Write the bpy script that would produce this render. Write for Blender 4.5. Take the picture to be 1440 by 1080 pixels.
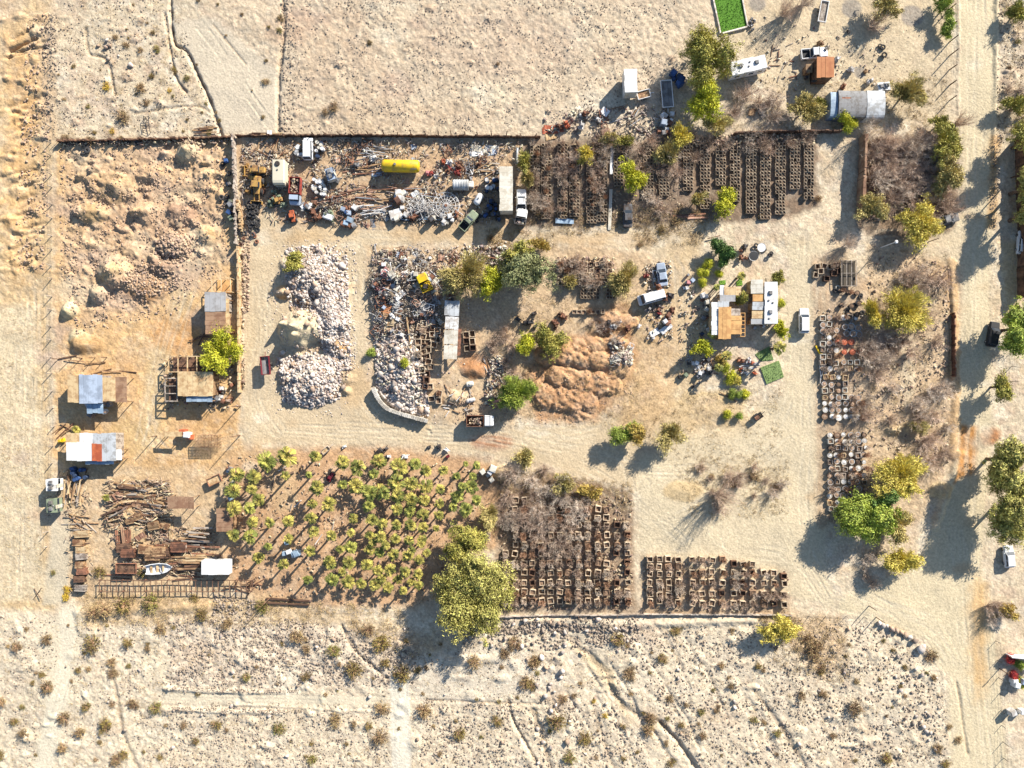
import bpy, math, random
import numpy as np
from math import sin, cos, pi, atan2, hypot, floor
from mathutils import Vector, Matrix, Euler
for _o in list(bpy.data.objects): bpy.data.objects.remove(_o)
SC = bpy.context.scene
COL = SC.collection
S = 0.14            # metres on the ground per photograph pixel
H = 134.5           # flying height of the camera
# ---------------- camera
cd = bpy.data.cameras.new('camera'); cam = bpy.data.objects.new('camera', cd); COL.objects.link(cam)
cam.location = (0, 0, H); cam.rotation_euler = (0, 0, 0)
cd.sensor_width = 36; cd.lens = 18 * H / (720 * S); cd.clip_start = 1; cd.clip_end = 9000
SC.camera = cam
# ---------------- sky and sun
ELEV = math.radians(28); SUNX, SUNY = 0.665, 0.747
wd = bpy.data.worlds.new('World'); SC.world = wd; wd.use_nodes = True
nt = wd.node_tree; bg = nt.nodes['Background']
sky = nt.nodes.new('ShaderNodeTexSky'); sky.sky_type = 'NISHITA'; sky.sun_disc = False
sky.sun_elevation = ELEV; sky.sun_rotation = atan2(SUNX, SUNY); sky.altitude = 200; sky.ozone_density = 2.5; sky.dust_density = .6
nt.links.new(sky.outputs[0], bg.inputs[0]); bg.inputs[1].default_value = 0.085
ld = bpy.data.lights.new('sun', 'SUN'); ld.energy = 5.0; ld.angle = math.radians(0.5); ld.color = (1, 0.95, 0.865)
sun = bpy.data.objects.new('sun', ld); COL.objects.link(sun); sun.location = (60, 70, 80)
sun.rotation_euler = Vector((SUNX * cos(ELEV), SUNY * cos(ELEV), sin(ELEV))).to_track_quat('Z', 'Y').to_euler()
SC.view_settings.view_transform = 'Standard'; SC.view_settings.look = 'None'
SC.view_settings.exposure = 1.26; SC.view_settings.gamma = 1
rnd = random.Random(11); npr = np.random.RandomState(5)

def W(px, py, h=0.0):
    k = S * (H - h) / H
    return ((px - 720) * k, (540 - py) * k)
def lin(c, k=0.62):
    o = []
    for v in c:
        v = v / 255.0
        o.append(k * (v / 12.92 if v <= 0.04045 else ((v + 0.055) / 1.055) ** 2.4))
    return o
# ================= GROUND =================
_lat = {}
def lattice(s):
    if s not in _lat: _lat[s] = np.random.RandomState(s).rand(256, 256).astype(np.float32)
    return _lat[s]
def vn(x, y, s, seed):
    t = lattice(seed); x = x / s + 100; y = y / s + 100
    xi = np.floor(x).astype(np.int32); yi = np.floor(y).astype(np.int32)
    fx = x - xi; fy = y - yi; fx = fx * fx * (3 - 2 * fx); fy = fy * fy * (3 - 2 * fy)
    a = t[yi & 255, xi & 255]; b = t[yi & 255, (xi + 1) & 255]; c = t[(yi + 1) & 255, xi & 255]; d = t[(yi + 1) & 255, (xi + 1) & 255]
    return (a * (1 - fx) + b * fx) * (1 - fy) + (c * (1 - fx) + d * fx) * fy
def fbm(x, y, s, n, seed):
    r = 0; a = 1; t = 0
    for i in range(n):
        r = r + a * (vn(x, y, s / 2 ** i, seed + i) * 2 - 1); t += a; a *= 0.55
    return r / t
def stretch(lo, hi, step, ext):
    core = list(np.arange(lo, hi + .01, step)); out = []; d = step; v = lo
    while v > lo - ext: d *= 1.5; v -= d; out.append(v)
    out2 = []; d = step; v = core[-1]
    while v < hi + ext: d *= 1.5; v += d; out2.append(v)
    return np.array(out[::-1] + core + out2, dtype=np.float32)
AX = stretch(-45, 1485, 1.5, 18000); AY = stretch(-45, 1125, 1.5, 18000)
GX, GY = np.meshgrid(AX, AY)
def sm(a, b, x):
    t = np.clip((x - a) / (b - a), 0, 1); return t * t * (3 - 2 * t)
def sub(x0, x1, y0, y1):
    i0, i1 = np.searchsorted(AX, [x0, x1]); j0, j1 = np.searchsorted(AY, [y0, y1])
    return slice(j0, j1), slice(i0, i1)
NW1 = fbm(GX, GY, 40, 4, 1); NW2 = fbm(GX, GY, 11, 3, 21)
def polymask(pts, soft=9, nz=13):
    P = np.array(pts, float); m = soft + nz + 2
    sl = sub(P[:, 0].min() - m, P[:, 0].max() + m, P[:, 1].min() - m, P[:, 1].max() + m)
    x = GX[sl]; y = GY[sl]; d = np.full(x.shape, 1e9); ins = np.zeros(x.shape, bool)
    n = len(P)
    for i in range(n):
        ax, ay = P[i]; bx, by = P[(i + 1) % n]; ex, ey = bx - ax, by - ay; L = ex * ex + ey * ey + 1e-9
        t = np.clip(((x - ax) * ex + (y - ay) * ey) / L, 0, 1)
        d = np.minimum(d, np.hypot(x - ax - t * ex, y - ay - t * ey))
        if by != ay:
            ins ^= ((ay > y) != (by > y)) & (x < (bx - ax) * (y - ay) / (by - ay) + ax)
    sd = np.where(ins, -d, d) + nz * (NW2[sl] * .6 + NW1[sl] * .6)
    return sl, 1 - sm(-soft, soft, sd)
def linefield(pts, m):
    P = np.array(pts, float)
    sl = sub(P[:, 0].min() - m, P[:, 0].max() + m, P[:, 1].min() - m, P[:, 1].max() + m)
    x = GX[sl]; y = GY[sl]; d = np.full(x.shape, 1e9); sg = np.zeros(x.shape)
    for i in range(len(P) - 1):
        ax, ay = P[i]; bx, by = P[i + 1]; ex, ey = bx - ax, by - ay; L = ex * ex + ey * ey + 1e-9
        t = np.clip(((x - ax) * ex + (y - ay) * ey) / L, 0, 1)
        dd = np.hypot(x - ax - t * ex, y - ay - t * ey); c = (x - ax) * ey - (y - ay) * ex
        k = dd < d; d = np.where(k, dd, d); sg = np.where(k, np.sign(c), sg)
    return sl, d, sg
Cc = np.zeros(GX.shape + (3,), np.float32); Cc[:] = lin((224, 204, 172))
Zz = np.zeros(GX.shape, np.float32); RO = np.full(GX.shape, .55, np.float32)   # RO: local roughness of the relief
def paint(mask, col, amt=1.0):
    sl, m = mask; m = (m * amt)[..., None]; Cc[sl] = Cc[sl] * (1 - m) + np.array(lin(col)) * m
def rough(mask, v):
    sl, m = mask; RO[sl] = RO[sl] * (1 - m) + v * m
def zone(pts, col, amt=1., r=None, soft=9, nz=13):
    k = polymask(pts, soft, nz); paint(k, col, amt)
    if r is not None: rough(k, r)
def ell(cx, cy, rx, ry, n=14): return [(cx + rx * cos(2 * pi * i / n), cy + ry * sin(2 * pi * i / n)) for i in range(n)]
# large tints
paint((slice(None), sm(0.0, .5, NW1)), (209, 184, 148), .6)
paint((slice(None), sm(0.05, .5, fbm(GX, GY, 22, 4, 51))), (233, 218, 192), .75)
paint((slice(None), sm(0.1, .5, fbm(GX, GY, 16, 4, 151))), (207, 178, 152), .5)
zone([(-40, -40), (66, -40), (78, 200), (70, 520), (76, 860), (-40, 860)], (222, 188, 138), .85, .7, 10, 10)
zone([(-40, 430), (48, 430), (62, 640), (60, 840), (-40, 850)], (226, 206, 170), .85, .35, 8, 8)
zone([(55, 30), (82, 30), (76, 205), (58, 205)], (206, 178, 146), .6, 1.2, 6, 8)
zone([(300, -40), (1000, -40), (985, 60), (900, 185), (330, 188)], (216, 194, 164), .85, .95, 14, 12)
zone([(235, 30), (300, 25), (395, 100), (392, 188), (312, 186), (280, 110)], (218, 202, 176), .9, .2, 6, 6)
zone([(1000, -40), (1340, -40), (1335, 170), (1180, 180), (1080, 120), (1030, 60)], (220, 198, 162), .9, .3, 8, 8)
zone([(78, 196), (326, 196), (336, 350), (338, 610), (350, 640), (300, 700), (95, 668), (76, 640)], (226, 184, 130), .95, .6, 5, 7)
zone([(92, 206), (318, 206), (320, 370), (262, 388), (210, 440), (120, 455), (86, 380)], (218, 182, 140), .9, 1.5, 10, 14)
zone(ell(215, 300, 80, 55), (196, 160, 130), .5, 1.6, 25, 20)
zone([(225, 480), (245, 420), (262, 372), (290, 365), (270, 420), (245, 480), (225, 600), (200, 600), (205, 500)], (222, 192, 144), .85, .4, 6, 8)
zone(ell(255, 470, 45, 28), (204, 146, 88), .6, None, 12, 10)
zone(ell(185, 615, 40, 25), (218, 186, 134), .8, .4, 12, 10)
zone(ell(250, 665, 60, 22), (206, 160, 104), .6, .4, 12, 10)
zone([(80, 655), (330, 655), (335, 830), (110, 850), (78, 800)], (216, 184, 142), .9, .5, 8, 8)
zone([(74, 715), (98, 715), (100, 780), (92, 850), (60, 850)], (214, 200, 172), .8, .2, 4, 4)
zone([(318, 640), (410, 628), (560, 628), (690, 648), (720, 690), (700, 770), (640, 790), (610, 852), (370, 856), (310, 800), (330, 700)], (208, 166, 124), .95, .4, 9, 10)
zone([(372, 660), (420, 650), (412, 720), (390, 720)], (216, 182, 138), .7, .3, 7, 6)
zone([(330, 200), (735, 196), (735, 330), (660, 340), (350, 330)], (200, 166, 128), .9, .6, 5, 6)
zone([(345, 335), (376, 285), (396, 320), (520, 322), (700, 318), (735, 330), (905, 325), (985, 330), (960, 375), (905, 350), (770, 342), (660, 345), (540, 345), (520, 370), (516, 540), (545, 575), (640, 600), (800, 600), (960, 560), (1000, 640), (900, 690), (720, 645), (560, 625), (340, 625)], (217, 194, 158), 1, .22, 6, 6)
zone([(515, 346), (770, 342), (905, 352), (945, 400), (945, 480), (900, 560), (700, 600), (560, 592), (522, 545)], (210, 180, 142), .9, .6, 8, 9)
zone([(845, 420), (900, 415), (950, 330), (990, 330), (990, 560), (880, 600)], (215, 186, 142), .7, .35, 12, 10)
zone([(752, 492), (815, 470), (885, 462), (900, 500), (888, 540), (840, 592), (760, 594), (738, 545)], (206, 158, 114), .95, .6, 8, 8)
zone([(835, 432), (880, 425), (900, 450), (880, 478), (840, 470)], (192, 148, 106), .8, .5, 6, 5)
zone(ell(690, 622, 30, 11), (184, 124, 88), .8, .5, 6, 6)
zone(ell(665, 510, 22, 14), (190, 138, 96), .8, .5, 6, 6)
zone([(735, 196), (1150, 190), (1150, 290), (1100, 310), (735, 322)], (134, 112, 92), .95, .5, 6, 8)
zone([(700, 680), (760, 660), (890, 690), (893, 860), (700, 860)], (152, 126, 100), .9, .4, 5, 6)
zone([(902, 778), (960, 778), (1110, 800), (1110, 864), (902, 864)], (184, 154, 120), .8, .4, 5, 4)
zone([(895, 640), (1100, 560), (1110, 330), (1165, 330), (1165, 620), (1160, 800), (1180, 858), (895, 776)], (222, 203, 168), .95, .22, 8, 6)
zone([(1140, 360), (1180, 350), (1220, 400), (1220, 730), (1150, 740)], (186, 156, 124), .75, .4, 6, 6)
zone([(1218, 340), (1330, 355), (1335, 660), (1290, 740), (1210, 740)], (212, 182, 144), .85, .8, 9, 12)
zone([(1262, 470), (1288, 470), (1285, 560), (1272, 580)], (228, 208, 174), .8, .3, 5, 5)
zone([(1318, 365), (1352, 365), (1352, 640), (1335, 660), (1333, 450)], (210, 172, 126), .8, .7, 7, 8)
zone([(1205, 195), (1345, 180), (1345, 330), (1250, 345), (1205, 320)], (140, 116, 92), .9, .6, 6, 7)
zone([(1350, -40), (1408, -40), (1398, 200), (1392, 420), (1395, 600), (1380, 800), (1400, 900), (1418, 1120), (1335, 1120), (1330, 960), (1300, 900), (1180, 862), (1180, 840), (1290, 800), (1345, 640), (1352, 400), (1330, 345), (1352, 300)], (226, 207, 170), 1, .18, 5, 4)
zone([(1300, 330), (1360, 320), (1352, 400), (1320, 365), (1250, 350)], (222, 200, 164), .8, .3, 7, 6)
zone([(1352, 598), (1376, 600), (1372, 665), (1340, 680), (1348, 640)], (204, 140, 70), .9, .4, 4, 4)
zone(ell(1393, 612, 14, 12), (190, 116, 56), .8, .5, 5, 5)
zone([(1392, 190), (1408, 190), (1400, 320), (1388, 320)], (206, 158, 92), .7, .5, 4, 4)
zone([(1372, 820), (1386, 820), (1385, 960), (1370, 960)], (218, 178, 122), .6, .2, 5, 5)
zone([(1405, 340), (1440, 340), (1440, 440), (1415, 440)], (222, 190, 140), .7, .3, 5, 5)
for a, b, r in ((1283, 22, 17), (1210, 102, 9), (1198, 12, 15), (1065, 5, 12)): zone(ell(a, b, r, r * .92), (168, 156, 140), .95, .3, 2, 2)
# lower desert
zone([(-40, 855), (80, 862), (330, 856), (700, 870), (1235, 868), (1330, 950), (1338, 1125), (-40, 1125)], (234, 216, 186), .7, .9, 8, 10)
zone([(110, 835), (360, 835), (560, 880), (590, 930), (540, 940), (480, 880), (120, 880)], (214, 184, 142), .7, .8, 8, 10)
zone([(1060, 862), (1180, 868), (1190, 930), (1150, 960), (1110, 900)], (212, 174, 126), .6, .8, 10, 12)
zone([(238, 860), (600, 890), (590, 965), (240, 968)], (226, 206, 180), .7, 1.2, 10, 12)
zone([(548, 962), (575, 962), (580, 1120), (552, 1120)], (228, 216, 192), .95, .12, 3, 2)
zone([(52, 880), (100, 850), (118, 870), (104, 980), (66, 1120), (40, 1120), (60, 1000)], (228, 212, 182), .9, .2, 6, 5)
zone([(230, 972), (420, 977), (545, 980), (545, 992), (420, 992), (230, 988)], (228, 212, 182), .9, .15, 3, 2)
zone([(590, 925), (650, 900), (750, 920), (820, 960), (640, 990), (585, 985)], (228, 213, 188), .8, .35, 6, 7)
zone([(800, 905), (862, 940), (880, 1000), (900, 1020), (885, 1020), (858, 975)], (220, 198, 160), .8, .2, 4, 4)
# ---- relief
Zz += .35 * fbm(GX, GY, 70, 3, 61) + RO * (.10 * fbm(GX, GY, 13, 3, 71) + .12 * fbm(GX, GY, 4.5, 2, 81))
far = np.maximum(0, np.maximum(np.abs(GX - 720) - 800, np.abs(GY - 540) - 640))
Zz += sm(100, 6000, far) * 3 * fbm(GX, GY, 900, 3, 91)
Zz += np.where(RO > 1.0, (RO - 1) * (.5 * fbm(GX, GY, 20, 3, 95) + .22 * fbm(GX, GY, 8, 3, 98)), 0)
def cut(pts, w, dep, col=None, nz=.35, amt=.7):
    sl, d, sg = linefield(pts, w * 4 + 4); d = np.abs(d + nz * w * NW2[sl] * 2)
    m = np.exp(-(d / w) ** 2); Zz[sl] -= dep * m * (.8 + .4 * NW1[sl])
    if col: paint((sl, m), col, amt)
def bank(pts, w, h):           # a step: higher on the left of the line's direction
    sl, d, sg = linefield(pts, w * 6); Zz[sl] += h * np.exp(-(d / (w * 3)) ** 2) * sm(-w, w, sg * d)
def mound(px, py, rx, ry, h, col=None, p=1.3, nz=.22, amt=.9):
    sl = sub(px - 1.7 * rx, px + 1.7 * rx, py - 1.7 * ry, py + 1.7 * ry)
    q = np.hypot((GX[sl] - px) / rx, (GY[sl] - py) / ry) * (1 + nz * NW2[sl] + .15 * NW1[sl])
    Zz[sl] += h * np.clip(1 - q ** p, 0, 1)
    if col: paint((sl, 1 - sm(.75, 1.1, q)), col, amt)
def ridge(pts, w, h, col=None, nz=.35, amt=.8):
    sl, d, sg = linefield(pts, w * 3); d = d * (1 + nz * NW2[sl] * 1.5)
    m = np.clip(1 - (d / w) ** 1.4, 0, 1); Zz[sl] += h * m * (.75 + .6 * NW1[sl])
    if col: paint((sl, sm(0, .35, m)), col, amt)
SAND = (216, 196, 160)
# tyre tracks
def track(pts, dep=.05, gap=5.5, w=1.0, col=(228, 212, 182)):
    sl, d, sg = linefield(pts, 14)
    br = sm(-.35, .35, fbm(GX[sl] + len(pts) * 31, GY[sl], 34, 3, 171)); d = d + 1.6 * NW1[sl]; m = br * np.exp(-((d - gap) / (w * 1.3)) ** 2); e = br * np.exp(-((d - gap - 2.6) / (w * 1.1)) ** 2)
    wv = .9 + .7 * NW2[sl]; Zz[sl] -= (dep * m - dep * .7 * e) * wv; paint((sl, m), col, .35)
def smooth(pts, n=6):
    P = [pts[0]] + list(pts) + [pts[-1]]; out = []
    for i in range(1, len(P) - 2):
        for k in range(n):
            t = k / n; a = []
            for j in (0, 1):
                p0, p1, p2, p3 = P[i - 1][j], P[i][j], P[i + 1][j], P[i + 2][j]
                a.append(.5 * (2 * p1 + (p2 - p0) * t + (2 * p0 - 5 * p1 + 4 * p2 - p3) * t * t + (3 * p1 - p0 - 3 * p2 + p3) * t ** 3))
            out.append(tuple(a))
    return out + [pts[-1]]
TR = [[(1380, -40), (1376, 300), (1372, 500), (1366, 700), (1362, 860), (1385, 1000), (1395, 1120)], [(1368, -40), (1366, 320), (1362, 460), (1345, 700), (1352, 860), (1372, 1120)],
      [(1392, 700), (1380, 850), (1388, 960), (1408, 1120)], [(1362, 330), (1345, 360), (1300, 345), (1220, 350), (1140, 420), (1134, 620), (1150, 780), (1210, 850), (1320, 900), (1360, 1000)],
      [(1130, 330), (1124, 420), (1110, 560), (1050, 640), (940, 660), (820, 640), (700, 612), (560, 610), (380, 600)], [(1145, 330), (1140, 560), (1130, 700), (1150, 800), (1260, 862), (1340, 960)],
      [(1110, 620), (1000, 700), (930, 740), (905, 770)], [(1120, 640), (1020, 760), (1120, 790), (1160, 840)], [(350, 600), (370, 520), (362, 430), (372, 350), (420, 328), (560, 330), (760, 330), (930, 345), (955, 420), (945, 520), (860, 600), (720, 615)],
      [(500, 345), (508, 430), (505, 520), (530, 580), (600, 610)], [(420, 335), (505, 352), (500, 440), (512, 540), (560, 600)], [(390, 610), (360, 560), (374, 470), (366, 400)], [(480, 600), (620, 604), (720, 622), (830, 660), (960, 760)],
      [(740, 620), (880, 650), (905, 700), (900, 770)], [(262, 372), (238, 450), (215, 540), (190, 640), (150, 665)], [(285, 372), (262, 430), (232, 500), (215, 600), (250, 640), (340, 620)],
      [(44, 430), (40, 600), (38, 720), (36, 850)], [(28, 460), (24, 640), (20, 850), (30, 900)], [(24, 170), (45, 260), (40, 360), (46, 450)], [(100, 860), (90, 960), (62, 1050), (40, 1120)],
      [(565, 962), (568, 1040), (566, 1120)], [(560, 945), (530, 920), (500, 880)], [(230, 980), (400, 984), (545, 987)], [(270, 20), (300, 60), (340, 120), (385, 180)], [(1130, 10), (1150, 60), (1180, 110)], [(1060, 20), (1090, 70), (1110, 120)],
      [(420, 0), (470, 60), (480, 130), (440, 180)], [(640, 0), (660, 70), (720, 150)], [(800, 0), (850, 80), (860, 130)], [(1140, 840), (1210, 858), (1300, 880)], [(985, 545), (1030, 560), (1110, 520)]]
for t in TR:
    t = smooth(t); track(t, .03 + rnd.random() * .025)
    for k in range(2):
        ox, oy = rnd.uniform(-16, 16), rnd.uniform(-16, 16); track([(x + ox + 5 * sin(y / 60.), y + oy) for x, y in t], rnd.uniform(.012, .03), 5.5, .9)
for k in range(70):       # short turning marks on the open yard
    x, y = rnd.choice([(rnd.uniform(350, 510), rnd.uniform(325, 345)), (rnd.uniform(900, 1110), rnd.uniform(660, 780)), (rnd.uniform(345, 385), rnd.uniform(350, 600)), (rnd.uniform(500, 800), rnd.uniform(595, 625)), (rnd.uniform(1180, 1380), rnd.uniform(820, 1000)), (rnd.uniform(1110, 1160), rnd.uniform(350, 800))])
    a = rnd.uniform(0, 6.3); c = rnd.uniform(-.025, .025); p = []
    for i in range(12): p.append((x, y)); x += 6 * cos(a); y += 6 * sin(a); a += c * 6
    track(p, .025, 5.5, .8)
# gullies and cracks
for pts, w, dp in (([(240, -30), (243, 55), (262, 72), (278, 105), (292, 135), (305, 170), (311, 190)], 2.2, 1.0), ([(395, -30), (399, 40), (392, 110), (391, 188)], 2.5, .5), ([(120, 40), (125, 75), (150, 85), (160, 130)], 2, .3), ([(300, 35), (345, 90)], 1.5, .2),
                   ([(232, 20), (246, 105), (262, 130)], 1.8, .4), ([(190, 160), (280, 150), (310, 180)], 1.6, .25), ([(930, 1018), (955, 1045), (985, 1090)], 3.2, .8), ([(805, 900), (850, 945), (870, 985), (900, 1010), (930, 1018)], 5, .35),
                   ([(158, 950), (165, 985), (175, 1040), (200, 1090)], 3, .25), ([(715, 985), (725, 1020), (760, 1080)], 2, .4), ([(480, 880), (500, 915), (545, 955)], 3, .4), ([(836, 1000), (862, 1080)], 4, .22), ([(750, 1000), (780, 1100)], 4, .3),
                   ([(1345, 960), (1350, 990), (1360, 1060)], 1.6, .25), ([(1335, 560), (1337, 470), (1334, 380)], 1.5, .4), ([(1050, 960), (1090, 1010), (1140, 1090)], 3.5, .22), ([(600, 985), (760, 990)], 1.6, .25)):
    cut(smooth(pts, 4), w, dp, (176, 146, 112), .45, .4)
for k in range(26): cut(smooth([(rnd.uniform(760, 1150) + 0, rnd.uniform(880, 960))] + [(0, 0)] * 0 + [], 1) if False else [(lambda x, y: (x, y))(*q) for q in (lambda x, y: [(x, y), (x + 30, y + 45), (x + 50, y + 95)])(rnd.uniform(720, 1230), rnd.uniform(865, 1050))], rnd.uniform(2, 5), rnd.uniform(.08, .25))
for k in range(60):       # eroded spoil bank down the left edge
    x, y = rnd.uniform(-10, 62), rnd.uniform(20, 380); mound(x, y, rnd.uniform(6, 16), rnd.uniform(4, 10), rnd.uniform(.15, .5), rnd.choice([None, (214, 178, 130), (222, 200, 166), (206, 160, 112)]), 1.2, .5, .5)
for k in range(40): cut([(rnd.uniform(40, 70), y0), (rnd.uniform(0, 40), y0 + rnd.uniform(5, 25))] if (y0 := rnd.uniform(20, 380)) else None, rnd.uniform(1.5, 3), rnd.uniform(.2, .5))
for y in (968, 996): ridge([(230, y), (300, y + 4), (400, y + 6)], 4, .35)
ridge([(330, 990), (540, 1002)], 3, .15)
# heaps in the west yard
for m in ((266, 214, 19, 18, 2.2, (206, 186, 150)), (163, 382, 27, 24, 2.6, (212, 182, 136)), (140, 413, 15, 15, 2.0, (218, 196, 158)), (98, 437, 13, 13, 1.7, (216, 196, 154)), (110, 478, 16, 18, .8, (214, 196, 152)), (130, 300, 30, 16, 1.4, (196, 162, 116)), (160, 265, 34, 24, 1.2, (200, 166, 124)),
          (205, 300, 26, 16, 1.0, None), (245, 345, 24, 20, 1.6, (168, 144, 124)), (230, 375, 26, 14, 1.2, (172, 136, 108)), (212, 245, 22, 16, .9, None), (290, 330, 16, 16, 1.0, (206, 172, 122)), (120, 245, 14, 12, .8, None), (255, 300, 22, 16, .9, (186, 150, 122)), (200, 405, 34, 22, .9, (186, 142, 100)), (120, 485, 30, 14, .9, (196, 156, 108)), (185, 350, 16, 12, .7, None), (285, 250, 16, 22, .7, None)):
    mound(*m)
for k in range(70): mound(rnd.uniform(95, 312), rnd.uniform(215, 365), rnd.uniform(5, 13), rnd.uniform(4, 9), rnd.uniform(.2, .7), rnd.choice([None, None, (206, 172, 128), (176, 146, 118)]), 1.2, .4, .5)
# rubble and sand in the middle of the drive
mound(440, 385, 42, 40, 1.8, (186, 174, 160)); mound(465, 440, 26, 60, 2.0, (190, 178, 164)); mound(435, 535, 44, 38, 1.9, (188, 178, 166)); mound(424, 462, 34, 28, 4.2, (220, 202, 166), 1.1, .1); [mound(rnd.uniform(396, 432), rnd.uniform(442, 488), rnd.uniform(6, 10), rnd.uniform(5, 8), rnd.uniform(.4, .9), None, 1.2, .4) for _k in range(14)]; mound(400, 412, 14, 11, 1.2, (206, 156, 98)); mound(430, 420, 14, 12, 1.0, (150, 100, 70)); mound(480, 490, 16, 12, .5, (212, 168, 112))
for k in range(26):
    x = rnd.uniform(398, 490); y = rnd.uniform(352, 560); mound(x, y, rnd.uniform(6, 13), rnd.uniform(5, 11), rnd.uniform(.3, .9), None, 1.2, .4)
# scrap heap base, rock bank
mound(570, 400, 52, 52, 1.6, (150, 132, 112)); mound(568, 525, 40, 62, 1.8, (182, 172, 158)); mound(545, 450, 24, 40, 1.0)
for k in range(16): mound(rnd.uniform(530, 630), rnd.uniform(355, 450), rnd.uniform(8, 16), rnd.uniform(7, 14), rnd.uniform(.4, 1.0), None, 1.2, .4)
mound(668, 520, 22, 13, 1.1, (196, 142, 98)); mound(640, 560, 22, 12, .8)
# terraced heaps of red dirt
RED = (204, 156, 114)
tsl = sub(725, 915, 420, 615); TH = np.zeros(GX[tsl].shape, np.float32); tx = GX[tsl] + 4 * NW2[tsl]; ty = GY[tsl] + 4 * NW1[tsl]
for x, y, rx, ry, h in ((772, 500, 20, 14, 2.6), (795, 502, 17, 17, 2.7), (818, 504, 16, 17, 2.6), (842, 506, 18, 18, 2.8), (866, 510, 20, 22, 2.0), (785, 530, 17, 17, 2.2), (802, 533, 15, 17, 2.25), (820, 536, 16, 18, 2.2), (842, 540, 17, 20, 2.1), (860, 540, 14, 16, 1.4), (768, 556, 20, 18, 1.7), (790, 560, 17, 18, 1.8), (808, 562, 16, 20, 1.75), (828, 560, 14, 20, 1.5), (838, 486, 20, 14, 2.4), (864, 482, 22, 11, 2.0), (815, 488, 16, 10, 2.2), (858, 450, 17, 17, 1.7), (880, 452, 20, 12, 1.2), (752, 530, 16, 18, 1.2), (812, 584, 20, 10, .8)):
    q_ = np.hypot((tx - x) / (rx * 1.12), (ty - y) / (ry * 1.1)) * (1 + .14 * NW2[tsl]); b_ = h * (1 - .3 * np.minimum(q_, 1) ** 2) * (1 - sm(.6, 1.0, q_)); TH = .5 * (TH + b_ + np.sqrt((TH - b_) ** 2 + .12)) - .17 * (1 - sm(0, .3, TH + b_))
TH = np.maximum(TH - .25, 0); TH = TH * .58; Zz[tsl] += TH + (TH > .1) * (.3 * NW2[tsl] + .3 * fbm(GX, GY, 5, 3, 611)[tsl]); paint((tsl, sm(.1, .5, TH)), RED, .6); paint((tsl, sm(.8, 1.9, TH) * sm(-.1, .4, NW2[tsl])), (228, 190, 146), .7)
for x, y, rx, ry, h in ((708, 665, 14, 13, 1.5), (1000, 575, 60, 30, .3), (1255, 605, 14, 8, .9), (960, 690, 30, 16, .3), (1285, 600, 20, 10, .5), (1320, 690, 18, 14, .7)): mound(x, y, rx, ry, h, (216, 188, 142), 1.2)
ridge([(1338, 370), (1342, 470), (1344, 560), (1340, 640)], 8, .4, (208, 172, 126), .5)
ridge([(1352, 640), (1330, 690), (1315, 740)], 8, .7, None)
ridge([(1402, 0), (1400, 120), (1396, 230)], 4, .35); ridge([(1348, 0), (1348, 160)], 3, .2)
ridge([(740, 872), (900, 878), (1060, 872)], 7, .5); ridge([(110, 862), (330, 850)], 9, .5); ridge([(560, 905), (640, 930), (700, 925)], 8, .6)
for k in range(160):      # hummocks round the desert shrubs
    x, y = rnd.uniform(0, 1320), rnd.uniform(875, 1080); mound(x, y, rnd.uniform(5, 16), rnd.uniform(4, 12), rnd.uniform(.12, .45), None, 1.2, .5)
for k in range(90):
    x, y = rnd.choice([(rnd.uniform(80, 240), rnd.uniform(0, 190)), (rnd.uniform(400, 960), rnd.uniform(0, 180)), (rnd.uniform(1410, 1440), rnd.uniform(0, 200))]); mound(x, y, rnd.uniform(4, 12), rnd.uniform(3, 9), rnd.uniform(.08, .3), rnd.choice([None, None, (204, 172, 142)]), 1.2, .5, .5)
def gz(px, py):
    i = int(np.clip(np.searchsorted(AX, px) - 1, 0, len(AX) - 2)); j = int(np.clip(np.searchsorted(AY, py) - 1, 0, len(AY) - 2))
    fx = (px - AX[i]) / (AX[i + 1] - AX[i]); fy = (py - AY[j]) / (AY[j + 1] - AY[j])
    return float((Zz[j, i] * (1 - fx) + Zz[j, i + 1] * fx) * (1 - fy) + (Zz[j + 1, i] * (1 - fx) + Zz[j + 1, i + 1] * fx) * fy)
def gzw(x, y): return gz(x / S + 720, 540 - y / S)
def gzv(px, py):
    px = np.asarray(px); py = np.asarray(py)
    i = np.clip(np.searchsorted(AX, px) - 1, 0, len(AX) - 2); j = np.clip(np.searchsorted(AY, py) - 1, 0, len(AY) - 2)
    return np.maximum(np.maximum(Zz[j, i], Zz[j, i + 1]), np.maximum(Zz[j + 1, i], Zz[j + 1, i + 1])) * .5 + .5 * Zz[j, i]
for q_ in range(70):          # blotches of pale crust and pinkish grit on the open fields
    sx_, sy_ = rnd.choice([(rnd.uniform(400, 960), rnd.uniform(0, 180)), (rnd.uniform(0, 1300), rnd.uniform(870, 1080)), (rnd.uniform(0, 70), rnd.uniform(0, 850)), (rnd.uniform(85, 320), rnd.uniform(205, 480))])
    paint(polymask(ell(sx_, sy_, rnd.uniform(10, 40), rnd.uniform(7, 22)), 10, 16), rnd.choice([(204, 174, 144), (238, 224, 196), (198, 170, 146), (236, 218, 184), (208, 184, 150)]), rnd.uniform(.35, .75))
paint(polymask([(549, 955), (574, 955), (580, 1120), (553, 1120)], 2, 2), (238, 226, 202), .9); paint(polymask([(84, 850), (106, 856), (104, 900), (96, 980), (66, 1120), (42, 1120), (64, 1000), (84, 920)], 4, 4), (236, 222, 194), .8)
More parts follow.
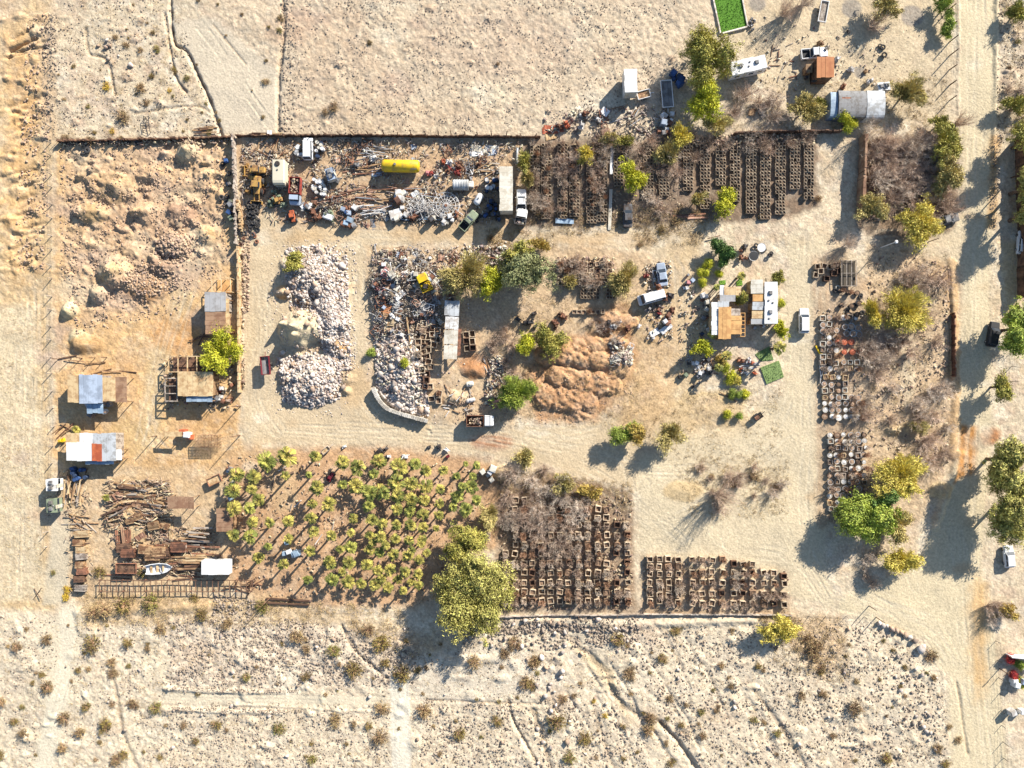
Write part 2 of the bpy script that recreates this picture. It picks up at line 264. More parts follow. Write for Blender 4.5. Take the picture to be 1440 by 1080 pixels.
for q_ in range(90):          # oil and damp stains, scraped patches on the trodden yard
    sx_, sy_ = rnd.choice([(rnd.uniform(350, 1160), rnd.uniform(325, 345)), (rnd.uniform(900, 1160), rnd.uniform(400, 790)), (rnd.uniform(1180, 1400), rnd.uniform(800, 1080)), (rnd.uniform(1350, 1405), rnd.uniform(0, 800)), (rnd.uniform(340, 1000), rnd.uniform(590, 680)), (rnd.uniform(345, 520), rnd.uniform(330, 600))])
    paint(polymask(ell(sx_, sy_, rnd.uniform(4, 16), rnd.uniform(3, 9)), 5, 6), rnd.choice([(206, 176, 136), (196, 176, 150), (240, 226, 198), (214, 186, 146), (236, 222, 196)]), rnd.uniform(.3, .7))
for zx_, zy_, ra_, rb_, c_ in ((900, 560, 45, 50, (214, 176, 128)), (930, 500, 30, 60, (216, 180, 134)), (440, 330, 60, 10, (212, 178, 132)), (640, 328, 90, 12, (210, 174, 128)), (30, 260, 30, 140, (226, 180, 120)), (30, 120, 26, 90, (224, 176, 118)), (500, 545, 20, 30, (216, 180, 132)), (1000, 590, 60, 24, (222, 192, 148)), (1080, 700, 40, 40, (230, 210, 172)), (560, 160, 140, 24, (208, 182, 150)), (700, 60, 120, 50, (210, 184, 156)), (480, 90, 60, 60, (206, 180, 150)), (1376, 900, 12, 90, (220, 178, 122)), (850, 336, 70, 8, (206, 168, 122)), (360, 640, 60, 16, (214, 176, 128)), (150, 520, 40, 14, (206, 160, 108)), (300, 590, 40, 20, (200, 156, 104)), (620, 900, 50, 16, (206, 174, 130)), (220, 850, 100, 12, (200, 164, 116))):
    paint(polymask(ell(zx_, zy_, ra_, rb_), 14, 16), c_, .6)
v_ = sm(.15, .4, RO)      # trodden roads stay plain, open ground is mottled with pale dust, pink grit and grey gravel
for sc_, sd_, a_, b_, col_, am_ in ((9, 301, .05, .45, (236, 220, 190), .6), (7, 311, .12, .5, (188, 150, 116), .55), (14, 321, .1, .45, (202, 180, 160), .5), (4, 331, .2, .6, (160, 136, 112), .6)):
    mk_ = sm(a_, b_, fbm(GX, GY, sc_, 3, sd_)) * v_ * am_ * (.55 if sc_ != 4 else .8)
    Cc *= 1 - mk_[..., None] * .999; Cc += mk_[..., None] * (np.array(lin(col_), np.float32) * .6 + .4 * Cc / np.maximum(1 - mk_[..., None] * .999, .05))
Cc *= np.array([1.0, 1.0, 1.0], np.float32)
Cc *= (1 + .16 * v_ * fbm(GX, GY, 5, 2, 31) + (.03 + .07 * v_) * npr.randn(*GX.shape))[..., None]
def mesh_np(name, V, F, smooth_=False):
    """V (n,3), F (m,k) index array"""
    me = bpy.data.meshes.new(name); F = np.asarray(F, np.int32); k = F.shape[1]
    me.vertices.add(len(V)); me.vertices.foreach_set('co', np.asarray(V, np.float32).ravel())
    me.loops.add(F.size); me.loops.foreach_set('vertex_index', F.ravel())
    me.polygons.add(len(F)); me.polygons.foreach_set('loop_start', np.arange(0, F.size, k, dtype=np.int32))
    me.polygons.foreach_set('loop_total', np.full(len(F), k, np.int32))
    if smooth_: me.polygons.foreach_set('use_smooth', np.ones(len(F), bool))
    me.update(calc_edges=True); return me
def make_ground():
    ny, nx = GX.shape
    V = np.stack([(GX - 720) * S, (540 - GY) * S, Zz], -1).reshape(-1, 3)
    idx = np.arange(ny * nx).reshape(ny, nx)
    F = np.stack([idx[:-1, :-1], idx[1:, :-1], idx[1:, 1:], idx[:-1, 1:]], -1).reshape(-1, 4)
    me = mesh_np('ground', V, F, True)
    at = me.attributes.new('soil', 'FLOAT_COLOR', 'POINT')
    at.data.foreach_set('color', np.concatenate([np.clip(Cc, .005, .9).reshape(-1, 3), np.ones((ny * nx, 1))], 1).astype(np.float32).ravel())
    m = bpy.data.materials.new('soil'); m.use_nodes = True; n = m.node_tree; p = n.nodes['Principled BSDF']; p.inputs['Roughness'].default_value = .95; p.inputs['Specular IOR Level'].default_value = .15
    a = n.nodes.new('ShaderNodeAttribute'); a.attribute_name = 'soil'
    tc = n.nodes.new('ShaderNodeTexCoord')
    n1 = n.nodes.new('ShaderNodeTexNoise'); n1.inputs['Scale'].default_value = 2.2; n1.inputs['Detail'].default_value = 6; n1.inputs['Roughness'].default_value = .7
    n2 = n.nodes.new('ShaderNodeTexVoronoi'); n2.inputs['Scale'].default_value = 2.6
    for q in (n1, n2): n.links.new(tc.outputs['Object'], q.inputs['Vector'])
    mr = n.nodes.new('ShaderNodeMapRange'); mr.inputs['From Min'].default_value = .3; mr.inputs['From Max'].default_value = .7; mr.inputs['To Min'].default_value = .72; mr.inputs['To Max'].default_value = 1.2
    n.links.new(n1.outputs['Fac'], mr.inputs['Value'])
    mx = n.nodes.new('ShaderNodeVectorMath'); mx.operation = 'SCALE'; n.links.new(a.outputs['Color'], mx.inputs[0]); n.links.new(mr.outputs[0], mx.inputs['Scale'])
    n.links.new(mx.outputs[0], p.inputs['Base Color'])
    ad = n.nodes.new('ShaderNodeMath'); ad.operation = 'MULTIPLY_ADD'; ad.inputs[1].default_value = -.5
    n.links.new(n2.outputs['Distance'], ad.inputs[0]); n.links.new(n1.outputs['Fac'], ad.inputs[2])
    b = n.nodes.new('ShaderNodeBump'); b.inputs['Strength'].default_value = .55; b.inputs['Distance'].default_value = .12
    n.links.new(ad.outputs[0], b.inputs['Height']); n.links.new(b.outputs[0], p.inputs['Normal'])
    me.materials.append(m); o = bpy.data.objects.new('ground', me); COL.objects.link(o); o['kind'] = 'structure'
make_ground()
# ================= MATERIALS AND HELPERS =================
M = {}
def mat(key, c, c2=None, var=.15, scale=1.5, rough=.8, metal=0., isl=0., obj=0., k=.62, bump=0., stretch_=None, amt=.5, hue=0.):
    if key.startswith('twig'): k = .9
    if key in M: return M[key]
    m = bpy.data.materials.new(key); m.use_nodes = True; n = m.node_tree; N = n.nodes; L = n.links; p = N['Principled BSDF']
    p.inputs['Roughness'].default_value = rough; p.inputs['Metallic'].default_value = metal; p.inputs['Specular IOR Level'].default_value = .3
    tc = N.new('ShaderNodeTexCoord'); no = N.new('ShaderNodeTexNoise'); no.inputs['Scale'].default_value = scale; no.inputs['Detail'].default_value = 4; no.inputs['Roughness'].default_value = .65
    v = tc.outputs['Object']
    if stretch_:
        mp = N.new('ShaderNodeMapping'); mp.inputs['Scale'].default_value = stretch_; L.new(v, mp.inputs[0]); v = mp.outputs[0]
    oi = N.new('ShaderNodeObjectInfo'); va = N.new('ShaderNodeVectorMath'); va.operation = 'MULTIPLY_ADD'
    va.inputs[1].default_value = (37, 37, 37); L.new(oi.outputs['Random'], va.inputs[0]); L.new(v, va.inputs[2]); L.new(va.outputs[0], no.inputs['Vector'])
    def math_(op, a, b):
        q = N.new('ShaderNodeMath'); q.operation = op
        for i, z in enumerate((a, b)):
            if isinstance(z, (int, float)): q.inputs[i].default_value = z
            else: L.new(z, q.inputs[i])
        return q.outputs[0]
    val = math_('ADD', math_('MULTIPLY', math_('SUBTRACT', no.outputs['Fac'], .5), 2.6 * var), 1.)
    rsrc = None
    if isl:
        ge = N.new('ShaderNodeNewGeometry'); rsrc = ge.outputs['Random Per Island']
        val = math_('ADD', val, math_('MULTIPLY', math_('SUBTRACT', rsrc, .5), 2 * isl))
    if obj: val = math_('ADD', val, math_('MULTIPLY', math_('SUBTRACT', oi.outputs['Random'], .5), 2 * obj))
    hs = N.new('ShaderNodeHueSaturation'); hs.inputs['Color'].default_value = lin(c, k) + [1]
    L.new(val, hs.inputs['Value'])
    if hue: L.new(math_('ADD', math_('MULTIPLY', math_('SUBTRACT', rsrc or oi.outputs['Random'], .5), hue), .5), hs.inputs['Hue'])
    if c2:
        mx = N.new('ShaderNodeMix'); mx.data_type = 'RGBA'; mx.inputs['A'].default_value = lin(c, k) + [1]; mx.inputs['B'].default_value = lin(c2, k) + [1]
        n2 = N.new('ShaderNodeTexNoise'); n2.inputs['Scale'].default_value = scale * .6; n2.inputs['Detail'].default_value = 5; n2.inputs['Roughness'].default_value = .7; L.new(va.outputs[0], n2.inputs['Vector'])
        r = N.new('ShaderNodeMapRange'); r.inputs['From Min'].default_value = .62 - amt * .3; r.inputs['From Max'].default_value = .72 - amt * .3
        L.new(n2.outputs['Fac'], r.inputs['Value']); L.new(r.outputs[0], mx.inputs['Factor']); L.new(mx.outputs['Result'], hs.inputs['Color'])
    L.new(hs.outputs[0], p.inputs['Base Color'])
    if bump:
        b = N.new('ShaderNodeBump'); b.inputs['Strength'].default_value = .6; b.inputs['Distance'].default_value = bump; L.new(no.outputs['Fac'], b.inputs['Height']); L.new(b.outputs[0], p.inputs['Normal'])
    M[key] = m; return m
mat('wood', (188, 152, 112), (128, 92, 66), .2, 2, isl=.35, obj=.25); mat('wood_pale', (224, 196, 152), (190, 150, 106), .15, 2, isl=.2, obj=.15)
mat('wood_dark', (128, 96, 74), (84, 62, 50), .2, 2, isl=.3, obj=.25); mat('wood_grey', (190, 176, 160), (140, 124, 110), .2, 2, isl=.3, obj=.25)
mat('plank_orange', (228, 178, 114), (204, 152, 96), .12, 1.5, isl=.14); mat('plank_tan', (226, 196, 148), (196, 160, 116), .12, 1.5, isl=.15)
mat('rust', (160, 110, 84), (112, 80, 64), .2, 2, isl=.3, obj=.25); mat('rust_light', (196, 156, 130), (150, 110, 88), .2, 2, isl=.25, obj=.25)
mat('steel', (178, 178, 178), (140, 128, 118), .15, 1.5, .5, .3, isl=.2, obj=.25); mat('dark_steel', (92, 90, 90), (70, 58, 50), .2, 2, .6, isl=.3, obj=.3)
mat('galv', (206, 208, 208), (170, 168, 164), .1, 1, .5, isl=.12); mat('bluegrey', (190, 202, 218), (164, 174, 188), .08, .7, .5, isl=.07)
mat('white', (246, 244, 240), (226, 220, 208), .06, .8, .4, isl=.05, obj=.05, amt=.2); mat('offwhite', (232, 224, 206), (206, 194, 172), .08, 1, .5, isl=.08, obj=.08)
mat('white_rough', (240, 236, 230), (196, 186, 174), .14, 2, .7, isl=.2, obj=.15); mat('glass', (58, 66, 76), None, .05, 1, .12)
mat('black', (44, 44, 46), None, .25, 3, .7, isl=.3, obj=.3); mat('rubber', (62, 62, 64), (84, 78, 72), .25, 3, .9, isl=.3, obj=.35)
mat('blue', (70, 100, 150), (54, 76, 116), .15, 1.5, .5, isl=.2, obj=.2); mat('paleblue', (172, 192, 208), (140, 162, 182), .12, 1, .6, isl=.15, obj=.15); mat('darkblue', (64, 80, 108), (44, 54, 74), .2, 1.5, .6, isl=.3, obj=.2)
mat('yellow', (240, 200, 36), (204, 166, 62), .12, 1.2, .5, isl=.1, amt=.45); mat('cat_yellow', (204, 160, 88), (156, 116, 76), .15, 1.5, .6, isl=.2, obj=.1)
mat('red', (176, 80, 68), (136, 62, 56), .15, 1, .5, isl=.2, obj=.15); mat('maroon', (124, 44, 52), None, .2, 1, .5, isl=.2); mat('orange', (216, 118, 80), (186, 100, 70), .12, 2, .6, isl=.12, obj=.15)
mat('rustred', (212, 116, 72), (180, 92, 60), .12, 1, .7, isl=.1); mat('terracotta', (204, 138, 92), (190, 124, 82), .06, .6, .85, isl=.05)
mat('soil_dark', (150, 122, 98), (112, 90, 72), .25, 4, .95, obj=.3); mat('concrete', (214, 206, 192), (184, 174, 158), .1, 1, .9, isl=.12)
mat('grey', (150, 148, 146), (124, 118, 112), .15, 1.2, .7, isl=.15, obj=.2); mat('greyroof', (186, 184, 182), (168, 164, 160), .06, .8, .6, isl=.07); mat('darkroof', (120, 116, 112), None, .15, 1, .8, isl=.12)
mat('brownroof', (176, 140, 110), (150, 112, 86), .1, .8, .85, isl=.1); mat('net', (96, 86, 72), None, .15, 2, .9); mat('stone', (218, 204, 190), (170, 152, 140), .22, 1.5, .9, isl=.34, obj=.25, hue=.03); mat('stone_pink', (200, 170, 140), (164, 140, 124), .2, 1.5, .9, isl=.3, obj=.25)
mat('stone_dark', (184, 166, 146), (146, 128, 112), .2, 1.5, .9, isl=.3, obj=.25); mat('pink', (222, 150, 146), None, .15, 1, .7); mat('greenpaint', (150, 160, 130), (120, 126, 104), .15, 1, .6, isl=.15, obj=.2); mat('tarpgreen', (110, 150, 80), None, .15, 1, .8)
mat('mixed', (206, 192, 176), (150, 126, 108), .3, 3, .8, isl=.55, hue=.1); mat('mixed_brown', (206, 182, 154), (150, 124, 102), .3, 3, .85, isl=.45, hue=.06); mat('creamtank', (226, 216, 190), None, .08, 1, .6, obj=.1)
KID = {}
class MB:
    def __init__(s): s.v = []; s.f = []
    def add(s, vs, fs):
        b = len(s.v); s.v += [tuple(q) for q in vs]; s.f += [tuple(b + i for i in f) for f in fs]; return s
    def box(s, x, y, z, sx, sy, sz, rz=0., rx=0., ry=0., top=None):   # centre x,y ; z = bottom ; top = scale of the upper face
        t = top or (1, 1); vs = []
        for dz, (ax, ay) in ((-sz / 2, (1, 1)), (sz / 2, t)):
            for a, b in ((-1, -1), (1, -1), (1, 1), (-1, 1)): vs.append(Vector((a * sx / 2 * ax, b * sy / 2 * ay, dz)))
        if rz or rx or ry:
            m = Euler((rx, ry, rz)).to_matrix(); vs = [m @ q for q in vs]
        return s.add([(q.x + x, q.y + y, q.z + z + sz / 2) for q in vs], [(0, 3, 2, 1), (4, 5, 6, 7), (0, 1, 5, 4), (1, 2, 6, 5), (2, 3, 7, 6), (3, 0, 4, 7)])
    def tube(s, a, b, r, r2=None, n=8, caps=True):
        a = Vector(a); b = Vector(b); r2 = r if r2 is None else r2; d = (b - a); d = d.normalized() if d.length > 1e-6 else Vector((0, 0, 1))
        u = d.orthogonal().normalized(); w = d.cross(u); vs = []
        for c, q in ((a, r), (b, r2)):
            for i in range(n): t = 2 * pi * i / n; vs.append(c + u * (q * cos(t)) + w * (q * sin(t)))
        fs = [(i, (i + 1) % n, n + (i + 1) % n, n + i) for i in range(n)]
        if caps: fs += [tuple(range(n - 1, -1, -1)), tuple(range(n, 2 * n))]
        return s.add(vs, fs)
    def lathe(s, prof, n=14, c=(0, 0, 0), axis='Z'):    # prof (radius, height)
        vs = []
        for r, h in prof:
            for i in range(n):
                t = 2 * pi * i / n; q = (r * cos(t), r * sin(t), h)
                if axis == 'X': q = (h, r * cos(t), r * sin(t))
                if axis == 'Y': q = (r * sin(t), h, r * cos(t))
                vs.append((q[0] + c[0], q[1] + c[1], q[2] + c[2]))
        fs = []
        for k in range(len(prof) - 1):
            for i in range(n): fs.append((k * n + i, k * n + (i + 1) % n, (k + 1) * n + (i + 1) % n, (k + 1) * n + i))
        fs += [tuple(range(n - 1, -1, -1)), tuple((len(prof) - 1) * n + i for i in range(n))]
        return s.add(vs, fs)
    def torus(s, R_, r, n=14, k=6, c=(0, 0, 0), m=None):
        vs = []
        for i in range(n):
            for j in range(k):
                a = 2 * pi * i / n; b = 2 * pi * j / k; q = Vector(((R_ + r * cos(b)) * cos(a), (R_ + r * cos(b)) * sin(a), r * sin(b)))
                if m: q = m @ q
                vs.append((q.x + c[0], q.y + c[1], q.z + c[2]))
        return s.add(vs, [(i * k + j, ((i + 1) % n) * k + j, ((i + 1) % n) * k + (j + 1) % k, i * k + (j + 1) % k) for i in range(n) for j in range(k)])
    def prism(s, pts, z0, z1):
        n = len(pts); return s.add([(x, y, z0) for x, y in pts] + [(x, y, z1) for x, y in pts], [tuple(range(n - 1, -1, -1)), tuple(range(n, 2 * n))] + [(i, (i + 1) % n, n + (i + 1) % n, n + i) for i in range(n)])
    def quad(s, a, b, c, d): return s.add([a, b, c, d], [(0, 1, 2, 3)])
    def build(s, name, material, parent=None, smooth_=False):
        me = bpy.data.meshes.new(name); me.from_pydata(s.v, [], s.f); me.validate(); me.update()
        if smooth_: me.polygons.foreach_set('use_smooth', [True] * len(me.polygons))
        return meshobj(name, me, material, parent)
def meshobj(name, me, material, parent=None):
    if material is not None and not len(me.materials): me.materials.append(M[material] if isinstance(material, str) else material)
    o = bpy.data.objects.new(name, me); COL.objects.link(o)
    if parent: o.parent = parent; KID.setdefault(parent.name, []).append(o)
    return o
THINGS = []
def tag(o, label, cat, group=None):
    o['label'] = label; o['category'] = cat; o['kind'] = 'thing'
    if group: o['group'] = group
    elif 'group' in o: del o['group']
    THINGS.append(o); return o
def put(o, px, py, rot=0., h=0., dz=0., sc=None):
    x, y = W(px, py, h); o.location = (x, y, gzw(x, y) + dz); o.rotation_euler = (0, 0, math.radians(rot))
    if sc: o.scale = (sc, sc, sc) if isinstance(sc, (int, float)) else sc
    return o
def thing(name, label, cat, px, py, rot=0., h=0., group=None, dz=0.):
    o = bpy.data.objects.new(name, None); o.empty_display_size = .3; COL.objects.link(o); put(o, px, py, rot, h, dz); return tag(o, label, cat, group)
def dup(root, label=None, cat=None, group=None):
    def cp(o, par):
        c = o.copy(); COL.objects.link(c)
        if par: c.parent = par; KID.setdefault(par.name, []).append(c)
        for q in list(KID.get(o.name, [])): cp(q, c)
        return c
    r = cp(root, None); tag(r, label or root.get('label', ''), cat or root.get('category', ''), group or root.get('group')); return r
class Proto:
    """first call hands out the prototype itself, later calls copies of it"""
    def __init__(s, root): s.r = root; s.first = True
    def get(s, label, cat, group):
        if s.first: s.first = False; return tag(s.r, label, cat, group)
        return dup(s.r, label, cat, group)
def recolor(o, material):
    for sl in o.material_slots: sl.link = 'OBJECT'; sl.material = M[material]
# landmarks used to say where a thing stands
LM = [(266, 213, 'the tall gravel cone'), (163, 382, 'the big pale dirt cone'), (305, 425, 'the long workshop roof'), (311, 488, 'the bright tree by the workshop'), (275, 540, 'the open timber sheds'), (137, 548, 'the three-part blue roof'), (130, 628, 'the rust-striped roof'), (114, 663, 'the blue drums'), (222, 800, 'the white boat'), (303, 798, 'the white covered trailer'), (254, 707, 'the rusty lumber canopy'), (116, 790, 'the column of lumber stacks'), (74, 690, 'the two parked campers'),
      (315, 732, 'the tan roofed cabin'), (250, 822, 'the ladder-like steel rack'), (392, 242, 'the cream step van'), (361, 255, 'the yellow loaders'), (415, 270, 'the red bed truck'), (410, 304, 'the small red tractor'), (355, 305, 'the tyre pile'), (433, 208, 'the white van at the fence'), (450, 262, 'the white drum cluster'), (465, 245, 'the tilted grey camper'), (475, 278, 'the rusty pipe stack'), (564, 233, 'the yellow tank'), (627, 288, 'the big spoked wheel'), (648, 259, 'the grey water tank'), (712, 265, 'the long white box trailer'), (734, 285, 'the white work pickup'), (680, 236, 'the fanned lumber'), (682, 211, 'the white tarp bundle'),
      (883, 303, 'the dark parked car'), (787, 186, 'the orange sheets'), (887, 115, 'the white box trailer'), (938, 132, 'the grey flatbed trailer'), (999, 90, 'the big olive tree'), (1052, 91, 'the white motorhome'), (1025, 22, 'the green lawn'), (1144, 75, 'the white ranch pickup'), (1161, 95, 'the terracotta roof'), (1203, 149, 'the rounded grey mobile home'), (1252, 343, 'the white lamp pole'),
      (424, 462, 'the big sand heap'), (373, 514, 'the red trailer'), (595, 397, 'the yellow truck cab'), (634, 465, 'the striped flat roof'), (570, 588, 'the curved stone wall'), (675, 592, 'the rubble dump truck'), (728, 555, 'the round green tree'), (653, 393, 'the straw coloured tree'), (738, 375, 'the dark grey-green tree'), (917, 418, 'the white van'), (931, 385, 'the wrecked car'), (872, 497, 'the bone-like scrap heap'), (810, 545, 'the red dirt terraces'),
      (884, 610, 'the orange-green tree'), (945, 613, 'the pale round tree'), (1022, 455, 'the orange plank roofs'), (1084, 425, 'the flat white camper roof'), (1131, 451, 'the white car by the house'), (1018, 350, 'the deep green shrub tree'), (1069, 349, 'the round white table'), (1085, 520, 'the green turf mat'), (1065, 586, 'the small dark cart'), (1193, 384, 'the dark netted frame'), (1187, 481, 'the orange tubs'), (1263, 437, 'the yellow thicket tree'), (1268, 668, 'the lower yellow tree'), (1222, 733, 'the deep green tree'), (1297, 316, 'the corner yellow tree'), (1010, 695, 'the bare leaning tree'),
      (663, 830, 'the huge olive tree'), (1096, 884, 'the yellow tree by the wash'), (1262, 893, 'the boulder line'), (1412, 690, 'the roadside olive trees'), (1396, 470, 'the black car'), (1420, 784, 'the white roadside car'), (1420, 928, 'the red shrub'), (943, 1035, 'the dark wash'), (567, 1020, 'the pale desert lane'), (320, 985, 'the walled desert track'), (270, 90, 'the dark crack'), (208, 175, 'the iron ladder frame'), (128, 120, 'the yellow desert bush'), (620, 700, 'the palm grove'), (440, 700, 'the grove clearing'), (790, 760, 'the large planter block'), (1005, 825, 'the stepped planter block'), (1060, 250, 'the small planter rows'), (800, 260, 'the dead thicket'), (470, 150, 'the open north field'), (90, 960, 'the curving sand track'), (1185, 660, 'the lower tub rows'), (1275, 260, 'the walled thicket')]
def where(px, py, skip=None):
    b = None; bd = 1e9
    for x, y, t in LM:
        d = hypot(px - x, py - y)
        if t != skip and d < bd and d > 4: b = (x, y, t); bd = d
    a = math.degrees(atan2(-(py - b[1]), px - b[0])) % 360
    d = ['right of', 'upper right of', 'above', 'upper left of', 'left of', 'lower left of', 'below', 'lower right of'][int(((a + 22.5) % 360) // 45)]
    pre = 'close ' if bd < 26 else ('well ' if bd > 75 else '')
    return pre + d + ' ' + b[2]
def here(base, px, py): return base + ' ' + where(px, py)
ORD = ['leftmost', 'second from left', 'third from left', 'fourth from left', 'fifth from left', 'sixth from left', 'seventh from left', 'eighth from left']
def fit(w, n):
    for d in ('close', 'well', 'small', 'large', 'the', 'coloured', 'big', 'of', 'the'):
        if len(w) > n and d in w: w = list(w); w.remove(d)
    return w[:n]
def finish_labels():
    for o in THINGS:                                   # at most sixteen words
        w = o['label'].split()
        if len(w) > 16: o['label'] = ' '.join(fit(w, 16))
    for _ in range(2):
        d = {}
        for o in THINGS: d.setdefault(o['label'], []).append(o)
        for lab, os in d.items():
            n = len(os)
            if n == 1: continue
            if n <= 8:
                xs = [o.location.x for o in os]; ys = [o.location.y for o in os]
                if n == 2 and max(ys) - min(ys) > max(xs) - min(xs):
                    os.sort(key=lambda o: -o.location.y); nm = ['the upper one', 'the lower one']
                elif n == 2: os.sort(key=lambda o: o.location.x); nm = ['the left one', 'the right one']
                elif max(ys) - min(ys) > max(xs) - min(xs):
                    os.sort(key=lambda o: -o.location.y); nm = [s.replace('leftmost', 'topmost').replace('left', 'top') for s in ORD[:n - 1]] + ['bottommost']
                else: os.sort(key=lambda o: o.location.x); nm = ORD[:n - 1] + ['rightmost']
                for o, s in zip(os, nm):
                    w = fit(o['label'].split(), 16 - len(s.split())); o['label'] = ' '.join(w) + ', ' + s
            else:
                for o in os:
                    if 'group' not in o: o['group'] = o['category'] + 's in the yard'
    for o in THINGS: o['label'] = o['label'].rstrip(',')
# ================= BUILDINGS, WALLS, FENCES, POLES =================
def strips(m, x0, x1, y0, y1, z, axis='x', w=.95, t=.06, slope=(0, 0), jit=.03, gap=.03):
    a0, a1 = (x0, x1) if axis == 'x' else (y0, y1); n = max(1, int(round(abs(a1 - a0) / w))); d = (a1 - a0) / n
    for i in range(n):
        c = a0 + (i + .5) * d; zz = z + rnd.uniform(-jit, jit)
        e = rnd.uniform(-.06, .08); e2 = rnd.uniform(-.06, .08)
        if axis == 'x': xa, xb, ya, yb = c - abs(d) / 2 + gap / 2, c + abs(d) / 2 - gap / 2, y0 - e, y1 + e2
        else: xa, xb, ya, yb = x0 - e, x1 + e2, c - abs(d) / 2 + gap / 2, c + abs(d) / 2 - gap / 2
        q = [(xa, ya), (xb, ya), (xb, yb), (xa, yb)]; cx, cy = (x0 + x1) / 2, (y0 + y1) / 2
        zs = [zz + (x - cx) * slope[0] + (y - cy) * slope[1] for x, y in q]
        m.add([(x, y, k) for (x, y), k in zip(q, zs)] + [(x, y, k + t) for (x, y), k in zip(q, zs)], [(3, 2, 1, 0), (4, 5, 6, 7), (0, 1, 5, 4), (1, 2, 6, 5), (2, 3, 7, 6), (3, 0, 4, 7)])
def loc(root, px, py, h):
    x, y = W(px, py, h); r = -root.rotation_euler.z; x -= root.location.x; y -= root.location.y
    return x * cos(r) - y * sin(r), x * sin(r) + y * cos(r)
def building(name, label, cat, roofs, rot=0, door=None):
    """roofs: (px0, py0, px1, py1, height, material, strip axis, wall material or None for posts, slope)"""
    cx = sum(r[0] + r[2] for r in roofs) / (2 * len(roofs)); cy = sum(r[1] + r[3] for r in roofs) / (2 * len(roofs))
    t = thing(name, label, cat, cx, cy, rot, roofs[0][4])
    for i, r in enumerate(roofs):
        px0, py0, px1, py1, h, ma, ax, wm = r[:8]; sl = r[8] if len(r) > 8 else (0, .02)
        ca, cb = (px0 + px1) / 2, (py0 + py1) / 2; x, y = loc(t, ca, cb, h); sx = (px1 - px0) * S * (H - h) / H; sy = (py1 - py0) * S * (H - h) / H
        x0, x1, y0, y1 = x - sx / 2, x + sx / 2, y - sy / 2, y + sy / 2; h2 = h + i * .004
        m = MB(); strips(m, x0, x1, y0, y1, h2, ax, slope=sl); m.build('roof', ma, t)
        hh = h2 - .1 - abs(sl[1]) * sy / 2 - abs(sl[0]) * sx / 2; e = .18
        if wm:
            m = MB(); k = .1
            m.box(x0 + e, (y0 + y1) / 2, -.4, k, sy - 2 * e, hh + .4); m.box(x1 - e, (y0 + y1) / 2, -.4, k, sy - 2 * e, hh + .4)
            m.box((x0 + x1) / 2, y0 + e, -.4, sx - 2 * e - k - .004, k, hh + .4); m.box((x0 + x1) / 2, y1 - e, -.4, sx - 2 * e - k - .004, k, hh + .4); m.build('wall', wm, t)
            if door == i:
                m = MB(); m.box((x0 + x1) / 2, y0 + e - .075, .02, .95, .05, 2.0); d = m.build('door', 'wood_dark', t)
                m = MB(); m.box((x0 + x1) / 2 + .35, y0 + e - .12, 1., .05, .05, .14); m.build('handle', 'steel', d)
                m = MB(); m.box((x0 + x1) / 2 - 1.4, y0 + e - .07, 1.1, .9, .04, .8); m.build('window', 'glass', t)
        else:
            for a, b in ((x0 + e, y0 + e), (x1 - e, y0 + e), (x1 - e, y1 - e), (x0 + e, y1 - e)):
                MB().box(a, b, -.3, .12, .12, hh + .3).build('post', 'wood', t)
    return t
def frame(name, label, cat, px0, py0, px1, py1, h, nx, ny, ma='wood', r=.1, group=None, mid=None):
    """open post and beam frame: nx by ny bays"""
    t = thing(name, label, cat, (px0 + px1) / 2, (py0 + py1) / 2, 0, h, group); k = S * (H - h) / H; sx = (px1 - px0) * k; sy = (py1 - py0) * k
    b = MB()
    for i in range(nx + 1): b.box(-sx / 2 + sx * i / nx, 0, h - r, r, sy + r, r)
    for j in range(ny + 1):
        for i in range(nx): b.box(-sx / 2 + sx * (i + .5) / nx, -sy / 2 + sy * j / ny, h - r + .003, sx / nx - r - .004, r, r)
    b.build('beam_grid', ma, t)
    for i in range(nx + 1):
        for j in range(ny + 1): MB().box(-sx / 2 + sx * i / nx, -sy / 2 + sy * j / ny, -.3, r * .9, r * .9, h + .2 - r).build('post', ma, t)
    if mid:
        m = MB(); m.box(0, 0, mid[0], sx - .2, sy - .2, .05); m.build('shelf', mid[1], t)
    return t
# ---- west yard
building('tin_roof_shed', 'open shed with blue-grey tin roof between a pale and a brown roof section', 'shed', [(112, 527, 145, 567, 3.1, 'bluegrey', 'x', 'wood_grey'), (96, 528, 112.6, 566, 2.9, 'plank_tan', 'x', 'wood'), (144.4, 531, 163, 564, 2.8, 'plank_tan', 'x', None), (162.6, 530, 179, 566, 2.7, 'brownroof', 'y', None), (123, 567.4, 146, 581, 2.3, 'paleblue', 'x', None, (0, .08))], door=0)
building('patched_tin_shed', 'white tin roofed shed with a rust orange stripe beside the blue drums', 'shed', [(93, 622, 129.6, 648, 3.0, 'white', 'x', 'wood_grey'), (129, 624, 143, 648.5, 3.03, 'rustred', 'x', 'wood_grey'), (93, 609, 112, 622.6, 2.95, 'plank_tan', 'x', None), (111.6, 609, 130, 622.6, 3.0, 'white', 'x', None), (129.6, 609.5, 144, 624.6, 3.0, 'galv', 'x', None), (142.6, 609, 163, 648, 2.95, 'galv', 'x', 'wood_grey'), (163, 632, 171, 647, 2.6, 'white', 'x', None), (120, 648.4, 160, 653, 2.4, 'paleblue', 'x', None)], door=0)
building('workshop', 'long workshop with grey and brown flat roofs beside the bright yellow-green tree', 'workshop', [(288, 411, 318, 438, 3.2, 'greyroof', 'x', 'wood_grey'), (289, 438, 317, 470, 3.1, 'brownroof', 'y', 'wood'), (317.5, 420, 323, 468, 2.7, 'plank_tan', 'y', None)], door=1)
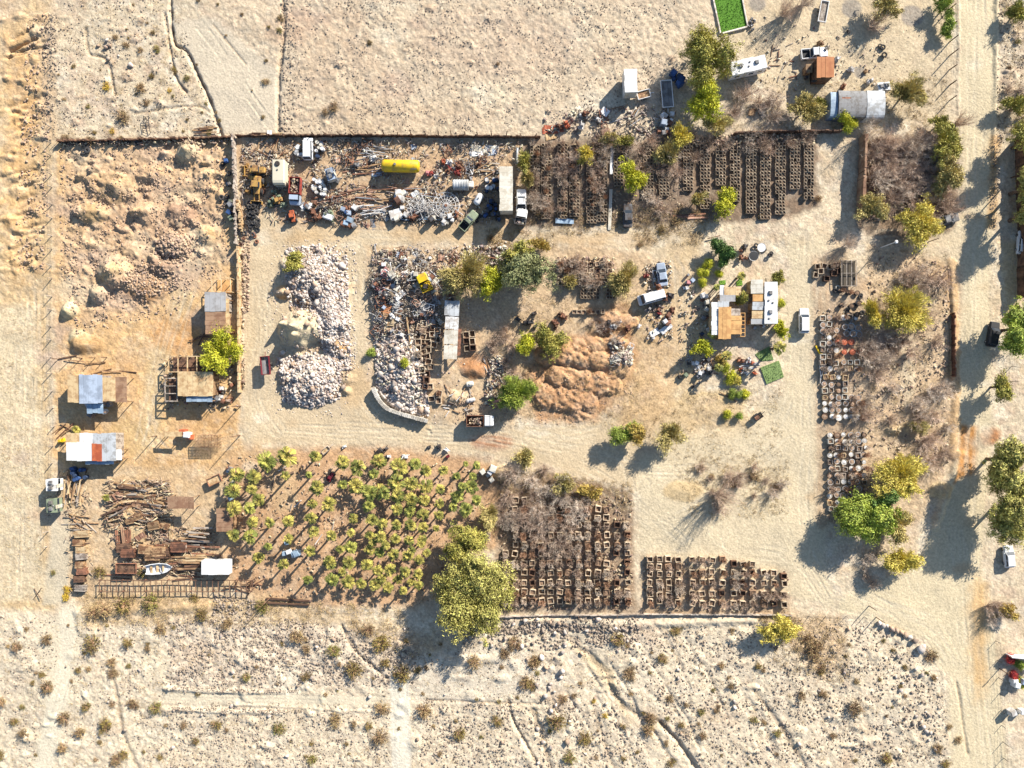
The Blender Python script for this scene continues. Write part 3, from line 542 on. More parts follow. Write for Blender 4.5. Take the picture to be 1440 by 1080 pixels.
frame('open_shelter', 'open timber frame with an orange-brown floor at the top of the workshop', 'frame', 298, 391, 324, 410, 2.6, 2, 1, 'wood_pale', .14, mid=(.25, 'plank_orange'))
building('timber_shed', 'pale boarded flat roof shed among open timber stalls', 'shed', [(250, 523, 300, 557, 3.0, 'plank_tan', 'x', 'wood'), (262, 557.3, 299, 565, 2.6, 'paleblue', 'x', None)], door=0)
frame('timber_stall', 'row of open dark timber stalls behind the pale boarded shed', 'stall', 237, 501, 290, 523, 2.7, 4, 1, 'wood_pale', .16, mid=(1.0, 'wood_dark'))
frame('timber_shelves', 'grey timber shelf frame against the left of the pale boarded shed', 'shelf frame', 232, 532, 249, 564, 2.6, 1, 3, 'wood_grey', .16, mid=(1.2, 'wood_dark'))
building('shade_table', 'long thin table with a tan top and dark shadow below it', 'table', [(228, 607, 255, 614, 2.6, 'plank_tan', 'y', None)])
frame('lattice_rack', 'brown lattice rack lying near the sand lane below the timber sheds', 'rack', 275, 612, 306, 629, 1.8, 7, 4, 'wood', .09)
building('lumber_canopy', 'rusty translucent canopy on posts over stored lumber', 'canopy', [(236, 698, 273, 715, 2.9, 'brownroof', 'x', None, (0, .06))])
building('cabin', 'small cabin with a tan flat roof at the edge of the palm grove', 'cabin', [(304, 715, 327, 748, 2.6, 'brownroof', 'y', 'wood')], door=0)
building('flat_roof_store', 'long narrow flat roof with white panels and dark stripes in the scrap heap', 'store', [(625, 423, 646, 444, 2.6, 'galv', 'x', None), (626, 445.5, 645, 463, 2.65, 'white_rough', 'x', None), (624.5, 464.5, 644, 484, 2.65, 'offwhite', 'x', None), (624, 485.5, 643, 505, 2.65, 'offwhite', 'x', None), (643.5, 462, 648, 500, 2.3, 'rust', 'y', None)], rot=-3)
# ---- house in the middle right
building('plank_roof_house', 'house with orange plank roofs and a white strip, attached pergola at right', 'house', [(1010, 432, 1028, 477, 3.2, 'plank_orange', 'x', 'wood_pale', (0, .04)), (1027.5, 444, 1042.5, 470, 3.0, 'plank_orange', 'y', 'wood_pale', (0, .03)), (1000.5, 425, 1010.5, 471, 3.0, 'white', 'y', 'wood_pale'), (1009, 424, 1025, 432.6, 3.05, 'galv', 'x', None), (1025.5, 434, 1041, 443.5, 2.8, 'wood_grey', 'x', None), (1012, 415, 1034, 424, 2.7, 'greyroof', 'x', None), (1018, 404, 1042, 415, 2.7, 'plank_tan', 'x', None), (1012, 401, 1018, 415, 2.6, 'white', 'y', None)], door=0)
frame('pergola', 'open orange pergola beside the orange plank roof house', 'pergola', 1042, 440, 1048, 473, 2.5, 1, 6, 'plank_orange', .12)
building('camper_annex', 'annex of grey, tan and white roof panels against the flat white camper', 'annex', [(1056, 393, 1073, 413, 2.9, 'offwhite', 'y', 'wood_pale'), (1058.5, 414, 1074, 424, 2.8, 'plank_orange', 'y', None), (1058, 424.4, 1074, 436, 2.8, 'galv', 'y', 'wood_pale'), (1057, 437, 1075.5, 448, 2.8, 'plank_tan', 'y', None), (1056.5, 448.4, 1076, 456, 2.75, 'greyroof', 'y', 'wood_pale')])
# ---- top right lot
building('terracotta_cabin', 'square cabin with a plain terracotta roof beside the white ranch pickup', 'cabin', [(1148.5, 80, 1173, 109, 3.3, 'terracotta', 'x', 'wood_dark', (0, .02))], door=0)
building('small_store', 'small tan flat-topped store left of the terracotta roof cabin', 'store', [(1133, 90, 1142.5, 102, 1.9, 'wood', 'x', 'wood')])
t = thing('mobile_home', 'rounded grey mobile home with a rust patch and pale right end', 'mobile home', 1203, 149, -1, 1.5)
def vault(x0, x1, wid, h, rise, n=10):
    m = MB(); vs = []; k = n + 1
    for x in (x0, x1):
        for i in range(k): a = pi * i / n; vs.append((x, -cos(a) * wid / 2, h + sin(a) * rise))
        vs += [(x, wid / 2, 0), (x, -wid / 2, 0)]
    q = k + 2; return m.add(vs, [(i, (i + 1) % q, q + (i + 1) % q, q + i) for i in range(q)] + [tuple(range(q)), tuple(range(2 * q - 1, q - 1, -1))])
vault(-3.8, 1.6, 5.2, 2.3, .55).build('roof', 'grey', t); vault(1.63, 5.1, 5.35, 2.35, .55).build('end_cover', 'galv', t)
m = vault(-5.2, -3.83, 4.8, 2.0, .45); m.build('nose', 'paleblue', t); MB().box(-2.4, .2, 2.72, 1.7, 1.9, .1).build('rust_patch', 'rust', t)
MB().box(-1, -2.62, .2, .9, .06, 1.9).build('door', 'offwhite', t); MB().box(-2.6, -2.62, 1.1, 1.0, .05, .7).build('window', 'glass', t)
# ---- walls and fences
def board_wall(name, label, pts, h, ma, thick=.16, w=.5, hj=.25):
    t = thing(name, label, 'wall', *pts[0]); bx, by, bz = t.location; m = MB(); pm = MB()
    for (ax, ay), (cx, cy) in zip(pts[:-1], pts[1:]):
        L = hypot(cx - ax, cy - ay) * S; n = max(1, int(L / w)); a = atan2(-(cy - ay), cx - ax)
        for i in range(n):
            f = (i + .5) / n; px, py = ax + (cx - ax) * f, ay + (cy - ay) * f; x, y = W(px, py); z = gz(px, py) - bz; hh = h + rnd.uniform(-hj, hj)
            m.box(x - bx, y - by, z - .3, L / n - .02, thick * rnd.uniform(.6, 1.3), hh + .3, a + rnd.uniform(-.04, .04), 0, 0)
            if i % 5 == 0: pm.box(x - bx + .14 * sin(a) * 1.5, y - by - .14 * cos(a) * 1.5, z - .3, .14, .14, hh + .5, a)
    m.build('boards', ma, t); pm.build('posts', 'wood_dark', t)
board_wall('board_wall', 'crooked wooden board wall between the dirt yard and the tyre pile', [(331, 192), (333, 250), (335, 345)], 1.5, 'wood_grey', .3, .45, .45)
board_wall('board_wall', 'straight tan board wall running beside the long workshop', [(338, 348), (339, 420), (339, 552)], 1.5, 'wood_pale', .35, .8, .1)
board_wall('board_wall', 'tall brown wall along the left of the walled thicket', [(1209, 195), (1208, 250), (1207, 306)], 2.5, 'brownroof', .5, 1.2, .1)
board_wall('board_wall', 'dark patched wall along the top of the west dirt yard', [(84, 200), (180, 198), (240, 197), (328, 194)], 1.0, 'wood_dark', .3, .5, .4)
board_wall('board_wall', 'low dark wall along the top of the scrap yard', [(334, 193), (470, 192), (620, 193), (760, 194)], 1.2, 'wood_dark', .2, .6, .35)
board_wall('board_wall', 'low pale wall under the two planter blocks', [(700, 866), (905, 863), (1112, 864)], .6, 'wood_grey', .15, 1.5, .1)
board_wall('board_wall', 'thin brown board edging along the orange berm', [(1338, 440), (1339, 530)], 1.1, 'rust', .15, .6, .2)
board_wall('board_wall', 'dark board wall above the small planter rows', [(1030, 190), (1090, 188), (1180, 187)], 1.6, 'wood_dark', .2, .7, .2)
board_wall('board_wall', 'white wall at the corner garden by the lower road', [(1413, 919), (1450, 922)], 1.8, 'white', .3, 2, .02)
board_wall('board_wall', 'tall dark wall along the far right of the road', [(1428, 195), (1431, 300), (1432, 420)], 2.6, 'wood_dark', .3, 1.0, .2)
board_wall('board_wall', 'pale upright boards leaning beside the tyre pile', [(337, 283), (342, 327)], 1.1, 'wood_pale', .5, .35, .4)
def fence(label, pts, step, h, ma='wood_grey', r=.06, wires=3, lean=.1):
    t = thing('wire_fence', label, 'fence', *pts[0]); b = t.location; tops = []
    for (ax, ay), (cx, cy) in zip(pts[:-1], pts[1:]):
        n = max(1, int(hypot(cx - ax, cy - ay) / step))
        for i in range(n):
            f = (i + rnd.uniform(-.12, .12)) / n; px, py = ax + (cx - ax) * f, ay + (cy - ay) * f; x, y = W(px, py); z = gz(px, py) - b.z; hh = h * rnd.uniform(.85, 1.15)
            p = Vector((x - b.x, y - b.y, z)); q = p + Vector((rnd.uniform(-lean, lean), rnd.uniform(-lean, lean), hh))
            MB().tube(p - Vector((0, 0, .3)), q, r * rnd.uniform(.9, 1.3), r * .9, 6).build('post', ma, t); tops.append((p, q))
    m = MB()
    for (p, q), (p2, q2) in zip(tops[:-1], tops[1:]):
        for k in range(wires): f = (k + .6) / wires; m.tube(p.lerp(q, f), p2.lerp(q2, f), .012, None, 3, False)
    if wires: m.build('wire', 'dark_steel', t)
    return t
fence('wooden post fence down the left edge of the west dirt yard', [(75, 26), (72, 200), (74, 330), (72, 500), (77, 600), (72, 700), (66, 790)], 21, 1.4, r=.09)
fence('wooden post fence along the top of the scrap yard', [(420, 189), (560, 190), (770, 192)], 19, 2.2, 'wood_dark', .1, lean=.3)
fence('tall post fence beside the wide dirt road at upper right', [(1334, -8), (1335, 60), (1336, 160)], 20, 2.5, 'wood_dark', .12, lean=.12)
fence('thin post fence below the large planter block', [(700, 873), (760, 873), (900, 868)], 17, 1.6)
fence('wire fence from the planter block to the boulder line', [(1112, 865), (1240, 868)], 24, 1.3)
fence('wire fence in front of the garden at lower right', [(1396, 868), (1402, 930), (1412, 1085)], 22, 1.4, 'dark_steel')
fence('post fence in front of the far right yard', [(1422, 470), (1424, 560)], 20, 1.5)
fence('short post row across the top of the tin roof shed', [(84, 505), (165, 502)], 15, 2.2, 'wood_dark', .08, 0)
fence('wire fence along the top of the west dirt yard', [(82, 197), (200, 195), (330, 192)], 20, 1.5, 'wood_dark')
def pole(px, py, h, label, r=.1, ma='wood_dark', arm=False, lamp=False, nm='utility_pole'):
    t = thing(nm, label, 'pole', px, py); MB().tube((0, 0, -.3), (0, 0, h), r, r * .7, 7).build('shaft', ma, t)
    if arm: MB().box(0, 0, h - .5, 1.4, .1, .12, .7).build('crossarm', ma, t)
    if lamp: MB().lathe([(.1, h), (.3, h + .1), (.34, h + .3), (.2, h + .42)], 12).build('lamp_head', 'white', t)
pole(338, 612, 4.8, 'tall bare pole at the right end of the brown lattice rack'); pole(338, 571, 4.3, 'bare pole beside the open timber sheds near the drive'); pole(221, 613, 3.4, 'short bare pole left of the long thin table')
pole(1239, 348, 5.2, 'tall white topped lamp pole below the walled thicket', .1, 'white', lamp=True, nm='lamp_post'); pole(1040, 392, 3.6, 'thin pole standing above the orange plank roof house')
pole(383, 838, 5.0, 'leaning pole at the bottom left corner of the palm grove'); pole(455, 668, 2.6, 'wooden post standing alone in the grove clearing'); pole(1306, 340, 3.2, 'bare post below the corner yellow tree'); pole(1405, 940, 2.6, 'dark pole by the lower dirt road', arm=True)
pole(1285, 640, 3.5, 'bare post above the lower yellow tree'); pole(1340, 300, 2.2, 'short post at the bend of the dirt road'); pole(1422, 250, 7, 'tall utility pole at the right of the dirt road', .14, arm=True); pole(1232, 868, 3.2, 'gate post at the end of the boulder line'); pole(1222, 852, 2.8, 'slim gate post above the boulder line')
# curved retaining wall of blocks
t = thing('stone_wall', 'curved wall of pale stone blocks holding the white rock heap', 'wall', 570, 590)
cv = smooth([(526, 545), (533, 560), (544, 573), (560, 580), (580, 586), (602, 592)], 8); m = MB()
for i in range(0, len(cv) - 1):
    x, y = loc(t, cv[i][0], cv[i][1], 0); x2, y2 = loc(t, cv[i + 1][0], cv[i + 1][1], 0); a = atan2(y2 - y, x2 - x); L = hypot(x2 - x, y2 - y)
    m.box((x + x2) / 2, (y + y2) / 2, -.5, L - .02, .75 + rnd.uniform(-.1, .1), 1.9 + rnd.uniform(-.12, .12), a, top=(.94, .9))
m.build('blocks', 'concrete', t)
# netted growing frame
t = frame('netted_frame', 'dark netted growing frame with pale rails above the tub rows', 'frame', 1184, 366, 1205, 402, 1.4, 3, 2, 'wood_grey', .09); MB().box(0, 0, .9, 2.9, 4.9, .04).build('net_panel', 'net', t)
# the two-metre steel rack at the bottom
t = thing('steel_rack', 'long dark ladder-like steel rack below the white boat', 'rack', 250, 822); m = MB(); k = S
for y in (-9, 9): m.box(0, -y * k * .9, .9, 216 * k, .12, .12)
for i in range(28): x = (-106 + i * 7.9) * k; m.box(x, 0, .9 + .003, .11, 18 * k * .9 - .13, .11)
m.build('rails', 'wood_dark', t)
for i in range(0, 28, 4):
    for y in (-9, 9): MB().box((-106 + i * 7.9) * k, -y * k * .9, -.4, .1, .1, 1.28).build('leg', 'rust', t)
t = thing('iron_ladder_frame', 'iron ladder frame standing alone above the west dirt yard', 'frame', 208, 176); m = MB()
for x in (-.7, .7): m.tube((x, -1.5, .5), (x * .6, 1.5, .7), .07, None, 6)
for i in range(6): m.tube((-.68 + .05 * i, -1.4 + .55 * i, .6), (.68 - .05 * i, -1.4 + .55 * i, .6), .05, None, 5)
m.build('rungs', 'dark_steel', t)
for x in (-.7, .7): MB().tube((x, -1.45, -.2), (x, -1.45, .5), .06, None, 6).build('leg', 'dark_steel', t); MB().tube((x * .6, 1.45, -.2), (x * .6, 1.45, .68), .06, None, 6).build('leg', 'dark_steel', t)
t = thing('marker_cross', 'fallen wooden cross of two poles on the left sand strip', 'cross', 54, 834); m = MB().tube((-.9, -1.1, .1), (.9, 1.1, .5), .07, None, 6); m.build('long_pole', 'wood_dark', t); MB().tube((.8, -1.0, .5), (-.8, .9, .15), .07, None, 6).build('short_pole', 'wood_dark', t)
# lawns and mats
def lawn(label, pts, c, edge=True, dens=26, hgt=.09):
    cx = sum(p[0] for p in pts) / len(pts); cy = sum(p[1] for p in pts) / len(pts); ox, oy = W(cx, cy); oz = gz(cx, cy) + .06
    P = [(W(x, y)[0] - ox, W(x, y)[1] - oy) for x, y in pts]; b = MB()
    xs = [p[0] for p in P]; ys = [p[1] for p in P]; area = (max(xs) - min(xs)) * (max(ys) - min(ys))
    def ins(x, y):
        r = False
        for (ax, ay), (bx, by) in zip(P, P[1:] + P[:1]):
            if (ay > y) != (by > y) and x < (bx - ax) * (y - ay) / (by - ay) + ax: r = not r
        return r
    b.prism(P if sum((a[0] - c_[0]) * (a[1] + c_[1]) for a, c_ in zip(P, P[1:] + P[:1])) < 0 else P[::-1], -.2, .05)
    for i in range(int(area * dens)):
        x, y = rnd.uniform(min(xs), max(xs)), rnd.uniform(min(ys), max(ys))
        if ins(x, y):
            a = rnd.uniform(0, 6.3); w = .09; h_ = hgt * rnd.uniform(.6, 1.6); b.add([(x - w * cos(a), y - w * sin(a), .05), (x + w * cos(a), y + w * sin(a), .05), (x + rnd.uniform(-.1, .1), y + rnd.uniform(-.1, .1), .05 + h_)], [(0, 1, 2)])
    mat('turf_' + str(c), c, None, .25, .5, .95, isl=.2)
    o = b.build('turf', 'turf_' + str(c)); o.location = (ox, oy, oz); o['kind'] = 'stuff'
    if edge:
        t = thing('lawn_border', 'thin stone border round the green lawn', 'border', *pts[0]); m = MB(); B = t.location
        for (ax, ay), (bx, by) in zip(pts, pts[1:] + pts[:1]):
            x, y = W((ax + bx) / 2, (ay + by) / 2); m.box(x - B.x, y - B.y, -.2, hypot(bx - ax, by - ay) * S - .2, .25, .5, atan2(-(by - ay), bx - ax))
        m.build('kerb_stones', 'stone', t)
lawn('lawn', [(1000, -14), (1041, -14), (1051, 38), (1013, 48)], (98, 146, 44)); lawn('mat', [(1062, 498), (1082, 487), (1088, 506), (1070, 508)], (124, 146, 88), False); lawn('mat', [(1069, 517), (1095, 507), (1102, 530), (1078, 540)], (140, 162, 98), False)
lawn('mat', [(1011, 395), (1020, 394), (1020, 400), (1012, 401)], (120, 160, 60), False, 20); lawn('mat', [(1035, 396), (1043, 389), (1044, 401), (1036, 402)], (120, 160, 60), False, 20)
# ================= VEHICLES =================
def wheels(t, xs, y, r, w=.24, ma='rubber'):
    for x in xs:
        for s in (-1, 1):
            o = MB().lathe([(r * .62, -w / 2), (r * .96, -w / 2), (r, -w / 4), (r, w / 4), (r * .96, w / 2), (r * .62, w / 2)], 14, (x, s * y, r), 'Y').build('wheel', ma, t)
            MB().lathe([(r * .55, -w / 2 + .01), (r * .55, w / 2 - .01)], 10, (x, s * (y + .02), r), 'Y').build('rim', 'steel', o)
def loft(m, secs):      # secs: x, half width, z bottom, z shoulder, z top
    vs = []
    for x, w, zb, zs, zt in secs: vs += [(x, -w * .9, zb), (x, -w, zb + .12), (x, -w, zs), (x, -w * .86, zt), (x, w * .86, zt), (x, w, zs), (x, w, zb + .12), (x, w * .9, zb)]
    n = 8; fs = [(k * n + i, (k + 1) * n + i, (k + 1) * n + (i + 1) % n, k * n + (i + 1) % n) for k in range(len(secs) - 1) for i in range(n)]
    return m.add(vs, fs + [tuple(range(n)), tuple(range(len(secs) * n - 1, (len(secs) - 1) * n - 1, -1))])
def car(label, px, py, rot, L=4.6, Wd=1.85, Ht=1.6, col='white', kind='suv', name='parked_car', cat='car', cargo=None):
    t = thing(name, label, cat, px, py, rot, .8); w = Wd / 2; h = L / 2
    if kind == 'pickup':
        loft(MB(), [(h, w * .8, .45, .7, .8), (h - .15, w * .95, .35, .8, .98), (h - 1.5, w, .32, .9, 1.08), (-.75 + .1, w, .32, .95, 1.05)]).build('body', col, t)
        bl = h - .76; bx = -h + bl / 2
        m = MB(); m.box(bx, 0, .5, bl, Wd * .84, .12); m.box(bx, w - .06, .4, bl, .12, .72); m.box(bx, -w + .06, .4, bl, .12, .72); m.box(-h + .05, 0, .42, .1, Wd - .25, .68); m.build('bed', col, t)
        MB().box(bx, 0, .63, bl - .15, Wd * .8, .03).build('bed_floor', 'black', t); cx0, cx1 = -.72, h - 1.35
        if cargo: MB().box(bx, .1, .67, bl * .6, Wd * .5, .5).build('cargo', cargo, t)
    else:
        hood = {'suv': (1.02, 1.05), 'sedan': (.9, .95), 'van': (1.2, 1.0)}[kind]
        loft(MB(), [(h, w * .75, .42, .65, .72), (h - .12, w * .93, .3, .78, .88), (h - 1.15, w, .28, .85, hood[0]), (-h + .9, w, .28, .88, hood[1]), (-h + .1, w * .95, .3, .85, hood[1] - .05), (-h, w * .85, .42, .7, .8)]).build('body', col, t)
        cx0, cx1 = {'suv': (-h + .25, h - 1.1), 'sedan': (-h + .75, h - 1.25), 'van': (-h + .1, h - .55)}[kind]
    z0 = .9; g = MB(); c = (cx0 + cx1) / 2; l = cx1 - cx0
    rx0 = cx0 + (.5 if kind == 'sedan' else .2); rx1 = cx1 - (.75 if kind != 'van' else .5)
    def fr(x0, x1, ww, z): return [(x0, -ww, z), (x1, -ww, z), (x1, ww, z), (x0, ww, z)]
    g.add(fr(cx0, cx1, w * .9, z0) + fr(rx0, rx1, w * .74, Ht - .05), [(3, 2, 1, 0), (4, 5, 6, 7), (0, 1, 5, 4), (1, 2, 6, 5), (2, 3, 7, 6), (3, 0, 4, 7)]).build('windows', 'glass', t)
    r = MB(); r.add(fr(rx0 - .06, rx1 + .06, w * .78, Ht - .1) + fr(rx0 + .05, rx1 - .08, w * .7, Ht), [(3, 2, 1, 0), (4, 5, 6, 7), (0, 1, 5, 4), (1, 2, 6, 5), (2, 3, 7, 6), (3, 0, 4, 7)]).build('roof', col, t)
    pm = MB()
    for s in (-1, 1):
        for xa, xb in ((cx0, rx0), (cx1, rx1), ((cx0 + cx1) / 2 - .1, (rx0 + rx1) / 2)): pm.tube((xa, s * w * .9, z0), (xb, s * w * .76, Ht - .06), .05, None, 5)
    pm.build('pillars', col, t)
    for s in (-1, 1): MB().box(h - .06, s * w * .66, .62, .1, .3, .14).build('headlight', 'white', t); MB().box(-h + .04, s * w * .7, .66, .08, .25, .16).build('tail_light', 'red', t)
    for s in (-1, 1): MB().box(cx1 - .35, s * (w + .08), .95, .12, .18, .13).build('mirror', col if kind != 'van' else 'black', t)
    wheels(t, (h - .85, -h + .85), w - .12, .34); return t
car('white sedan-like car parked on the drive right of the camper house', 1131, 451, 90, 4.9, 1.95, 1.55, 'white', 'suv')
car('dark grey car in shade at the bottom edge of the dead thicket', 883, 303, 90, 4.6, 1.8, 1.5, 'bluegrey' if 0 else 'dark_steel', 'sedan')
car('white passenger van with dark windscreen among scrap right of the rusty tree', 916, 418, 196, 5.4, 2.1, 2.1, 'white', 'van', 'parked_van', 'van')
car('white ranch pickup truck parked above the terracotta roof', 1145, 75, 6, 5.2, 1.95, 1.75, 'white', 'pickup', 'pickup_truck', 'pickup')
car('white work pickup with open bed beside the long white trailer', 733, 285, 90, 5.4, 1.95, 1.8, 'white', 'pickup', 'pickup_truck', 'pickup', 'white_rough')
car('glossy black car parked beside the road at right', 1397, 470, 80, 4.9, 1.95, 1.6, 'black', 'suv')
car('white car parked below the roadside olive trees', 1420, 783, 95, 4.4, 1.85, 1.5, 'white', 'suv')
car('white car half out of view at the right edge under the tall wall', 1438, 341, 85, 4.6, 1.9, 1.5, 'white', 'suv')
car('grey wrecked car with pale bonnet behind the white van', 931, 386, 98, 4.6, 1.8, 1.45, 'bluegrey', 'sedan', 'wrecked_car', 'car')
car('white van parked against the top scrap yard fence', 433, 209, 90, 4.4, 1.9, 1.9, 'white', 'van', 'parked_van', 'van')
car('small dull green utility truck at the lower edge of the scrap yard', 659, 310, 50, 4.4, 1.8, 1.7, 'greenpaint', 'pickup', 'pickup_truck', 'pickup')
car('dusty car partly hidden at the right of the corner yellow tree', 1334, 308, 15, 4.3, 1.75, 1.4, 'grey', 'sedan', 'wrecked_car', 'car')
# ---- box trailers, motorhomes
def box_trailer(name, label, cat, px, py, rot, L, Wd, Ht, col, roofcol=None, ax=(-.6, .6), r=.45, floor=.9, tongue=True, ribs=True):
    t = thing(name, label, cat, px, py, rot, Ht * .9)
    MB().box(0, 0, floor, L, Wd, Ht - floor).build('body', col, t)
    m = MB(); strips(m, -L / 2 - .03, L / 2 + .03, -Wd / 2 - .03, Wd / 2 + .03, Ht + .01, 'x', 1.2, .04, jit=.006, gap=.02); m.build('roof', roofcol or col, t)
    m = MB()
    for s in (-1, 1):
        for i in range(int(L / 1.2) + 1): m.box(-L / 2 + .05 + i * (L - .1) / int(L / 1.2), s * (Wd / 2 + .02), floor + .05, .07, .03, Ht - floor - .1)
    if ribs: m.build('side_ribs', 'galv', t)
    MB().box(-L / 2 - .02, 0, floor + .1, .05, Wd * .9, Ht - floor - .25).build('rear_door', 'offwhite', t)
    MB().box(0, 0, floor - .22, L * .96, Wd * .4, .2).build('chassis', 'dark_steel', t); wheels(t, [a * L / 2 for a in ax], Wd / 2 - .2, r)
    if tongue: MB().tube((L / 2, 0, floor - .15), (L / 2 + 1.2, 0, floor - .3), .08, None, 6).build('tow_bar', 'dark_steel', t)
    return t
box_trailer('box_trailer', 'long white box trailer casting a large shadow in the scrap yard', 'trailer', 712, 266, 90, 8.4, 2.45, 4.1, 'offwhite', 'offwhite', (-.75, -.6, .6), .5, 1.1)
box_trailer('box_trailer', 'short white box trailer left of the big olive tree', 'trailer', 887, 114, 92, 4.4, 2.35, 3.6, 'white', 'white', (-.3, .1), .4, .7)
def camper(name, label, px, py, rot, L, Wd, Ht, col='white', seed=0, cat='camper'):
    t = box_trailer(name, label, cat, px, py, rot, L, Wd, Ht, col, col, (-.35, -.15), .36, .6, ribs=False)
    for x in (-L * .22, L * .24): MB().box(x, .15, Ht + .05, .75, .7, .3, top=(.8, .8)).build('air_conditioner', 'grey', t)
    for x, y in ((-L * .38, .4), (0, -.3), (L * .05, .5)): MB().lathe([(.2, Ht + .04), (.2, Ht + .14), (.12, Ht + .2)], 10, (x, y, 0)).build('roof_vent', 'grey', t)
    for s in (-1, 1):
        for x in (-L * .3, L * .1, L * .35): MB().box(x, s * (Wd / 2 + .012), 1.5, .9, .03, .6).build('window', 'glass', t)
    MB().box(-L * .08, -Wd / 2 - .02, .7, .7, .04, 1.9).build('door', 'offwhite', t); return t
camper('motorhome', 'white motorhome with roof vents right of the big olive tree', 1052, 92, 12.5, 6.9, 2.5, 3.1, cat='motorhome')
camper('camper_trailer', 'flat white camper joined to the patchwork annex of the house', 1083.5, 426, 90, 8.0, 2.4, 3.0)
camper('camper_trailer', 'small tilted grey camper beside the white drum cluster', 465, 245, 108, 2.3, 1.6, 2.0, 'bluegrey'); camper('camper_trailer', 'white cab-over camper shell at the left end of the plank stack', 74, 682, 90, 2.2, 2.1, 2.4, 'white'); camper('camper_trailer', 'grey green camper shell below the white one on the left fence', 74, 711, 92, 2.6, 2.0, 2.2, 'greenpaint')
camper('camper_trailer', 'tiny white camper right of the rounded grey mobile home', 1243, 122, 10, 2.3, 1.6, 2.2)
box_trailer('covered_trailer', 'white covered trailer at the right end of the lumber yard', 'trailer', 303, 798, 0, 5.3, 2.7, 2.2, 'white', 'white', (-.1, .2), .35, .6)
# step van
t = thing('step_van', 'cream step van with a round roof fan near the yellow loaders', 'van', 391.5, 242, -90, 2.4)
loft(MB(), [(2.35, 1.05, .5, 1.9, 2.2), (2.1, 1.15, .45, 2.4, 2.7), (1.6, 1.2, .45, 2.6, 2.8), (-2.35, 1.2, .45, 2.6, 2.8)]).build('body', 'creamtank', t); MB().lathe([(.5, 2.78), (.5, 2.95), (.32, 3.0)], 16, (-1.55, -.1, 0)).build('roof_fan', 'dark_steel', t)
MB().box(2.2, 0, 1.5, .22, 1.9, .75, ry=-.3).build('windscreen', 'glass', t); wheels(t, (1.5, -1.5), .98, .4)
MB().box(-.4, -.1, 2.79, .25, .25, .15).build('roof_vent', 'grey', t)
for s in (-1, 1): MB().box(2.36, s * .75, .9, .06, .25, .2).build('headlight', 'white', t)
# trucks with beds
def truck(label, px, py, rot, cab, bedcol, load, L=5.6, name='dump_truck', cat='truck', Wd=2.2, bedh=1.1):
    t = thing(name, label, cat, px, py, rot, 1.8); h = L / 2
    MB().box(0, 0, .55, L * .96, .9, .22).build('chassis', 'dark_steel', t); cl = 1.75; bl = L - cl - .2; bx = -h + bl / 2
    c = MB(); loft(c, [(h, Wd * .42, .6, 1.2, 1.3), (h - .45, Wd * .48, .55, 1.3, 1.5), (h - .7, Wd * .48, .55, 1.4, 1.55), (h - cl, Wd * .48, .55, 1.5, 1.6)]); c.build('cab', cab, t)
    MB().box(h - 1.2, 0, 1.5, 1.15, Wd * .86, .68, top=(.75, .86)).build('windows', 'glass', t); MB().box(h - 1.25, 0, 2.17, .92, Wd * .78, .07).build('cab_roof', cab, t)
    m = MB(); m.box(bx, 0, .85, bl, Wd, .12)
    for s in (-1, 1): m.box(bx, s * (Wd / 2 - .05), .975, bl, .09, bedh)
    m.box(-h + .05, 0, .975, .09, Wd - .2, bedh); m.box(-h + bl - .05, 0, .975, .09, Wd - .2, bedh + .2); m.build('bed', bedcol, t)
    if load:
        m = MB()
        for i in range(70):
            s = rnd.uniform(.15, .5); m.box(bx + rnd.uniform(-.42, .42) * bl, rnd.uniform(-.4, .4) * Wd, .98 + rnd.uniform(0, bedh * .7), s, s * rnd.uniform(.3, 1), s * rnd.uniform(.2, .8), rnd.uniform(0, 3), rnd.uniform(-.5, .5), rnd.uniform(-.5, .5))
        m.build('load', load, t)
    wheels(t, (h - .9, -h + .75, -h + 1.6), Wd / 2 - .15, .46, .3)
    for s in (-1, 1): MB().box(h + .01, s * Wd * .32, .8, .06, .22, .18).build('headlight', 'white', t)
    return t
truck('dump truck with white cab and a bed of rusty rubble on the drive', 675, 592, 0, 'white', 'rust', 'mixed_brown', 5.3); truck('old truck with blue-white cab and red stake bed in the scrap yard', 414, 268, -93, 'bluegrey', 'red', 'mixed_brown', 5.2)
truck('small white flat truck with scrap near the long box trailer foot', 733, 304, 80, 'white', 'dark_steel', 'mixed', 3.2, 'flat_truck'); truck('bright yellow truck body lying on top of the scrap heap', 597, 398, 115, 'yellow', 'yellow', 'yellow', 3.6, 'scrap_truck', bedh=.5)
# tractors / loaders
def loader(label, px, py, rot, col, sc=1., name='wheel_loader', cat='loader', bucket=True):
    t = thing(name, label, cat, px, py, rot, 1.4); t.scale = (sc, sc, sc)
    loft(MB(), [(1.5, .55, .7, 1.25, 1.4), (.2, .7, .65, 1.5, 1.65), (-1.9, .75, .65, 1.6, 1.75), (-2.1, .6, .8, 1.4, 1.5)]).build('body', col, t)
    MB().box(-.2, 0, 1.65, 1.2, 1.3, 1.0, top=(.85, .85)).build('cab', 'glass', t); MB().box(-.2, 0, 2.66, 1.25, 1.35, .09).build('cab_roof', col, t); wheels(t, (1.0, -1.3), .95, .65, .42)
    MB().tube((-1.3, .3, 1.7), (-1.3, .3, 2.4), .06, None, 7).build('exhaust', 'dark_steel', t)
    if bucket:
        for s in (-1, 1): MB().box(1.9, s * .5, .8, 1.8, .14, .22, ry=.25).build('lift_arm', col, t)
        m = MB(); m.box(2.9, 0, .2, .08, 2.3, .8); m.box(3.25, 0, .2, .6, 2.3, .07)
        for s in (-1, 1): m.box(3.24, s * 1.12, .275, .58, .07, .62)
        m.build('bucket', col, t)
    return t
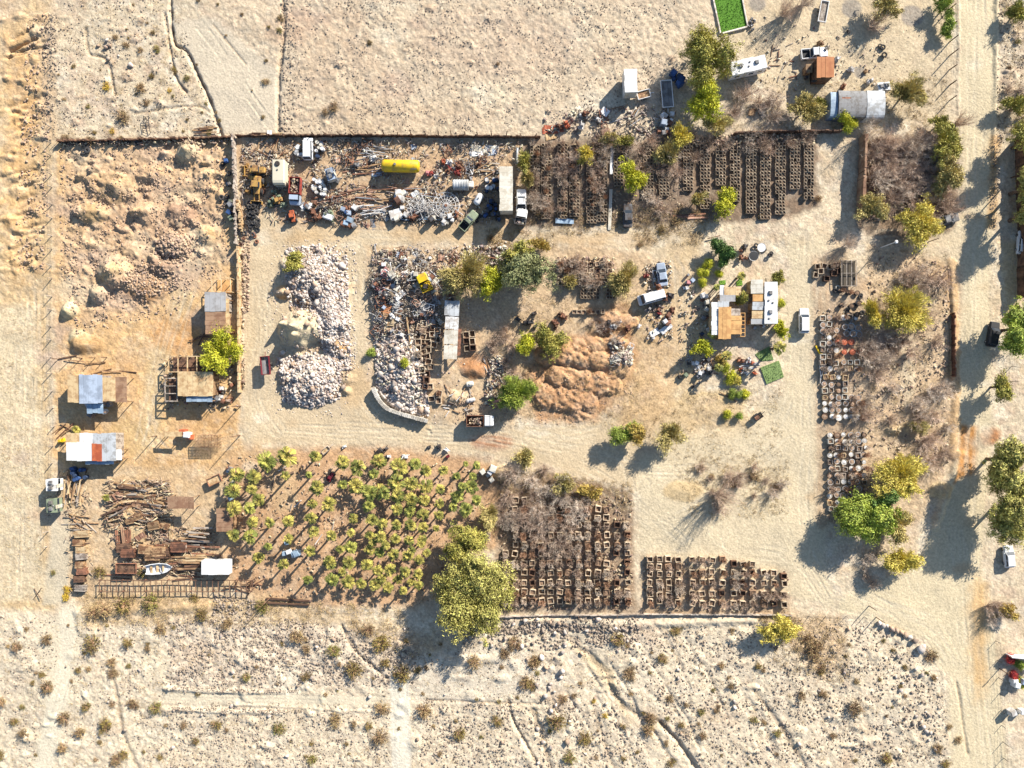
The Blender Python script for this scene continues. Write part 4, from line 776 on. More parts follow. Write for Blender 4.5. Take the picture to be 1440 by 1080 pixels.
loader('yellow wheel loader parked beside the tyre pile', 361, 262, -95, 'cat_yellow', .95); loader('rusty tan grader frame above the yellow wheel loader', 360, 239, 180, 'cat_yellow', .85, 'road_grader', 'grader'); loader('small red tractor at the lower edge of the scrap yard', 410, 304, -80, 'rustred', .62, 'farm_tractor', 'tractor', False)
loader('tan skid loader with a round tank shadow by the red tractor', 388, 281, 200, 'cat_yellow', .55, 'skid_loader'); loader('dark red tractor parked in the top of the palm grove', 464, 671, 60, 'maroon', .5, 'farm_tractor', 'tractor', False)
# flatbeds and carts
def flatbed(label, px, py, rot, L, Wd, z, deck, rail, name='flatbed_trailer', cat='trailer', lip=.35):
    t = thing(name, label, cat, px, py, rot, z); m = MB(); strips(m, -L / 2, L / 2, -Wd / 2 + .12, Wd / 2 - .12, z - .06, 'y', .3, .05, jit=.008); m.build('deck', deck, t); m = MB()
    for s in (-1, 1): m.box(0, s * (Wd / 2 - .05), z - .1, L, .1, lip); m.box(s * (L / 2 - .05), 0, z - .1, .1, Wd - .21, lip)
    m.build('side_rail', rail, t); wheels(t, (-.25 * L / 2, .15 * L / 2), Wd / 2 - .1, .3)
    MB().tube((L / 2, 0, z - .15), (L / 2 + .9, 0, z - .35), .07, None, 6).build('tow_bar', rail, t); return t
flatbed('grey flatbed trailer with a white rim under the big olive tree', 938, 132, -85, 5.3, 2.2, 1.0, 'grey', 'white'); flatbed('small red framed trailer beside the big sand heap', 373.5, 514, 95, 3.6, 1.7, 1.4, 'grey', 'maroon', lip=.6); flatbed('small dark cart with an open frame on the pale yard', 1066, 586, 35, 1.7, 1.1, .9, 'rust', 'black', 'utility_cart', 'cart', .4)
flatbed('small utility trailer right of the short white box trailer', 905, 133, 15, 2.6, 1.6, .8, 'wood', 'white'); flatbed('long narrow boat trailer frame at the top of the upper right lot', 1158, 16, 80, 4.2, 1.6, .8, 'wood_grey', 'white')
flatbed('rusty implement trailer beside the white boat', 178, 799, 0, 4.0, 2.0, 1.2, 'wood_dark', 'rust'); flatbed('pale wooden hand cart above the palm grove clearing', 458, 633, 40, 1.8, .9, .8, 'wood_pale', 'wood_grey', 'hand_cart', 'cart')
flatbed('wooden trailer with wheels at the top corner of the lumber yard', 302, 675, 25, 2.8, 1.6, .8, 'wood_pale', 'rust')
# boat
t = thing('motor_boat', 'white open boat with a cluttered deck in the lumber yard', 'boat', 222, 800, 6, 1.2); m = MB(); vs = []
for x, w, zk in ((-2.6, .85, .35), (-1.4, 1.05, .25), (.2, 1.1, .25), (1.6, .85, .35), (2.3, .45, .6), (2.75, .05, .9)): vs += [(x, 0, zk), (x, w * .8, zk + .35), (x, w, 1.15), (x, w * .86, 1.17), (x, w * .7, zk + .45), (x, 0, zk + .3), (x, -w * .7, zk + .45), (x, -w * .86, 1.17), (x, -w, 1.15), (x, -w * .8, zk + .35)]
m.add(vs, [(k * 10 + i, (k + 1) * 10 + i, (k + 1) * 10 + (i + 1) % 10, k * 10 + (i + 1) % 10) for k in range(5) for i in range(10)] + [tuple(range(10))]); m.build('hull', 'white', t)
for x in (-1.5, -.3, .8): MB().box(x, 0, .75, .45, 1.5, .1).build('thwart', 'wood_pale', t)
MB().box(-2.7, 0, .7, .35, .4, .9, top=(.7, .7)).build('outboard_motor', 'black', t); MB().box(.9, 0, 1.16, .1, 1.5, .35, ry=.5).build('windscreen', 'glass', t)
for x in (-1.6, 1.): MB().box(x, 0, -.2, .3, 1.2, .5).build('cradle', 'wood_dark', t)
# tanks
t = thing('storage_tank', 'long bright yellow cylindrical tank lying in the scrap yard', 'tank', 564, 234, -1, 1.5); MB().lathe([(.5, -3.75), (1.0, -3.6), (1.18, -3.3), (1.18, 3.2), (1.0, 3.5), (.5, 3.62)], 20, (0, 0, 1.6), 'X').build('shell', 'yellow', t, True)
for x in (-2.2, 2.2): MB().box(x, 0, -.2, .4, 1.8, .75).build('saddle', 'dark_steel', t)
MB().box(2.6, -.55, 2.35, 1.2, .6, .25, rx=.4).build('hatch', 'grey', t); MB().lathe([(.25, 2.75), (.25, 2.95)], 12, (-1, 0, 0)).build('lid', 'grey', t)
t = thing('water_tank', 'grey ribbed water tank on skids left of the white tank', 'tank', 648, 260, 0, 1.2); m = MB(); pr = []
for i in range(13): pr.append((1.0 + (.05 if i % 2 else 0), -1.5 + i * .25))
m.lathe(pr, 18, (0, 0, 1.15), 'X').build('shell', 'galv', t); MB().box(0, 0, -.2, 2.6, 1.2, .45).build('skid', 'rust', t); MB().box(2.0, .2, .1, .9, 1.1, 1.2).build('pump_box', 'white_rough', t)
t = thing('propane_tank', 'small white rounded tank between the grey tank and the box trailer', 'tank', 673, 280, 60, .9); MB().lathe([(.3, -1.2), (.6, -1.0), (.68, -.8), (.68, .8), (.6, 1.0), (.3, 1.2)], 16, (0, 0, .9), 'X').build('shell', 'white', t, True); MB().box(0, 0, -.1, 1.2, .9, .4).build('cradle', 'grey', t); MB().lathe([(.15, 1.5), (.15, 1.75)], 10).build('valve_cap', 'grey', t)
# spoked wheel of an old irrigation or fairground frame
t = thing('spoked_wheel', 'big pale spoked wire wheel lying flat in the scrap yard', 'wheel', 627, 289, 0, .8); m = MB()
for R_ in (2.6, 1.9, 1.2, .5): m.torus(R_, .07, 26, 4, (0, 0, .75))
m.build('rings', 'white_rough', t); m = MB()
for i in range(18): a = 2 * pi * i / 18; m.tube((.1 * cos(a), .1 * sin(a), .85), (2.6 * cos(a), 2.6 * sin(a), .72), .05, None, 4)
m.build('spokes', 'white_rough', t); MB().lathe([(.3, -.2), (.3, 1.0)], 10).build('hub', 'rust', t)
for ox, oy in ((-26, 5), (-40, -2)):
    t = thing('pipe_truss', here('tangle of bent white truss pipes', 627 + ox, 289 + oy), 'truss', 627 + ox, 289 + oy, 0, .6); m = MB()
    for i in range(34):
        a = rnd.uniform(-.5, .5) + rnd.choice([0, .6, 2.2]); x, y = rnd.uniform(-1.6, 1.6), rnd.uniform(-1.2, 1.2); l = rnd.uniform(.8, 2.2); z = rnd.uniform(.1, 1); m.tube((x - l * cos(a), y - l * sin(a), z), (x + l * cos(a), y + l * sin(a), z + rnd.uniform(-.2, .3)), .05, None, 4)
    m.build('tubes', 'white_rough', t)
# ================= VEGETATION =================
def leafmat(key, c, c2, isl=.4): return mat(key, c, c2, .3, .9, .75, isl=isl, hue=.03, k=.75, amt=.5)
leafmat('leaf_olive', (188, 176, 88), (150, 146, 70)); leafmat('leaf_lime', (214, 208, 62), (180, 182, 58)); leafmat('leaf_yellow', (236, 216, 110), (206, 188, 86)); leafmat('leaf_straw', (212, 192, 122), (176, 160, 96))
leafmat('leaf_green', (184, 194, 82), (142, 156, 66)); leafmat('leaf_deep', (112, 140, 68), (84, 108, 56)); leafmat('leaf_grey', (164, 164, 112), (124, 128, 84)); leafmat('leaf_orange', (204, 174, 90), (172, 146, 74)); leafmat('leaf_big', (196, 186, 104), (156, 150, 78)); leafmat('leaf_red', (200, 60, 60), (160, 50, 50))
leafmat('shrub_olive', (146, 128, 66), (112, 98, 54)); leafmat('shrub_brown', (156, 132, 92), (122, 102, 72)); leafmat('shrub_tan', (182, 156, 108), (150, 124, 86)); leafmat('shrub_green', (144, 138, 66), (112, 108, 52)); leafmat('shrub_yellow', (222, 188, 60), (192, 160, 50))
leafmat('palm_leaf', (186, 170, 84), (116, 118, 54), .5); leafmat('palm_leaf_green', (168, 164, 78), (112, 118, 54), .45); leafmat('palm_dry', (196, 150, 92), (160, 118, 70), .35)
mat('bark', (132, 108, 88), (100, 82, 68), .25, 3, .9); mat('twig', (206, 182, 160), (172, 148, 130), .2, 1, .9, isl=.3, obj=.2); mat('twig_pale', (228, 212, 192), (196, 176, 158), .2, 1, .9, isl=.3, obj=.2); mat('twig_brown', (188, 148, 118), (150, 116, 92), .2, 1, .9, isl=.3, obj=.2)
def quads(P, A, B):    # centre, half axes
    n = len(P); V = np.empty((n, 4, 3), np.float32); V[:, 0] = P - A - B * .6; V[:, 1] = P + A * .9 - B * .3; V[:, 2] = P + A + B * .6; V[:, 3] = P - A * .9 + B * .4
    return V.reshape(-1, 3), np.arange(4 * n).reshape(-1, 4)
def rvec(r, n):
    v = r.randn(n, 3); return v / np.linalg.norm(v, axis=1)[:, None]
def crown(seed, rx, ry, z0, z1, nc, nl, ls, wisp=0.5, lobes=8, sig=.42):
    r = np.random.RandomState(seed); hz = (z1 - z0) / 2; zc = (z0 + z1) / 2
    # lobes: smaller ellipsoids spread over the crown
    la = r.rand(lobes) * 2 * pi; lr = np.sqrt(r.rand(lobes)) * .7; lc = np.stack([lr * np.cos(la), lr * np.sin(la), r.uniform(-.5, .45, lobes)], 1); ls_ = r.uniform(.32, .5, lobes)
    k = r.randint(0, lobes, nc); d = rvec(r, nc); d[:, 2] = np.abs(d[:, 2]) * 1.0 - .25
    rad = r.uniform(.55, 1.06, nc) ** .8
    C = lc[k] + d * (ls_[k] * rad)[:, None]
    jag = 1 + .2 * r.randn(nc)
    C = C * np.array([rx, ry, hz]) * jag[:, None]; C[:, 2] += zc
    s_ = sig * r.uniform(.6, 1.3, nc)
    P = np.repeat(C, nl, 0) + r.randn(nc * nl, 3) * np.repeat(s_, nl)[:, None] * np.array([1, 1, .75])
    P[:, 2] = np.maximum(P[:, 2], .15)
    n = len(P); out = P - np.array([0, 0, zc * .6]); out /= np.linalg.norm(out, axis=1)[:, None] + 1e-6
    LC = np.repeat(lc[k] * np.array([rx, ry, hz]) + np.array([0, 0, zc]), nl, 0); nn = P - LC; nn /= np.linalg.norm(nn, axis=1)[:, None] + 1e-6; nn = nn + rvec(r, n) * .75
    A = np.cross(nn, rvec(r, n)); A /= np.linalg.norm(A, axis=1)[:, None] + 1e-6; A = A * (1 - wisp) + out * wisp; A /= np.linalg.norm(A, axis=1)[:, None]; B = np.cross(nn, A); B /= np.linalg.norm(B, axis=1)[:, None] + 1e-6
    sz = ls * r.uniform(.6, 1.4, n); V, F = quads(P, A * (sz * (1 + .8 * wisp))[:, None], B * (sz * (1 - .55 * wisp))[:, None]); return V, F, C
def segmesh(segs, name, n=3):
    P = np.array([s[0] for s in segs], float); Q = np.array([s[1] for s in segs], float); r0 = np.array([s[2] for s in segs]); r1 = np.array([s[3] for s in segs])
    D = Q - P; D /= np.linalg.norm(D, axis=1)[:, None] + 1e-9; U = np.cross(D, np.array([.31, .17, .93])); U /= np.linalg.norm(U, axis=1)[:, None] + 1e-9; Wv = np.cross(D, U)
    V = np.empty((len(P), 2 * n, 3)); F = []
    for i in range(n):
        a = 2 * pi * i / n; o = U * cos(a) + Wv * sin(a); V[:, i] = P + o * r0[:, None]; V[:, n + i] = Q + o * r1[:, None]
    base = (np.arange(len(P)) * 2 * n)[:, None]
    F = np.concatenate([base + np.array([[i, (i + 1) % n, n + (i + 1) % n, n + i]]) for i in range(n)], 0)
    return mesh_np(name, V.reshape(-1, 3), F)
def grow(r, segs, p, d, L, rad, lev, sub=3, up=.15, droop=0.):
    n = 3; step = L / n; q = p
    for i in range(n):
        d = (d + Vector((r.uniform(-1, 1), r.uniform(-1, 1), r.uniform(-.6, .8) * 1 + up * 2 - droop)) * .28).normalized(); e = q + d * step; a = rad * (1 - .28 * i); b = rad * (1 - .28 * (i + 1))
        segs.append((q[:], e[:], a, max(b, .014)))
        if lev > 0:
            for k in range(sub):
                f = (d + Vector((r.uniform(-1, 1), r.uniform(-1, 1), r.uniform(-.3, .7))) * .95).normalized(); grow(r, segs, q.lerp(e, r.random()), f, L * r.uniform(.38, .62), b * .62, lev - 1, sub, up, droop)
        q = e
    return segs
def bare_mesh(seed, h, spread, main, lev, sub, rad, up=.12, name='branches'):
    r = random.Random(seed); segs = []
    for i in range(main):
        a = 2 * pi * (i + r.random()) / main; grow(r, segs, Vector((.08 * cos(a), .08 * sin(a), -.1)), Vector((cos(a) * spread / h, sin(a) * spread / h, 1)).normalized(), h * r.uniform(.8, 1.2), rad * r.uniform(.7, 1.1), lev, sub, up)
    return segmesh(segs, name)
def tree(label, px, py, rx, ry, h, leaf, group='green trees in and around the yard', seed=None, dens=1., wisp=.5, ls=.2, z0f=.25, name='desert_tree', cat='tree', trunkr=None):
    seed = seed or int(px * 7 + py * 13); t = thing(name, label, cat, px, py, 0, h * .6, group); k = S * (H - h * .6) / H; ax, ay = rx * k, ry * k
    vol = ax * ay; nc = int(40 + 20 * vol * dens); V, F, C = crown(seed, ax, ay, h * z0f, h, nc, int(62 * min(1.3, dens)), ls * .56, wisp, int(min(15, 6 + vol * .2)), .2 + .035 * math.sqrt(vol))
    meshobj('crown', mesh_np('crown', V, F), leaf, t)
    r = random.Random(seed); segs = []; R_ = trunkr or (.06 + .03 * h); top = Vector((r.uniform(-.2, .2), r.uniform(-.2, .2), h * .3)); segs.append(((0, 0, -.3), top[:], R_ * 1.25, R_ * .85))
    for i in r.sample(range(len(C)), min(26, len(C))):
        c = Vector(C[i]); mid = top.lerp(c, .5) + Vector((r.uniform(-.2, .2), r.uniform(-.2, .2), .25)); segs.append((top[:], mid[:], R_ * .5, R_ * .28)); segs.append((mid[:], c[:], R_ * .28, .02))
    meshobj('trunk', segmesh(segs, 'trunk', 6), 'bark', t); return t
T = tree
T('huge olive tree at the bottom edge between the palm grove and planter block', 665, 833, 49, 55, 8.5, 'leaf_big', dens=1.15, wisp=.3, ls=.24); T('smaller olive tree leaning over the top of the huge olive tree', 655, 763, 29, 29, 6, 'leaf_olive', wisp=.3); T('pale green bush tree against the left of the huge olive tree', 627, 838, 16, 26, 5, 'leaf_straw', wisp=.3)
T('big olive tree at the left of the white motorhome', 997, 86, 35, 43, 8.0, 'leaf_olive', dens=1.1, wisp=.35, ls=.22); T('bright yellow-green tree below the big olive tree', 997, 143, 27, 28, 6, 'leaf_lime', wisp=.4); T('straw coloured wispy tree at the right of the scrap heap', 653, 387, 32, 28, 6, 'leaf_straw', wisp=.75, dens=.9); T('bright lime tree between the straw tree and the dark grey-green tree', 694, 402, 19, 28, 5.5, 'leaf_lime', wisp=.5)
T('dark grey-green tree with a dense crown in the centre block', 740, 378, 33, 40, 7, 'leaf_grey', dens=1.1, wisp=.25, ls=.22); T('olive top of a tree above the dark grey-green tree', 728, 350, 20, 18, 6, 'leaf_olive', wisp=.3); T('bright yellow-green tree overhanging the long workshop', 311, 488, 23, 34, 5.5, 'leaf_lime', wisp=.5); T('small olive tree on top of the white rubble pile', 415, 369, 13, 12, 3, 'leaf_olive', wisp=.4)
T('round bright green tree beside the red dirt terraces', 728, 555, 23, 28, 5, 'leaf_green', dens=1.2, wisp=.6, ls=.17); T('round green tree with a yellowish right side', 880, 610, 18, 23, 4.5, 'leaf_green', dens=1.1, wisp=.4, ls=.17); T('orange half crown against the right of the round green tree', 897, 612, 13, 19, 4, 'leaf_orange', wisp=.4); T('pale olive tree standing alone on the right of the orange crown', 945, 613, 23, 21, 4.5, 'leaf_straw', wisp=.6, dens=.7)
T('brown-green wispy tree left of the white passenger van', 882, 393, 23, 24, 4.5, 'leaf_straw', wisp=.7); T('yellow tree at the top of the red dirt terraces', 742, 484, 18, 17, 3.5, 'leaf_lime', wisp=.4); T('olive tree at the top of the red dirt terraces', 775, 478, 21, 22, 4, 'leaf_olive', wisp=.4)
T('wide yellow wispy tree above the orange tub rows', 1270, 437, 38, 30, 5, 'leaf_yellow', wisp=.75, dens=.9); T('small yellow tree left of the wide yellow wispy tree', 1227, 440, 14, 16, 4, 'leaf_yellow', wisp=.75); T('yellow tree over the lower right end of the tub rows', 1268, 668, 38, 28, 5, 'leaf_yellow', wisp=.6); T('deep green tree casting a large shadow on the pale yard', 1214, 735, 36, 36, 6.5, 'leaf_green', dens=1.25, wisp=.2, ls=.24)
T('dark green top of a tree behind the deep green tree', 1245, 712, 20, 18, 6, 'leaf_deep', wisp=.2, ls=.22); T('orange-yellow tree at the right of the deep green tree', 1262, 738, 20, 24, 4.5, 'leaf_straw', wisp=.5); T('yellow bush tree below the deep green tree', 1266, 785, 26, 21, 4, 'leaf_yellow', wisp=.6)
T('yellow tree at the lower corner of the walled thicket', 1297, 316, 28, 27, 5, 'leaf_yellow', wisp=.5); T('olive tree at the bottom of the walled thicket', 1224, 292, 20, 22, 4, 'leaf_straw', wisp=.5); T('olive tree leaning over the road at the thicket top', 1330, 196, 22, 26, 5, 'leaf_olive', wisp=.5); T('long olive tree along the right of the walled thicket', 1332, 245, 17, 36, 5, 'leaf_straw', wisp=.5)
T('round yellow tree standing below the stepped planter block', 1096, 884, 24, 20, 4, 'leaf_yellow', wisp=.5)
T('huge roadside olive tree at the upper right of the white roadside car', 1416, 650, 30, 40, 9, 'leaf_big', dens=1.1, wisp=.3, ls=.24); T('huge roadside olive tree close above the white roadside car', 1424, 722, 32, 42, 9, 'leaf_big', dens=1.1, wisp=.3, ls=.24); T('small olive tree on the road verge below the black car', 1408, 545, 14, 22, 5, 'leaf_olive', wisp=.4); T('dense green tree at the right edge above the black car', 1434, 462, 26, 36, 8, 'leaf_green', dens=1.1, wisp=.2, ls=.24)
T('tall tree half outside the right edge under the utility pole', 1450, 196, 22, 24, 8, 'leaf_olive', wisp=.3); T('tall thin tree at the right edge above the parked white car', 1449, 262, 18, 26, 9, 'leaf_big', wisp=.3); T('tall thin tree at the right edge beside the dark wall', 1452, 300, 18, 20, 10, 'leaf_big', wisp=.3)
for a in ((955, 192, 17, 17, 4, 'leaf_yellow', .6), (890, 247, 22, 20, 3.6, 'leaf_lime', .5), (1018, 283, 20, 18, 3.5, 'leaf_lime', .4), (980, 279, 13, 11, 3, 'leaf_straw', .6), (938, 218, 18, 16, 3.5, 'leaf_straw', .7), (1135, 152, 24, 18, 4, 'leaf_straw', .6), (1190, 173, 17, 13, 3.2, 'leaf_lime', .4), (1275, 132, 24, 23, 4, 'leaf_straw', .7), (1246, 10, 22, 18, 4, 'leaf_straw', .5), (1010, 175, 20, 14, 3, 'leaf_straw', .7), (823, 218, 9, 12, 3, 'leaf_yellow', .6), (740, 228, 9, 14, 3, 'leaf_olive', .6), (742, 250, 9, 12, 2.6, 'leaf_straw', .6), (1040, 426, 10, 13, 3.6, 'leaf_olive', .5), (987, 486, 14, 13, 3.4, 'leaf_lime', .5), (1098, 463, 11, 11, 3, 'leaf_lime', .5), (1094, 392, 9, 9, 2.5, 'leaf_olive', .5), (795, 682, 16, 16, 3, 'leaf_straw', .6), (832, 690, 16, 10, 2.5, 'leaf_orange', .6), (690, 722, 12, 22, 2.8, 'leaf_straw', .7), (1330, 10, 12, 20, 3, 'leaf_green', .4), (1333, 38, 9, 16, 2.6, 'leaf_green', .4), (1425, 148, 16, 12, 3, 'leaf_olive', .5), (1432, 18, 12, 14, 3, 'leaf_olive', .5), (1326, 172, 16, 8, 3, 'leaf_olive', .5), (760, 345, 12, 10, 2.5, 'leaf_orange', .6), (800, 395, 10, 9, 2.2, 'leaf_straw', .6), (1286, 602, 14, 10, 1.6, 'leaf_straw', .6), (735, 645, 14, 12, 2.2, 'leaf_straw', .6), (857, 198, 12, 8, 2.4, 'leaf_straw', .6), (880, 200, 10, 8, 2.2, 'leaf_olive', .6), (1418, 860, 14, 10, 2.5, 'leaf_orange', .5), (1152, 145, 8, 8, 2, 'leaf_olive', .5)):
    px, py, rx, ry, h, lf, wi = a; T(here({'leaf_yellow': 'yellow wispy bush tree', 'leaf_lime': 'lime green bush tree', 'leaf_straw': 'dry straw-green bush tree', 'leaf_olive': 'olive bush tree', 'leaf_orange': 'orange-brown bush', 'leaf_green': 'dense green bush'}[lf], px, py), px, py, rx, ry, h, lf, wisp=wi, dens=.85, name='bush_tree')
T('deep green lush shrub tree above the house garden', 1018, 348, 17, 15, 3.5, 'leaf_deep', dens=1.3, wisp=.15, ls=.2, name='garden_shrub'); T('lower arm of the lush shrub above the house garden', 1019, 365, 9, 10, 2.4, 'leaf_deep', dens=1.3, wisp=.15, name='garden_shrub'); T('round clipped yellow-green bush, topmost of the three left of the house', 995, 372, 6.5, 6.5, 1.6, 'leaf_lime', dens=3, wisp=.1, ls=.1, z0f=.1, name='round_bush'); T('bright round bush, middle of the three left of the house', 989, 385, 6.5, 7, 1.6, 'leaf_lime', dens=3, wisp=.1, ls=.1, z0f=.1, name='round_bush'); T('round clipped bush, lowest of the three left of the house', 988.5, 398, 5, 5, 1.5, 'leaf_lime', dens=3, wisp=.1, ls=.1, z0f=.1, name='round_bush'); T('small round bush right of the flat white camper', 1098, 425, 5, 5, 1.4, 'leaf_lime', dens=3, wisp=.1, ls=.1, z0f=.1, name='round_bush')
for px, py, rx, lf in ((1016, 505, 8, 'leaf_orange'), (1028, 533, 9, 'leaf_lime'), (1036, 535, 7, 'leaf_yellow'), (1030, 554, 5, 'leaf_green'), (1040, 554, 4, 'leaf_green'), (1049, 553, 5, 'leaf_lime'), (1022, 583, 5, 'leaf_lime'), (1040, 585, 3, 'leaf_green'), (1018, 518, 7, 'leaf_lime'), (1420, 928, 6, 'leaf_red'), (1424, 950, 5, 'leaf_red'), (1435, 935, 6, 'leaf_green'), (1436, 962, 6, 'leaf_lime'), (1010, 385, 4, 'leaf_lime'), (522, 497, 5, 'leaf_green'), (571, 511, 5, 'leaf_lime')):
    T(here('small leafy garden plant', px, py), px, py, rx, rx, 1.2, lf, dens=2.5, wisp=.3, ls=.11, z0f=.1, name='garden_plant', cat='plant', group='garden plants')
# ---- palms: templates of unit crown, then copies
def palm_proto(seed, leaf):
    r = np.random.RandomState(seed); P = []; A = []; B = []
    for i in range(26):                       # outer fronds lie out as a star, inner ones stand up
        a = i * 2.4 + r.uniform(-.25, .25); el = r.uniform(-.45, .35) if i < 13 else r.uniform(.3, 1.35); l = r.uniform(.12, .3) if i > 12 else r.uniform(.22, .42)
        d = np.array([cos(a) * cos(el), sin(a) * cos(el), sin(el)]); tip = d * l; side = np.cross(d, [0, 0, 1]); side /= np.linalg.norm(side) + 1e-6; R1 = r.uniform(.55, .78) if i < 13 else r.uniform(.4, .6)
        P.append(tip / 2); A.append(tip / 2); B.append(side * .02)
        for k in range(7):
            f = (k - 3) / 3 * .62; q = d * cos(f) + side * sin(f); q[2] -= .18 * abs(f) + .12; ln = R1 * (1 - .3 * abs(f)); P.append(tip + q * ln / 2); A.append(q * ln / 2); B.append((np.cross(q, [0, 0, 1]) + r.randn(3) * .25) * .085)
    V, F = quads(np.array(P), np.array(A), np.array(B)); t = bpy.data.objects.new('fan_palm', None); t.empty_display_size = .3; COL.objects.link(t)
    meshobj('crown', mesh_np('crown', V, F), leaf, t); me = segmesh([((0, 0, -.05), (0, 0, .25), .24, .2), ((0, 0, .25), (.01, 0, .7), .2, .18), ((.01, 0, .7), (0, 0, 1.0), .18, .24)], 'trunk', 7); meshobj('trunk', me, 'bark', t)
    P = []; A = []; B = []
    for i in range(26):
        a = r.rand() * 6.3; q = np.array([cos(a) * .5, sin(a) * .5, -.85]); P.append(q * .28 + np.array([0, 0, -.05])); A.append(q * .3); B.append(np.cross(q, [0, 0, 1]) * .14)
    V, F = quads(np.array(P), np.array(A), np.array(B)); meshobj('dry_skirt', mesh_np('dry_skirt', V, F), 'palm_dry', t); return Proto(t)
PP = [palm_proto(200 + i, ('palm_leaf', 'palm_leaf', 'palm_leaf', 'palm_leaf_green')[i % 4]) for i in range(8)]
def palm(px, py, r, h, label, green=None, group='fan palms of the grove'):
    i = rnd.randrange(8)
    if green is not None: i = 3 + 4 * rnd.randrange(2) if green else rnd.choice([0, 1, 2, 4, 5, 6])
    o = PP[i].get(label, 'palm', group); put(o, px, py, rnd.uniform(0, 360), h); R_ = r * S * 1.12
    for c in KID[o.name]:
        n = c.name.split('.')[0]
        if n == 'trunk': c.scale = (.6 + h * .12, .6 + h * .12, h)
        else: c.scale = (R_, R_, R_ * .8); c.location = (0, 0, h)
    return o
PA = [(c[0] / 6 + 300, c[1] / 6 + 610, c[2] / 6) for c in [(450, 235, 80), (620, 190, 80), (200, 345, 60), (340, 365, 60), (165, 480, 65), (325, 470, 42), (380, 560, 55), (170, 630, 60), (305, 630, 50), (325, 750, 50), (470, 750, 40), (165, 860, 50), (305, 870, 62), (855, 190, 50), (1085, 240, 60), (1215, 285, 65), (1395, 235, 60), (870, 450, 60), (1200, 440, 70), (805, 350, 30), (835, 590, 40), (975, 595, 60), (825, 715, 50), (630, 740, 50), (635, 885, 40), (845, 825, 45), (990, 860, 45), (815, 990, 45), (1155, 960, 55), (460, 950, 35), (370, 1050, 50), (1180, 715, 40), (1310, 610, 50), (1340, 730, 50), (1160, 840, 35), (1315, 860, 40), (1320, 500, 70), (1400, 490, 60), (1320, 980, 45), (1090, 430, 40), (1350, 340, 45), (1410, 870, 50), (610, 350, 36), (970, 1060, 32), (1400, 1000, 45)]]
PA += [(c[0] / 6 + 500, c[1] / 6 + 610, c[2] / 6) for c in [(360, 280, 75), (500, 260, 55), (590, 310, 50), (740, 310, 40), (345, 410, 70), (470, 420, 60), (590, 445, 60), (715, 470, 40), (240, 500, 55), (350, 520, 60), (470, 560, 60), (580, 560, 50), (705, 590, 40), (980, 450, 60), (855, 530, 55), (930, 640, 60), (850, 360, 35), (115, 610, 50), (350, 635, 50), (455, 655, 50), (570, 680, 50), (700, 690, 40), (135, 725, 50), (225, 760, 45), (345, 770, 40), (460, 770, 50), (570, 790, 45), (680, 800, 30), (115, 860, 45), (225, 875, 45), (335, 890, 45), (450, 900, 40), (560, 890, 40), (105, 990, 45), (215, 1000, 45), (320, 1020, 45), (440, 1030, 45), (1020, 270, 35), (930, 255, 25), (1020, 560, 45), (900, 450, 40), (990, 360, 36), (820, 620, 40)]]
PA += [(c[0] / 3.176 + 380, c[1] / 3.176 + 740, c[2] / 6) for c in [(270, 45, 42), (355, 30, 38), (440, 40, 44), (495, 50, 46), (555, 60, 46), (620, 70, 40), (675, 80, 36), (360, 95, 60), (435, 110, 46), (490, 110, 50), (550, 130, 46), (610, 140, 46), (665, 150, 40), (265, 165, 56), (350, 165, 56), (430, 175, 50), (480, 200, 46), (535, 195, 50), (600, 205, 44), (660, 215, 42), (275, 240, 56), (345, 250, 58), (405, 260, 46), (470, 260, 50), (525, 275, 46), (595, 290, 34), (660, 265, 40), (740, 230, 32), (180, 110, 48), (60, 170, 45), (165, 240, 40), (195, 25, 40), (85, 50, 40), (310, 105, 36), (320, 205, 34), (500, 235, 40), (570, 240, 40), (700, 120, 34), (630, 110, 36), (515, 85, 38), (460, 75, 36), (630, 250, 34)]]
pd = []
for a in PA:
    if all(hypot(a[0] - b[0], a[1] - b[1]) > 5 for b in pd): pd.append(a)
pd.sort(key=lambda a: (round(a[1] / 15), a[0])); rows = {}
for a in pd: rows.setdefault(round(a[1] / 15), []).append(a)
ORDN = ['first', 'second', 'third', 'fourth', 'fifth', 'sixth', 'seventh', 'eighth', 'ninth', 'tenth', 'eleventh', 'twelfth', 'thirteenth', 'fourteenth', 'fifteenth', 'sixteenth', 'seventeenth', 'eighteenth', 'nineteenth', 'twentieth']
for ri, (k, rw) in enumerate(sorted(rows.items())):
    for ci, (px, py, r) in enumerate(rw):
        west = px < 480; h = rnd.uniform(2.6, 4.8) if west else rnd.uniform(2.0, 3.2)
        if r > 10: h = min(h, 3.4)
        sz = 'large' if r > 9 else ('small' if r < 6.8 else 'medium'); kind = 'tall' if h > 3 else 'low'
        palm(px, py, r, h, '%s %s fan palm, %s from left in the %s row down of the grove' % (sz, kind, ORDN[ci], ORDN[ri]), green=(px > 630 and py < 730) or rnd.random() < .12)
for px, py, r, h, l in ((1098, 489, 9, 5.0, 'tall fan palm over the green turf mat with a long shadow'), (1011, 517, 6, 3.4, 'slim palm in the garden below the orange plank roofs'), (1043, 388, 6, 3.2, 'slim yellow palm over the top of the orange plank roof house'), (1008, 404, 5, 2.4, 'small palm left of the orange plank roof house'), (1023, 500, 7, 2.6, 'yellow palm in the garden below the pergola'), (1002, 470, 6, 2.8, 'small palm at the left foot of the orange plank roofs'), (106, 604, 6, 1.0, 'low spiky plant just above the rust-striped roof'), (149, 700, 5, 1.0, 'low spiky plant left of the stacked lumber')): palm(px, py, r, h, l, group='garden palms')
